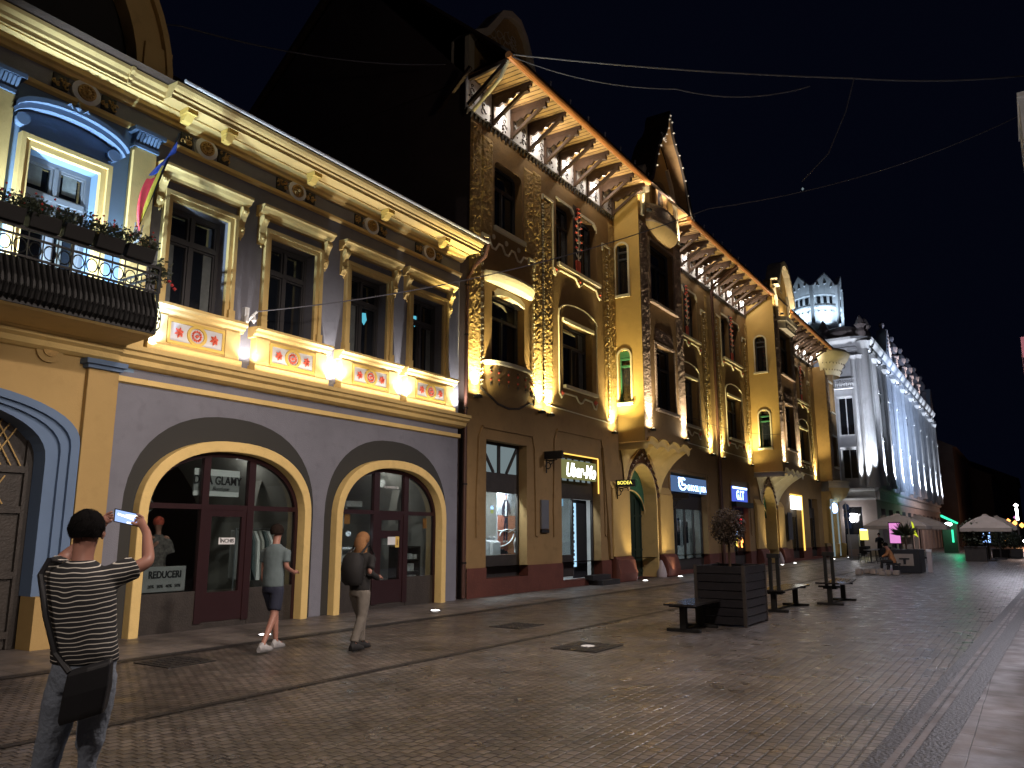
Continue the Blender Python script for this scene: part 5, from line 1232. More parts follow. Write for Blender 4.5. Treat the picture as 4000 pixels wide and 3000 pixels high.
def leafball(mb, c, r, n, s, seed, squash=1.0, hollow=.55):
    rr = random.Random(seed)
    cl = [(rr.uniform(-1,1), rr.uniform(-1,1), rr.uniform(-1,1)) for _ in range(14)]
    for _ in range(n):
        while True:
            p = Vector((rr.uniform(-1,1), rr.uniform(-1,1), rr.uniform(-1,1)))
            if p.length < 1: break
        p = p*rr.choice((1, 1, .93, .85, 1.08))
        if p.length < hollow*.5: continue
        P = Vector(c)+Vector((p.x*r, p.y*r, p.z*r*squash)); a = Vector((rr.uniform(-1,1), rr.uniform(-1,1), rr.uniform(-1,1))).normalized(); b_ = a.orthogonal().normalized()
        L = s*rr.uniform(.6,1.5); W = L*.42
        mb.poly([P, P+a*L*.5+b_*W, P+a*L, P+a*L*.5-b_*W])
t = root('ball_tree', (15.28, 4.95, .98), 'small brown-leaved ball tree growing in the slatted planter', 'tree')
m = MB(); m.tube([(15.28,4.95,.95),(15.29,4.96,1.2),(15.27,4.95,1.5),(15.28,4.94,1.75)], [.035,.028,.024,.012], 7)
for a in range(7): m.tube([(15.28,4.95,1.45+.03*a),(15.28+.16*math.cos(a*2.4),4.95+.16*math.sin(a*2.4),1.65+.04*a)], [.012,.004], 5)
m.build('trunk', 'beam', t); m = MB(); leafball(m, (15.28,4.95,1.78), .33, 5200, .032, 5, 1.1, .2); m.build('crown', 'leafb', t)

def bench(x0, x1, y, w, lab, frame_x=None, curve=0):
    t = root('bench', ((x0+x1)/2, y, 0), lab, 'bench')
    m = MB(); n = 5
    for k in range(n):
        ya = y-w/2+w*k/n; 
        rows = []
        for i in range(9):
            u = i/8; z = .44+curve*(2*u-1)**2; rows.append([(x0+(x1-x0)*u, ya, z), (x0+(x1-x0)*u, ya+w/n-.015, z), (x0+(x1-x0)*u, ya+w/n-.015, z+.035), (x0+(x1-x0)*u, ya, z+.035)])
        m.loft(rows, True); m.poly(rows[0]); m.poly(rows[-1])
    m.build('seat', paint('wet_dark_boards', (.022,.02,.02), .2, .2, 6), t)
    for x in (x0+.25, x1-.3):
        m = MB(); m.box(x-.06, x+.06, y-.05, y+.05, .05, .43); m.box(x-.05, x+.05, y-w/2-.02, y+w/2+.02, 0, .05); m.box(x-.04, x+.04, y-w/2+.03, y+w/2-.03, .40, .44); m.build('leg', 'iron', t)
    m = MB(); m.box(x0+.25, x1-.3, y-.025, y+.025, .02, .05); m.build('floor_rail', 'iron', t)
    if frame_x:
        m = MB()
        for dy in (-.08, .08): m.box(frame_x-.035, frame_x+.035, y+dy-.035, y+dy+.035, .36, 1.16)
        m.box(frame_x-.06, frame_x+.06, y-.13, y+.13, 1.13, 1.22); m.box(frame_x-.08, frame_x+.08, y-.15, y+.15, .36, .42)
        m.build('upright_frame', 'iron', t)
bench(13.15, 14.56, 5.2, .55, 'dark slatted bench standing at the left of the planter')
bench(17.55, 19.95, 4.85, .55, 'dark bench with a pair of upright posts just right of the planter', 17.95)
bench(20.0, 22.1, 4.2, .55, 'dark bench with curved seat and a pair of upright posts farthest along the street', 20.35, .05)

# café terrace far down the street
def umbrella(x, y, hw, ze, zt, lab):
    t = root('parasol', (x, y, 0), lab, 'parasol', 'beige square parasols of the far terrace')
    m = MB(); n = 4
    A = [(x-hw,y-hw),(x+hw,y-hw),(x+hw,y+hw),(x-hw,y+hw)]
    rows = []
    for f, z in ((1, ze), (.72, ze+(zt-ze)*.42), (.4, ze+(zt-ze)*.78), (.14, zt-.02), (.1, zt+.06), (.0, zt+.1)):
        rows.append([(x+(a-x)*f*e, y+(b_-y)*f*e, z-(.0 if e == 1 else .0)) for i in range(4) for (a, b_), e in ((A[i], 1), (((A[i][0]+A[(i+1)%4][0])/2, (A[i][1]+A[(i+1)%4][1])/2), 1))])
    m.loft(rows, True); m.loft([[(px_, py_, ze-.22) for px_, py_, _ in rows[0]], rows[0]], True); m.build('canopy', 'umb', t)
    m = MB(); m.tube([(x,y,0),(x,y,zt)], .04, 8); m.box(x-.35, x+.35, y-.35, y+.35, 0, .1); m.build('pole', 'darkwood', t)
umbrella(57.5, 7.4, 1.8, 2.15, 2.85, 'beige parasol nearest the white palace wall, left peak of the left pair'); umbrella(61.5, 6.6, 1.8, 2.15, 2.85, 'beige parasol, right peak of the left pair')
umbrella(57.5, 2.45, 1.35, 2.0, 2.75, 'beige parasol behind the round bush, left peak of the right pair'); umbrella(62, 1.98, 1.1, 2.1, 2.75, 'beige parasol, right peak of the right pair')
def pot_tree(x, y, w, h, cz, r, n, lab, mat='leaf', spiky=False, s=.09):
    t = root('potted_bush', (x, y, 0), lab, 'plant'); m = MB(); m.box(x-w/2, x+w/2, y-w/2, y+w/2, 0, h); m.box(x-w/2-.03, x+w/2+.03, y-w/2-.03, y+w/2+.03, h-.08, h); m.build('pot', 'darkwood', t, bev=.01)
    m = MB()
    if spiky:
        rr = random.Random(3)
        for i in range(90):
            a = rr.uniform(0,6.28); e = rr.uniform(.1,1.35); L = r*rr.uniform(.7,1.2); d = Vector((math.cos(a)*math.cos(e), math.sin(a)*math.cos(e), math.sin(e))); o = d.orthogonal().normalized(); c = Vector((x,y,cz-r*.3)); m.poly([c-o*.02, c+d*L*.5-o*.05, c+d*L, c+d*L*.5+o*.05])
    else: leafball(m, (x,y,cz), r, n, s, 9)
    m.build('foliage', mat, t); m = MB(); m.tube([(x,y,h-.05),(x,y,cz)], .04, 6); m.build('stem', 'beam', t)
pot_tree(39.3, 4.8, .9, .75, 1.75, .62, 0, 'spiky dark palm-like plant in a black box beside the terrace', spiky=True)
pot_tree(57.0, 3.1, 1.15, .9, 1.65, .85, 1600, 'large round dark bush in a tall dark pot before the right parasols', s=.13)
pot_tree(68, 1.3, 1.0, .6, 1.15, .55, 800, 'round dark bush farthest right down the street', s=.13)
pot_tree(66, 2.1, 1.0, .6, 1.2, .6, 700, 'low dark bush behind the blue lit pillar', s=.13)
t = root('menu_box', (38.9, 4.6, 0), 'dark terrace counter with a framed white panel at its foot', 'counter')
m = MB(); m.box(38.4, 40.2, 4.2, 5.3, 0, .98); m.build('counter', 'ink', t, bev=.01); m = MB(); m.box(38.37, 38.4, 4.45, 5.2, .3, .8); m.m = 1; m.prism([(0,0)]*3, 0, 0) if False else None; m.box(38.35, 38.37, 4.6, 5.0, .56, .62); m.box(38.35, 38.37, 4.75, 4.85, .36, .56); m.build('panel', ['umb','ink'], t)
m = MB(); m.box(39.9, 39.94, 4.62, 5.05, 1.0, 1.5); m.box(39.9, 39.94, 4.35, 4.52, 1.0, 1.5); tag(m.build('glass_screen', 'umb'), 'pale grey wind screens standing on the terrace counter', 'screen')
t = root('led_screen', (46, 6.1, 0), 'tall glowing pink screen on a post by the parasols', 'screen')
m = MB(); m.box(45.98, 46.06, 5.85, 6.35, 1.17, 2.2); m.build('display', 'g_pink', t); m = MB(); m.box(46.06, 46.1, 5.8, 6.4, 1.12, 2.25); m.tube([(46.08,6.1,0),(46.08,6.1,1.2)], .05, 6); m.build('stand', 'ink', t)
m = MB(); m.prismx([(5.45,1.75),(5.3,1.9),(5.25,2.2),(5.35,2.3),(5.15,1.7),(5.05,1.45)], 46.5, 46.52); tag(m.build('lime_light', 'g_lyel'), 'small lime-green lit shape right of the pink screen', 'light')
t = root('info_pillar', (59, 2.75, 0), 'pillar with a blue-white lit screen before the right parasols', 'pillar')
m = MB(); m.box(58.95, 59.05, 2.35, 2.85, 1.1, 2.05); m.m = 1; m.box(58.93, 58.95, 2.45, 2.55, 1.15, 2.0); m.m = 1; m.box(58.93, 58.95, 2.65, 2.72, 1.15, 1.9); m.build('screen', ['g_screen','g_blue'], t); m = MB(); m.box(58.95, 59.1, 2.4, 2.65, 0, 1.1); m.build('post', 'umb', t)
t = root('bollard', (39.5, 3.8, 0), 'pale pinkish square bollard at the end of the terrace counter', 'bollard'); m = MB(); m.box(39.4, 39.6, 3.85, 4.03, 0, .88); m.m = 1; m.box(39.38, 39.62, 3.84, 4.05, .88, .98); m.build('post', ['whitec','paper'], t)
def chair(x, y, a, lab):
    t = root('cafe_chair', (x, y, 0), lab, 'chair', 'dark chairs of the far terrace'); ca, sa = math.cos(a), math.sin(a)
    R_ = lambda u, v, z: (x+u*ca-v*sa, y+u*sa+v*ca, z)
    m = MB(); m.loft([[R_(-.22,-.22,.44), R_(.22,-.22,.44), R_(.22,.22,.44), R_(-.22,.22,.44)], [R_(-.22,-.22,.47), R_(.22,-.22,.47), R_(.22,.22,.47), R_(-.22,.22,.47)]], True); m.poly([R_(-.22,-.22,.47), R_(.22,-.22,.47), R_(.22,.22,.47), R_(-.22,.22,.47)]); m.build('seat', 'ink', t)
    m = MB(); m.beam(R_(-.22,0,.5), R_(-.3,0,.9), .42, .03, (1,0,0)); m.build('backrest', 'ink', t)
    m = MB(); [m.tube([R_(u,v,0), R_(u*.9,v*.9,.45)], .015, 5) for u in (-.22,.22) for v in (-.2,.2)]; m.build('leg', 'iron', t)
for i, (x, y, a, lb) in enumerate(((51,8.6,.4,'dark café chair nearest the road sign'), (52.2,7.6,2.4,'dark café chair between the first and third terrace chair'), (49,7.2,1.0,'dark café chair closest to the pink screen'), (54,8.9,3.0,'dark café chair against the palace wall'), (44,6.4,.2,'dark café chair at the near edge of the terrace'))): chair(x, y, a, lb)
def table(x, y, lb):
    t = root('cafe_table', (x, y, 0), lb, 'table', 'round tables of the far terrace'); m = MB(); m.lathe([(0,.74),(.38,.74),(.38,.71),(0,.71)], (x,y,0), 18); m.build('top', 'steel', t); m = MB(); m.lathe([(.22,0),(.2,.03),(.03,.05),(.03,.71)], (x,y,0), 10); m.build('pedestal', 'iron', t)
table(50.2, 8.0, 'round café table left of the pink screen'); table(53.2, 8.2, 'round café table by the palace corner')
t = root('stone_border', (36.5, 6.1, 0), 'low irregular heap of pale brown blocks on the paving before the terrace', 'stones'); r = random.Random(2)
for i in range(11):
    m = MB(); x = 36+r.uniform(-.5,1.2); y = 6.35-i*.15; s = r.uniform(.12,.2); m.prismz([(x-s,y-.1),(x+s*.8,y-.13),(x+s,y+.09),(x-s*.7,y+.12)], 0, r.uniform(.1,.28)); m.build('block', 'umb', t, bev=.03)
t = root('road_sign', (55.3, 10.0, 0), 'leaning post with three blue road signs seen at the corner', 'road sign')
m = MB(); m.tube([(55.3,9.95,0),(55.3,10.1,3.65)], .035, 8); m.build('post', 'steel', t)
M['signblue'] = paint('road_sign_blue', (.03,.06,.16), .4, .1)
for i, (z, rr) in enumerate(((3.36,.21),(2.82,.21),(2.25,.0))):
    m = MB()
    if rr: m.prismx([(10.1-i*.03+rr*math.cos(a*PI/10), z+rr*math.sin(a*PI/10)) for a in range(20)], 55.36, 55.38)
    else: m.prismx([(9.86,1.98),(10.22,1.98),(10.24,2.5),(9.88,2.5)], 55.36, 55.38)
    m.build('sign_plate', 'signblue', t)
t = root('wall_lantern', (65.8, 11.6, 2.7), 'white lantern hanging in the dark opening of the palace ground floor', 'lantern'); m = MB(); m.lathe([(.35,.42),(.3,.3),(.24,.25),(.2,-.1),(.1,-.22),(0,-.25)], (65.6,11.55,2.75), 10); m.build('lamp_glass', 'bulb', t); m = MB(); m.tube([(65.6,11.55,3.15),(65.6,11.55,3.5),(66.3,11.55,3.6)], .03, 5); m.build('arm', 'iron', t)
m = MB(); m.box(64.0, 64.1, 10.3, 10.85, 1.2, 2.0); m.m = 1; m.box(63.98, 64.0, 10.35, 10.8, 1.9, 2.0); tag(m.build('lit_menu_case', ['g_yel','g_blue']), 'glowing yellow menu case in the palace doorway', 'menu case')
t = root('utility_cabinet', (60.5, 10.6, 0), 'grey cabinet standing behind the road sign post', 'cabinet'); m = MB(); m.box(60.4, 60.9, 10.35, 11.1, 0, 1.6); m.build('body', 'steel', t, bev=.02); m = MB(); m.box(60.37, 60.4, 10.4, 11.05, .1, .6); m.build('door', 'whitec', t)
m = MB(); m.prismx([(9.35+.28*math.cos(a*PI/9), 2.75+.28*math.sin(a*PI/9)) for a in range(18)], 65.6, 65.7); tag(m.build('round_sign', 'umb'), 'round pale projecting sign at the corner of the palace', 'sign')
t = root('pharmacy_sign', (80, 6, 0), 'green lit kiosk canopy with a white oval lamp past the palace', 'canopy')
m = MB(); m.prismx([(6.75,3.3),(5.55,2.62),(5.6,2.5),(6.75,3.1)], 79.5, 81); m.build('canopy', 'g_green', t); m = MB(); m.prismx([(6.2+.3*math.cos(a*PI/8), 2.47+.17*math.sin(a*PI/8)) for a in range(16)], 79.3, 79.4); m.build('lamp', 'g_gw', t)
m = MB(); m.box(80.5, 82, 5.7, 6.8, 0, 2.6); m.build('kiosk', 'pwall', t); m = MB(); m.box(80.4, 80.5, 5.95, 6.1, .9, 2.0); m.build('lit_window', 'g_green', t)
t = root('street_lamp', (110, 1.45, 0), 'slim white-lit street lamp far down the street', 'street lamp'); m = MB(); m.tube([(110,1.45,0),(110,1.45,3.2)], .10, 8); m.build('post', 'steel', t); m = MB(); m.tube([(110,1.45,3.2),(110,1.45,4.6)], .13, 8); m.lathe([(0,-.25),(.25,0),(0,.25)], (110,1.45,4.9), 8); m.build('lamp_tube', 'bulb', t)
for i, (x, y, z, mt, s) in enumerate(((120,2.6,3.3,'g_or',.28),(120,1.9,3.0,'g_or',.34),(120,1.2,2.7,'g_or',.34),(120,1.85,3.7,'g_pink',.2),(120,4.6,2.9,'g_blue',.25),(100,.9,.9,'bulb',.22),(100,2.6,1.0,'g_or',.14))):
    m = MB(); m.lathe([(0,-s),(s,0),(0,s)], (x,y,z), 8); tag(m.build('distant_light', mt), ('orange light at the left end of the far cluster','orange light in the middle of the far cluster','orange light at the right edge of the far cluster','pink light above the orange far cluster','small blue-white light left of the far orange cluster','white light low beneath the far orange cluster','small dim orange light beside a far bush')[i], 'light')
for (x0, x1, y0, y1, h, lb) in ((120,150,8,26,13,'dark house silhouette beyond the palace'),(152,190,5,24,11,'second dark house silhouette farther beyond the palace'),(196,240,2,22,13,'farthest dark house closing the street')):
    m = MB(); m.box(x0, x1, y0, y1, 0, h); m.prismx([(y0-.5,h),((y0+y1)/2,h+5),(y1+.5,h)], x0, x1); b_ = tag(m.build('dark_house', 'pwall'), lb, 'house')
# house on the right-hand side of the street (only the edge of its bay shows)
t = root('corner_house', (19, -3, 0), 'pale lit house edge at the far right of the street', 'house')
m = MB(); m.box(12, 40, -12, -1.2, 0, 10.6); m.build('wall', 'pwall', t); m = MB(); m.box(17.6, 19.6, -1.2, -.62, 7.2, 10.2); m.box(17.55, 19.7, -1.2, -.60, 10.2, 10.3); m.build('bay', 'white', t); m = MB(); m.box(17.6, 19.6, -1.2, -.16, 4.95, 5.35); m.build('awning', paint('pink_awning', (.5,.2,.28)), t)

# people sitting and standing far away + main figures
def figure(name, base, fwd, joints, edges, mats, label, cat='person', rootj='pelvis', lean=None):
    f = Vector((fwd[0], fwd[1], 0)).normalized(); r_ = Vector((f.y, -f.x, 0)); B = Vector((base[0], base[1], 0))
    W = lambda p: B + r_*(p[0]+(lean(p[2]) if lean else 0)) + f*p[1] + Vector((0,0,p[2]))
    def skin(nm, jn, ed, mt, parent=None, rj=None, sub=2):
        ids = {k: i for i, k in enumerate(jn)}; me = bpy.data.meshes.new(nm); o0 = B
        me.from_pydata([tuple(W(v[0])-o0) for v in jn.values()], [(ids[a], ids[b_]) for a, b_ in ed], [])
        me.materials.append(M[mt]); o = bpy.data.objects.new(nm, me); COL.objects.link(o)
        if parent: o.parent = parent
        else: o.location = o0
        WL[o.name] = tuple(o0); md = o.modifiers.new('Skin', 'SKIN'); md.use_smooth_shade = True
        for k, v in jn.items():
            rr = v[1] if isinstance(v[1], (tuple, list)) else (v[1], v[1]); me.skin_vertices[0].data[ids[k]].radius = rr
        me.skin_vertices[0].data[ids[rj or list(jn)[0]]].use_root = True
        s = o.modifiers.new('Sub', 'SUBSURF'); s.levels = sub; s.render_levels = sub
        return o
    body = skin(name, joints, edges, mats, None, rootj); tag(body, label, cat)
    return body, W
def cloth(name, W, rings, tubes, mt, parent, vox=.013, wr=.012):
    """garment: stacked ellipses for the trunk plus tapering tubes, fused into one surface"""
    m = MB()
    rows = [[W((cx+rx*math.cos(2*PI*i/20), cy+ry*math.sin(2*PI*i/20), z)) for i in range(20)] for cx, cy, z, rx, ry in rings]
    m.loft(rows, True); m.poly(rows[0]); m.poly(rows[-1])
    for pts in tubes:
        m.tube([W(p[:3]) for p in pts], [p[3] for p in pts], 14)
    o = m.build(name, mt, parent, smooth=True)
    r = o.modifiers.new('Fuse', 'REMESH'); r.mode = 'VOXEL'; r.voxel_size = vox; r.use_smooth_shade = True
    sm = o.modifiers.new('Soften', 'SMOOTH'); sm.factor = .5; sm.iterations = 3
    tx = bpy.data.textures.get('folds') or bpy.data.textures.new('folds', 'CLOUDS'); tx.noise_scale = .11; tx.noise_depth = 2
    d = o.modifiers.new('Folds', 'DISPLACE'); d.texture = tx; d.strength = wr; d.mid_level = .5; d.texture_coords = 'LOCAL'
    return o
def hair(mb, W, c, rx, ry, rz, cut=-.2, seed=0, tuft=.012):
    r = random.Random(seed); rows = []
    for j in range(9):
        a = -PI/2*.35+(PI/2*1.35)*j/8 if cut else 0; row = []
        for i in range(16):
            b_ = 2*PI*i/16; k_ = 1+r.uniform(-tuft, tuft)*4; row.append(W((c[0]+rx*k_*math.cos(a)*math.cos(b_), c[1]+ry*k_*math.cos(a)*math.sin(b_), c[2]+rz*k_*math.sin(a))))
        rows.append(row)
    mb.loft(rows, True)
    for _ in range(420):
        a = r.uniform(-.45, PI/2); b_ = r.uniform(0, 2*PI)
        if abs(math.sin(b_)-1) < .25 and a < .35: continue
        P = lambda e, da=0, db=0: W((c[0]+rx*e*math.cos(a+da)*math.cos(b_+db), c[1]+ry*e*math.cos(a+da)*math.sin(b_+db), c[2]+rz*e*math.sin(a+da)))
        da = r.uniform(-.35, -.05); db = r.uniform(-.25, .25)
        mb.poly([P(.99), P(1.0, 0, .09), P(1.07, da, db)])
    return mb
# local axes: x = to the figure's right as seen from behind, y = ahead of it, z = up
hd = (math.cos(math.radians(33.05)), math.sin(math.radians(33.05))); rt = (hd[1], -hd[0])
def place(d, lat): return (hd[0]*d+rt[0]*lat, hd[1]*d+rt[1]*lat)
bp = place(4.72, -2.53)
J = {'pelvis': ((0,0,.93),.09), 'spine': ((0,0,1.10),.085), 'chest': ((0,.01,1.30),.09), 'neckb': ((0,.02,1.45),.07), 'neck': ((.005,.03,1.545),(.055,.055)), 'headm': ((.01,.045,1.66),.083), 'headt': ((.012,.045,1.74),.052),
 'lsh': ((-.165,.03,1.40),.045), 'lel': ((-.22,.28,1.50),.043), 'lwr': ((-.09,.43,1.66),.028), 'lpalm': ((-.06,.46,1.735),(.028,.018)),
 'rsh': ((.17,.03,1.40),.045), 'rel': ((.33,.17,1.48),.043), 'rwr': ((.235,.38,1.655),.028), 'rpalm': ((.175,.44,1.72),(.028,.018)),
 'lhip': ((-.09,0,.88),.10), 'lkn': ((-.105,.015,.49),.045), 'lan': ((-.12,-.02,.10),.042), 'ltoe': ((-.13,.14,.04),.035),
 'rhip': ((.09,0,.88),.10), 'rkn': ((.10,.02,.49),.045), 'ran': ((.13,-.01,.10),.042), 'rtoe': ((.16,.15,.04),.035)}
E_ = [('pelvis','spine'),('spine','chest'),('chest','neckb'),('neckb','neck'),('neck','headm'),('headm','headt'),('chest','lsh'),('lsh','lel'),('lel','lwr'),('lwr','lpalm'),('chest','rsh'),('rsh','rel'),('rel','rwr'),('rwr','rpalm'),('pelvis','lhip'),('lhip','lkn'),('lkn','lan'),('lan','ltoe'),('pelvis','rhip'),('rhip','rkn'),('rkn','ran'),('ran','rtoe')]
for s, pk, dx in (('l','lpalm',1),('r','rpalm',-1)):
    p = J[pk][0]
    for i in range(4):
        a = (p[0]+dx*.012*i-dx*.005, p[1]+.01+.003*i, p[2]+.035-.006*i); b_ = (a[0]+dx*(.045-.006*i), a[1]-.004, a[2]+.022-.014*i)
        J[f'{s}f{i}a'] = (a, .0095); J[f'{s}f{i}b'] = (b_, .0075); E_ += [(pk, f'{s}f{i}a'), (f'{s}f{i}a', f'{s}f{i}b')]
    J[f'{s}th1'] = ((p[0]+dx*.03, p[1]-.02, p[2]-.012), .011); J[f'{s}th2'] = ((p[0]+dx*.055, p[1]-.03, p[2]+.004), .009); E_ += [(pk, f'{s}th1'), (f'{s}th1', f'{s}th2')]
fw_ = (hd[0]*.995-rt[0]*.09, hd[1]*.995-rt[1]*.09)
ph, W = figure('person', bp, fw_, J, E_, 'skin', 'person seen from behind in a black and white striped shirt photographing with raised phone', lean=lambda z: .085*max(0, min(1, (1.5-z)/.5))*max(.3, min(1, (z-.1)/.75)))
cloth('striped_shirt', W, [(0,0,.93,.182,.14),(0,-.01,1.0,.180,.138),(0,-.005,1.12,.178,.132),(0,.0,1.26,.188,.13),(0,.01,1.36,.198,.125),(0,.015,1.42,.19,.115),(0,.02,1.465,.12,.09),(.0,.025,1.495,.075,.07)],
  [[(-.13,.03,1.39,.075),(-.19,.12,1.43,.075),(-.215,.20,1.465,.068)], [(.13,.02,1.39,.075),(.21,.07,1.425,.074),(.27,.115,1.455,.07)]], 'stripe', ph)
cloth('trousers', W, [(0,0,.78,.16,.12),(0,0,.86,.178,.13),(0,0,.94,.17,.125)], [[(-.088,0,.86,.098),(-.098,.01,.68,.094),(-.105,.015,.49,.078),(-.115,0,.28,.072),(-.12,-.01,.09,.074)], [(.088,0,.86,.098),(.098,.015,.68,.094),(.105,.02,.49,.078),(.12,.01,.28,.072),(.13,0,.09,.074)]], 'jeans', ph, wr=.018)
m = MB(); hair(m, W, (.012,.03,1.685), .098, .112, .110, seed=1, tuft=.014); m.build('hair', 'hairk', ph, smooth=True)
m = MB(); [m.cut().lathe([(0,-.03),(.014,-.01),(.018,.01),(0,.03)], W((.01+s_*.087,.05,1.645)), 8) for s_ in (-1, 1)]; m.pieces('ear', 'skin', ph, smooth=True); m = MB(); m.lathe([(0,-.03),(.016,-.012),(0,.03)], W((.01,.13,1.65)), 6); m.build('nose', 'skin', ph, smooth=True)
m = MB(); [m.lathe([(0,-.008),(.01,0),(0,.008)], W((.01+s*.034,.133,1.675)), 6) for s in (-1, 1)]; m.build('eyes', 'ink', ph)
m = MB(); m.tube([W((-.13,.10,1.47)), W((-.16,-.02,1.50)), W((-.165,-.12,1.42)), W((-.14,-.142,1.2)), W((-.10,-.15,1.0)), W((-.005,-.17,.90))], .017, 6); st_ = m
bg = MB()
rows = []
for z, hw, d0, d1 in ((.94,.105,.13,.165),(.92,.112,.13,.19),(.80,.115,.12,.20),(.68,.113,.12,.195),(.655,.105,.13,.18)):
    rows.append([W((.10-hw,-d0,z-.03)), W((.10-hw,-d1,z-.03)), W((.10,-d1-.012,z)), W((.10+hw,-d1,z+.03)), W((.10+hw,-d0,z+.03))])
bg.loft(rows, True); bg.poly(rows[0]); bg.poly(rows[-1])
t = root('shoulder_bag', tuple(W((.05,-.17,.66))), 'black flat shoulder bag on the photographing person', 'bag'); bg.build('bag_body', 'bagk', t, bev=.012); st_.build('strap', 'bagk', t)
t = root('mobile_phone', tuple(W((.15,.45,1.72))), 'mobile phone with bright screen held up by the person in stripes', 'phone')
m = MB()
def slab(x0, x1, y0, y1, z0, z1, tl=.0):
    n = len(m.v); 
    for x, y, z in ((x0,y0,z0),(x1,y0,z0),(x1,y1,z0),(x0,y1,z0),(x0,y0,z1),(x1,y0,z1),(x1,y1,z1),(x0,y1,z1)): m.v.append(tuple(W((x,y,z+tl*(x-.12)))))
    for q in ((0,1,5,4),(1,2,6,5),(2,3,7,6),(3,0,4,7),(4,5,6,7),(3,2,1,0)): m.face([n+i for i in q])
slab(-.005,.155,.455,.463,1.70,1.785,-.22); m.build('case', 'ink', t)
M['scr'] = emis('phone_screen', (.35,.5,.95), 1.3); M['scr2'] = emis('phone_screen_light', (1,.95,.8), 2.2)
m = MB(); slab(.003,.147,.452,.455,1.706,1.779,-.22); m.build('screen', 'scr', t)
m = MB(); slab(.02,.12,.450,.4515,1.735,1.748,-.35); slab(.07,.145,.450,.4515,1.755,1.768,-.1); slab(.08,.135,.450,.4515,1.712,1.722,-.1); m.build('screen_image', 'scr2', t)

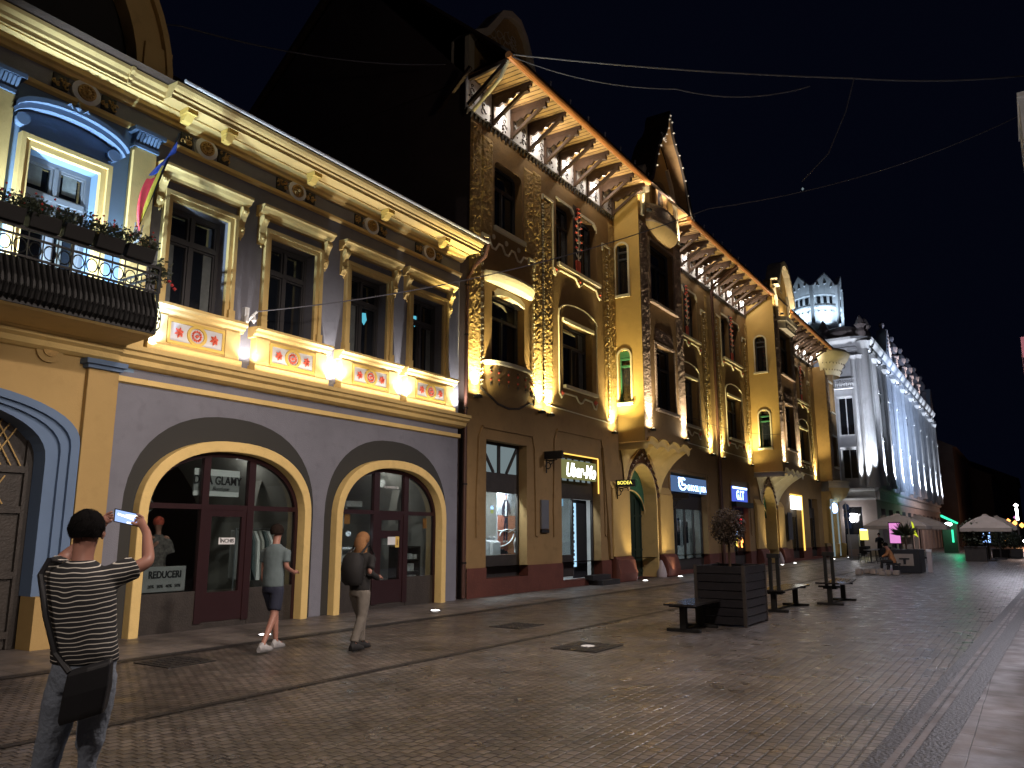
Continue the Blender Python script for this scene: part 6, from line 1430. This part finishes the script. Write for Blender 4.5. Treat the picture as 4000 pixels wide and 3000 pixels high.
def walker(base, fwd, H, label, top, bottom, legc, skin_leg, hairm, shoe_m, step=.28, arms=((-.2,.1),(.2,.25)), long_hair=False, jacket=False, bag=None):
    k = H/1.75; s = step
    J = {'pelvis': ((0,0,.95*k),.085), 'spine': ((0,0,1.12*k),.08), 'chest': ((0,.01,1.32*k),.085), 'neckb': ((0,.02,1.45*k),.06), 'neck': ((0,.03,1.53*k),(.05,.05)), 'headm': ((0,.05,1.645*k),.076), 'headt': ((0,.05,1.71*k),.05), 'nose': ((0,.15,1.63*k),(.014,.014)),
     'lsh': ((-.16,.02,1.36*k),.042), 'lel': ((-.21,arms[0][0],1.15*k),.04), 'lwr': ((-.18,arms[0][1],.98*k),.026), 'lhand': ((-.17,arms[0][1]+.04,.91*k),(.03,.018)),
     'rsh': ((.16,.02,1.36*k),.042), 'rel': ((.21,arms[1][0]-.1,1.15*k),.04), 'rwr': ((.17,arms[1][1],1.06*k),.026), 'rhand': ((.15,arms[1][1]+.08,1.09*k),(.03,.018)),
     'lhip': ((-.08,0,.88*k),.09), 'lkn': ((-.085,s*.55+.05,.49*k),.056), 'lan': ((-.085,s*.9,.09*k),.036), 'ltoe': ((-.085,s*.9+.17,.035),.034),
     'rhip': ((.08,0,.88*k),.09), 'rkn': ((.085,-s*.2,.49*k),.056), 'ran': ((.085,-s,.12*k),.036), 'rtoe': ((.085,-s+.15,.04),.034)}
    E_ = [('pelvis','spine'),('spine','chest'),('chest','neckb'),('neckb','neck'),('neck','headm'),('headm','headt'),('headm','nose'),('chest','lsh'),('lsh','lel'),('lel','lwr'),('lwr','lhand'),('chest','rsh'),('rsh','rel'),('rel','rwr'),('rwr','rhand'),('pelvis','lhip'),('lhip','lkn'),('lkn','lan'),('lan','ltoe'),('pelvis','rhip'),('rhip','rkn'),('rkn','ran'),('ran','rtoe')]
    for q in 'lr':
        p = J[q+'hand'][0]
        for i in range(4):
            J[f'{q}g{i}'] = ((p[0]+.012*(i-1.5), p[1]+.05, p[2]-.035-.004*i), .008); E_.append((q+'hand', f'{q}g{i}'))
        J[f'{q}gt'] = ((p[0]+(.03 if q == 'l' else -.03), p[1]+.03, p[2]+.005), .009); E_.append((q+'hand', f'{q}gt'))
    o, W = figure('person', base, fwd, J, E_, 'skin', label)
    al = [(-.13,.02,1.37*k,.068),(-.19,.02,1.36*k,.066),(-.207,arms[0][0]*.6,1.22*k,.06)]; ar = [(.13,.02,1.37*k,.068),(.19,.02,1.36*k,.066),(.207,(arms[1][0]-.1)*.6,1.22*k,.06)]
    if jacket:
        for l_, q in ((al, 'l'), (ar, 'r')): l_ += [(*J[q+'el'][0], .055), (*J[q+'wr'][0], .042)]
    cloth('jacket' if jacket else 'shirt', W, [(0,0,.88*k,.165,.125),(0,-.005,1.0*k,.16,.12),(0,0,1.14*k,.158,.115),(0,.005,1.28*k,.175,.12),(0,.012,1.37*k,.19,.115),(0,.015,1.42*k,.165,.10),(0,.02,1.46*k,.09,.08),(0,.025,1.48*k,.065,.06)], [al, ar], top, o, .016)
    lk, rk_ = J['lkn'][0], J['rkn'][0]; w1 = .075 if legc else .088
    L1 = [(-.083,.0,.86*k,.096),((-.085+lk[0])/2,lk[1]*.5,.68*k,.092),(lk[0],lk[1]*(1 if legc else .82),lk[2]+(0 if legc else .07),w1)]
    R1 = [(.083,.0,.86*k,.096),((.085+rk_[0])/2,rk_[1]*.5,.68*k,.092),(rk_[0],rk_[1]*(1 if legc else .82),rk_[2]+(0 if legc else .07),w1)]
    if legc: L1.append((J['lan'][0][0],J['lan'][0][1],J['lan'][0][2]+.02,.062)); R1.append((J['ran'][0][0],J['ran'][0][1],J['ran'][0][2]+.02,.062))
    cloth('trousers' if legc else 'shorts', W, [(0,0,.80*k,.15,.115),(0,0,.86*k,.165,.12),(0,0,.93*k,.155,.115)], [L1, R1], bottom, o, .016)
    for q, a_ in (('l', J['lan'][0]), ('r', J['ran'][0])):
        m = MB(); z0 = max(0, a_[2]-.09)
        rows = [[W((a_[0]+v*w_, a_[1]+u, z0+h_)) for v, h_ in ((-1,0),(1,0),(1,hh*.6),(.5,hh),(-.5,hh),(-1,hh*.6))] for u, w_, hh in ((-.08,.03,.08),(-.04,.042,.13),(.04,.045,.11),(.12,.05,.07),(.19,.04,.05),(.215,.015,.03))]
        m.loft(rows, True); m.poly(rows[0]); m.poly(rows[-1]); m.build('shoe', shoe_m, o, smooth=True)
    m = MB(); hair(m, W, (0,.03,1.665*k), .094, .108, .104, seed=3, tuft=.012); 
    if long_hair:
        m.loft([[W((.085*math.cos(a*PI/6+PI), .02-.09*abs(math.sin(a*PI/6)), z)) for a in range(7)] for z in (1.68*k,1.58*k)]+[[W((.105*math.cos(a*PI/6+PI)+.01*math.sin(a*2), .015-.105*abs(math.sin(a*PI/6)), z)) for a in range(7)] for z in (1.50*k,1.42*k)])
    if long_hair:
        rr = random.Random(4)
        m.loft([[W((.012*math.sin(z*30)+(rx+rr.uniform(-.006,.006))*math.cos(2*PI*a/14), -.015+(rx*.75)*math.sin(2*PI*a/14), z*k)) for a in range(14)] for z, rx in ((1.72,.03),(1.68,.085),(1.6,.10),(1.52,.105),(1.44,.10),(1.38,.07),(1.35,.02))], True)
    m.build('hair', hairm, o, smooth=True)
    m = MB(); [m.lathe([(0,-.007),(.009,0),(0,.007)], W((s_*.032,.132,1.655*k)), 6) for s_ in (-1, 1)]; m.build('eyes', 'ink', o)
    return o, W
walker((8.0, 9.35), (.90,.25), 1.78, 'walking person in grey t-shirt, dark shorts and white sneakers before the larger arch', 'tee', 'navy', False, True, 'hairb', 'sneak', .30, ((.05,.0),(.10,.28)))
o_, W = walker((8.75, 8.35), (.93,.1), 1.66, 'walking person with ginger hair, black jacket and beige trousers before the smaller arch', 'black', 'beige', True, False, 'hairg', 'black', .20, ((.02,.1),(.05,.2)), True, True)
t = root('backpack', tuple(W((0,-.2,1.15))), 'black backpack on the back of the walking person with ginger hair', 'bag')
m = MB(); rows = []
for z, hw, d in ((.92,.12,.12),(.98,.16,.17),(1.15,.17,.19),(1.3,.15,.16),(1.38,.10,.10)): rows.append([W((a*hw, -.13-b_*d, z)) for a, b_ in ((-1,0),(-1,.6),(-.6,1),(.6,1),(1,.6),(1,0))])
m.loft(rows, True); m.poly(rows[0]); m.poly(rows[-1]); m.build('pack', 'black', t, smooth=True); m = MB(); [m.tube([W((s*.11,-.14,1.36)), W((s*.12,.02,1.50)), W((s*.13,.14,1.35)), W((s*.13,-.1,1.02))], .02, 5) for s in (-1, 1)]; m.build('strap', 'black', t)
# seated and standing people by the terrace
def seated(base, fwd, label, top, bottom):
    J = {'pelvis': ((0,0,.50),.09), 'spine': ((0,.05,.68),.08), 'chest': ((0,.12,.90),.09), 'neckb': ((0,.18,1.02),(.07,.07)), 'headm': ((0,.25,1.17),(.08,.095)), 'headt': ((0,.26,1.25),(.05,.06)), 'lsh': ((-.16,.14,.98),.055), 'lel': ((-.2,.25,.75),.04), 'lwr': ((-.1,.42,.68),.026), 'rsh': ((.16,.14,.98),.055), 'rel': ((.2,.25,.75),.04), 'rwr': ((.1,.42,.68),.026), 'lkn': ((-.12,.45,.5),.06), 'lan': ((-.12,.47,.09),.036), 'ltoe': ((-.12,.62,.035),.034), 'rkn': ((.12,.45,.5),.06), 'ran': ((.12,.42,.09),.036), 'rtoe': ((.12,.57,.035),.034)}
    E_ = [('pelvis','spine'),('spine','chest'),('chest','neckb'),('neckb','headm'),('headm','headt'),('chest','lsh'),('lsh','lel'),('lel','lwr'),('chest','rsh'),('rsh','rel'),('rel','rwr'),('pelvis','lkn'),('lkn','lan'),('lan','ltoe'),('pelvis','rkn'),('rkn','ran'),('ran','rtoe')]
    o, W = figure('person', base, fwd, J, E_, 'skin', label)
    cloth('jacket', W, [(0,-.01,.44,.17,.13),(0,.0,.55,.165,.125),(0,.05,.70,.16,.12),(0,.12,.88,.175,.12),(0,.15,.96,.15,.10),(0,.17,1.02,.08,.07)], [[(-.13,.13,.94,.07),(-.19,.16,.93,.068),(-.2,.25,.76,.06),(-.12,.40,.69,.045)], [(.13,.13,.94,.07),(.19,.16,.93,.068),(.2,.25,.76,.06),(.12,.40,.69,.045)]], top, o, .02)
    cloth('trousers', W, [(0,0,.42,.16,.14),(0,0,.52,.16,.14)], [[(-.08,.02,.49,.1),(-.12,.44,.5,.078),(-.12,.46,.12,.06)], [(.08,.02,.49,.1),(.12,.44,.5,.078),(.12,.42,.12,.06)]], bottom, o, .02)
    m = MB(); hair(m, W, (0,.24,1.19), .09, .10, .10, seed=5); m.build('hair', 'hairk', o, smooth=True); return o
M['orj'] = paint('rust_jacket', (.30,.13,.05), .85, .1)
seated((37.6, 5.15), (-.2, 1), 'seated person in a rust-coloured jacket leaning forward by the terrace counter', 'orj', 'black')
t = root('stool', (37.6, 5.15, 0), 'dark box stool under the person in the rust jacket', 'stool'); m = MB(); m.box(37.35, 37.85, 4.9, 5.4, .36, .42); m.build('seat', 'ink', t); m = MB(); [m.box(x, x+.04, y, y+.04, 0, .36) for x in (37.37, 37.79) for y in (4.92, 5.34)]; m.build('leg', 'ink', t)
walker((62.3, 9.3), (-1,.1), 1.7, 'dark-dressed standing person before the palace doorway', 'black', 'black', True, False, 'hairk', 'black', .05, jacket=True)
walker((72, 3.6), (-1,.1), 1.7, 'dark-dressed standing person beside the green kiosk light', 'navy', 'black', True, False, 'hairk', 'black', .12, jacket=True)

# mannequin
J = {'pelvis': ((0,0,1.05),.08), 'chest': ((0,0,1.48),.08), 'neck': ((.01,0,1.68),(.045,.045)), 'headm': ((.02,.0,1.83),(.07,.085)), 'headt': ((.02,0,1.92),(.05,.055)), 'lsh': ((-.17,0,1.6),.05), 'lel': ((-.23,.05,1.32),.04), 'rsh': ((.17,0,1.6),.05), 'rel': ((.25,.08,1.34),.04), 'rwr': ((.12,.2,1.52),.03), 'lb': ((-.08,0,.5),.06), 'rb': ((.08,0,.5),.06)}
o, W = figure('mannequin', (8.5, 13.0), (0,-1), J, [('pelvis','chest'),('chest','neck'),('neck','headm'),('headm','headt'),('chest','lsh'),('lsh','lel'),('chest','rsh'),('rsh','rel'),('rel','rwr'),('pelvis','lb'),('pelvis','rb')], 'skin', 'red-haired mannequin in a patterned grey dress in the left shop window', cat='mannequin')
M['dress'] = paint('patterned_dress', (.09,.075,.07), .8, .7, 16)
cloth('dress', W, [(0,0,.62,.26,.19),(0,0,.9,.22,.16),(0,0,1.15,.16,.12),(0,0,1.4,.18,.12),(0,0,1.54,.16,.10),(0,0,1.64,.07,.06)], [[(-.13,0,1.52,.08),(-.19,.02,1.48,.08),(-.24,.05,1.3,.08)], [(.13,0,1.52,.08),(.2,.03,1.48,.08),(.26,.08,1.33,.08)]], 'dress', o, .02)
m = MB(); hair(m, W, (.02,0,1.86), .09, .10, .10, seed=6); m.build('wig', 'red', o, smooth=True)

# ================================================================== FLAG, FLOWERS, WIRES
t = root('flag', (7.15, 12.25, 6.6), 'blue, yellow and red flag on a slanting pole beside the balcony window', 'flag')
m = MB(); m.tube([(7.12,12.26,6.62),(7.38,11.62,8.42)], .016, 6); m.build('pole', 'iron', t)
m = MB(); m.tube([(7.12,12.28,6.45),(7.10,12.1,6.5),(7.13,12.2,6.75)], .03, 6)
for s in (-1, 1): m.tube([(7.12+s*.05*a*.4+.03*s*math.sin(a), 12.2-.01*a, 6.5+.06*a) for a in range(6)], .012, 5)
m.build('bracket', 'steel', t)
P0 = Vector((7.37,11.64,8.36)); P1 = Vector((7.14,12.2,6.72))
def fl(u, v):      # v = 0 at the pole, 1 at the free edge
    p = P0.lerp(P1, u); d = .52*v*(math.sin(PI*min(1,u*.95+.04))**.8); w = .035*math.sin(v*9+u*5)
    return (p.x-d*.62+w*.4, p.y+.02+w-.10*v, p.z-.30*v*(1-u)-.05*v)
cols_f = [('flag_blue', (.03,.06,.28)), ('flag_yellow', (.62,.50,.06)), ('flag_red', (.55,.04,.05))]
parts = ((0,.38,0,1), (.30,.92,0,.36), (.42,1.0,.36,1))
for (nm, cc), (u0, u1, v0, v1) in zip(cols_f, parts):
    m = MB(); m.loft([[fl(u0+(u1-u0)*j/10, v0+(v1-v0)*i/8) for i in range(9)] for j in range(11)]); m.build('cloth', paint(nm, cc, .8, .15, 8), t, smooth=True)
for i, (x0, x1, lb) in enumerate(((3.95,4.4,'leftmost visible flower box hung on the balcony rail'),(4.45,4.88,'second flower box from the left on the balcony rail'),(4.95,5.36,'middle flower box hung on the balcony rail'),(5.42,5.83,'fourth flower box from the left on the balcony rail'),(5.89,6.30,'flower box below the flag on the balcony rail'),(6.36,6.8,'flower box nearest the balcony corner'))):
    t = root('flower_box', ((x0+x1)/2, 11.2, 5.8), lb, 'flower box', 'flower boxes along the balcony rail')
    m = MB(); m.prismx([(11.12,5.80),(11.05,6.0),(11.33,6.0),(11.28,5.80)], x0, x1); m.build('trough', 'iron', t, bev=.01)
    m = MB(); r = random.Random(i); 
    for q in range(5): leafball(m, (x0+(x1-x0)*q/4, 11.18+r.uniform(-.05,.05), 6.08+r.uniform(-.02,.06)), .14, 130, .05, i*7+q)
    m.build('foliage', 'leaf', t); m = MB()
    for q in range(9): m.lathe([(0,-.02),(.02,0),(0,.02)], (r.uniform(x0,x1), 11.15+r.uniform(-.12,.12), 6.15+r.uniform(-.1,.15)), 5)
    m.build('blossoms', 'petal', t)
t = root('hanging_plant', (7.05, 11.25, 5.5), 'trailing plant with red blossoms at the balcony corner', 'plant'); m = MB(); leafball(m, (7.05,11.3,5.75), .17, 260, .06, 77, 1.4); m.build('foliage', 'leaf', t); m = MB(); [m.lathe([(0,-.03),(.035,0),(0,.03)], (7.15+.05*q, 11.2, 5.62-.05*q), 6) for q in range(3)]; m.build('blossoms', 'petal', t)
t = root('cable_anchor', (9.53, 12.2, 5.75), 'small white cable anchor between the first two upper windows', 'bracket'); m = MB(); m.box(9.48, 9.58, 12.3, 12.41, 5.55, 5.95); m.tube([(9.53,12.35,5.6),(9.53,12.15,5.75),(9.6,12.1,5.85)], .025, 6); m.lathe([(0,-.12),(.05,-.05),(.03,.05),(0,.1)], (9.45,12.2,5.68), 8); m.lathe([(0,-.1),(.05,-.03),(.03,.05),(0,.1)], (9.62,12.2,5.72), 8); m.build('fitting', 'shoe', t)
def cable(name, pts, r, mat, lb, seg=14, sag=0):
    P = [Vector(p) for p in pts]; out = []
    for a, b_ in zip(P, P[1:]):
        for i in range(seg): u = i/seg; p = a.lerp(b_, u); p.z -= sag*4*u*(1-u); out.append(p)
    out.append(P[-1]); m = MB(); m.tube(out, r, 5); return tag(m.build(name, mat), lb, 'cable')
M['cab'] = paint('grey_cable', (.10,.10,.12), .6, .1)
cable('overhead_cable', [(9.6,12.1,5.85),(16.1,5.3,8.7),(22.4,-.9,12.1)], .012, 'cab', 'long thin overhead cable crossing the facade windows up to the right', sag=.35)
cable('overhead_cable', [(16.6,10.85,14.75),(19.2,2.55,12.55),(22.8,-1,13.3)], .022, 'cab', 'upper overhead cable from the eaves corner across the night sky', sag=.1)
cable('overhead_cable', [(16.6,10.85,14.7),(17.35,6.4,12.6),(18.8,3.5,12.45)], .016, 'cab', 'second overhead cable sagging below the upper one', sag=.25)
cable('overhead_cable', [(19.2,2.55,12.55),(18.9,2.75,11.6),(18.2,3.1,10.3),(17.6,3.6,9.5)], .014, 'cab', 'short cable dropping from the upper cable to a small white weight', sag=0)
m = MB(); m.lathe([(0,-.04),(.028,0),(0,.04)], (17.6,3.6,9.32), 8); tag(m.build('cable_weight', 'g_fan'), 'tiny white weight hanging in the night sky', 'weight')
cable('overhead_cable', [(3.0,12.0,9.5),(9.39,15.16,13.03),(16.3,12.9,15.0)], .02, 'cab', 'dark pair of cables crossing the black sky at the top left', sag=.3)
cable('facade_cable', [(25.95,12.2,6.4),(31,11.2,6.3),(43,10.7,6.9)], .01, 'iron', 'thin dark cable running along the ochre house between its bays', sag=.25)

# ================================================================== LIGHT
YEL = (1,.80,.22); WARM = (1,.86,.55); WW = (1,.90,.72); COOL = (.80,.88,1); BLU = (.17,.52,1)
for x, y, z in UPL:
    spot('uplight_beam', (x, y-.08, z+.03), (x, y+.25, z+7), 1700, (1,.83,.38), 90, .9, .03); area('uplight_bar', (x, y-.02, z+.02), (x, y+.10, z+1.2), 17, (1,.88,.45), .34, .06)
for x, y, z in UPW:
    spot('uplight_beam', (x, y-.10, z+.03), (x, y+.30, z+6), 1100, (1,.84,.62), 72, .9, .03); area('uplight_bar', (x, y-.02, z+.02), (x, y+.08, z+1.2), 24, (1,.9,.72), .34, .06)
for x, y, z in UPH: spot('uplight_beam', (x, y, z), (x, y+.5, z+4), 420, (1,.80,.5), 85, .9, .03)
for x, y, z in EL: point('eaves_light', (x, y-.18, z+.02), 48, (1,.88,.72), .04)
point('gable_fill', (28.3, 10.9, 14.32), 18, (1,.82,.6), .06); spot('gable_fill', (28.3, 10.75, 14.35), (28.35, 11.2, 18), 700, (1,.82,.62), 100, .8, .06); point('gable_fill', (45.2, 10.3, 14.0), 40, (1,.80,.55), .06)  # fill lights without fittings, added to brighten the bay gables
point('shop_lamp', (18.3, 12.95, 2.55), 14, (.9,.95,1), .1); point('shop_lamp', (22.4, 12.95, 2.5), 12, (.7,.85,1), .1); spot('display_spot', (18.8, 14.2, 3.1), (20.0, 11.4, 0), 700, (.92,.95,1), 50, .4, .05); spot('display_spot', (22.9, 14.2, 3.1), (23.6, 11.6, 0), 300, (.75,.88,1), 40, .4, .05)
spot('bay_side_light', (25.4, 11.7, 5.3), (26.3, 11.9, 8.5), 330, (1,.78,.30), 95, 1, .04)
for x in (7.55, 9.56, 11.80, 14.02, 16.2):
    e = 240 if x > 11 else (80 if x > 8 else 70); spot('ledge_light', (x, 12.10, 4.78), (x, 12.40, 7.6), e, (1,.94,.90) if x > 8 else (.45,.65,1), 125, .6, .03)
for c in wins: area('ledge_strip', (c, 12.09, 4.75), (c, 12.30, 5.4), 3.2 if c > 9 else 2, (1,.89,.70), 1.9, .03)
area('ledge_strip', (13.0, 12.04, 4.74), (13.0, 12.06, 9), 30, (1,.90,.68), 6.6, .03)
area('ledge_strip', (9.2, 12.04, 4.74), (9.2, 12.06, 9), 4, (1,.90,.70), 3, .03)
spot('balcony_flood', (4.7, 11.85, 4.95), (5.9, 12.5, 6.5), 1700, (.62,.82,1), 88, .6, .04); spot('balcony_flood', (6.6, 11.9, 4.95), (6.9, 12.4, 7.2), 520, (.55,.78,1), 80, .9, .04); spot('balcony_flood', (7.55, 12.05, 4.95), (7.6, 12.4, 7.4), 150, (.35,.60,1), 90, .9, .03)
for x, y, _ in GL:
    spot('ground_light_beam', (x, y, .06), (x, y+.75, 3.2), 60 if x > 20 else 3, (1,.85,.5), 80, .8, .04)
for x in (26.4, 29.9): spot('portal_uplight', (x, 11.5, .1), (x+(28.1-x)*.3, 12.2, 4), 170, (1,.84,.50), 75, .9, .05)
for x in (44.0, 47.3): spot('portal_uplight', (x, 11.2, .1), (x+(45.6-x)*.3, 12.2, 4), 170, (1,.84,.52), 75, .9, .05)
for i, x in enumerate(cols): spot('palace_uplight', (x+.0, YP-.95, 5.3), (x, YP-.1, 16), 15000, COOL, 30, .9, .05)
for y in (10.15, 10.65, 12.35): spot('palace_uplight', (XP-.7, y, 5.3), (XP-.1, y, 15), 2200, (.92,.95,1), 34, .9, .05)
spot('palace_uplight', (XP-.8, YP-.6, 5.3), (XP+.2, YP+.1, 16), 4500, COOL, 40, .9, .05)
spot('palace_wash', (76, 2, 6), (82, 10, 14), 9000, (.50,.66,1), 115, 1, .3); spot('palace_wash', (58.5, 9.2, 10), (66, 10.6, 14), 1500, (.8,.85,1), 100, 1, .3)
for d in (21, -38.6, 81):
    a = PI+.2+math.radians(d); spot('tower_light', (TC[0]+3.0*math.cos(a), TC[1]+3.0*math.sin(a), 18.7), (TC[0]+1.4*math.cos(a), TC[1]+1.4*math.sin(a), 20.6), 600, (.60,.80,1), 95, .9, .06)
for x in cols[2:7]: spot('pinnacle_light', (x, YP-1.3, 16.9), (x, YP, 19.6), 420, (1,.86,.84), 70, .9, .05)
point('green_light', (79.0, 5.6, 2.3), 60, (.02,1,.4), .2)
point('pink_light', (45.6, 6.1, 1.7), 3, (1,.3,.8), .2)
point('far_light', (118, 1.3, 2.6), 420, (1,.45,.2), .3)
spot('bay_edge_light', (15.5, -.55, 5.5), (17.8, -.7, 9.5), 160, (1,.96,.9), 70, .8, .05)
spot('opposite_facade_light', (6.5, -2.6, 6.6), (10.5, 12.4, 1.2), 3700, (1,.87,.78), 48, .55, .25)
spot('opposite_facade_light', (0, -2.6, 6.6), (5.0, 12.4, 1.8), 1500, (1,.86,.76), 44, .6, .25)
def lamp(x, y, z, e, c, ang=158): spot('street_lamp_light', (x, y, z), (x, y, 0), e, c, ang, .35, .2)
lamp(8, 1.5, 9.6, 3000, (1,.84,.74)); lamp(-5, 2.6, 8.6, 1400, (1,.84,.74)); lamp(26, -.5, 9.2, 3000, (.92,.88,1)); lamp(52, 1, 8.6, 2000, (.88,.86,1)); lamp(90, 1, 8.6, 2400, (1,.7,.6))
point('street_lamp_spill', (9, 0, 8.2), 260, (1,.80,.66), .25)

w = bpy.data.worlds.new('World'); S.world = w; w.use_nodes = True
bgn = w.node_tree.nodes['Background']; bgn.inputs[0].default_value = (.10,.14,.42,1); bgn.inputs[1].default_value = .010

cam = bpy.data.cameras.new('Camera'); cam.sensor_width = 36; cam.lens = 36*3080/4000; cam.clip_end = 1500; cam.clip_start = .05
co = bpy.data.objects.new('Camera', cam); COL.objects.link(co); co.location = (0,0,1.65)
co.rotation_euler = (math.radians(90+10.754), 0, math.radians(33.052-90)); S.camera = co
S.view_settings.view_transform = 'Standard'; S.view_settings.look = 'None'; S.view_settings.exposure = 0; S.view_settings.gamma = 1
try: S.view_settings.use_curve_mapping = False
except Exception: pass
S.render.engine = 'CYCLES'
S.cycles.use_denoising = True; S.cycles.max_bounces = 5; S.cycles.transparent_max_bounces = 12; S.cycles.sample_clamp_indirect = 4
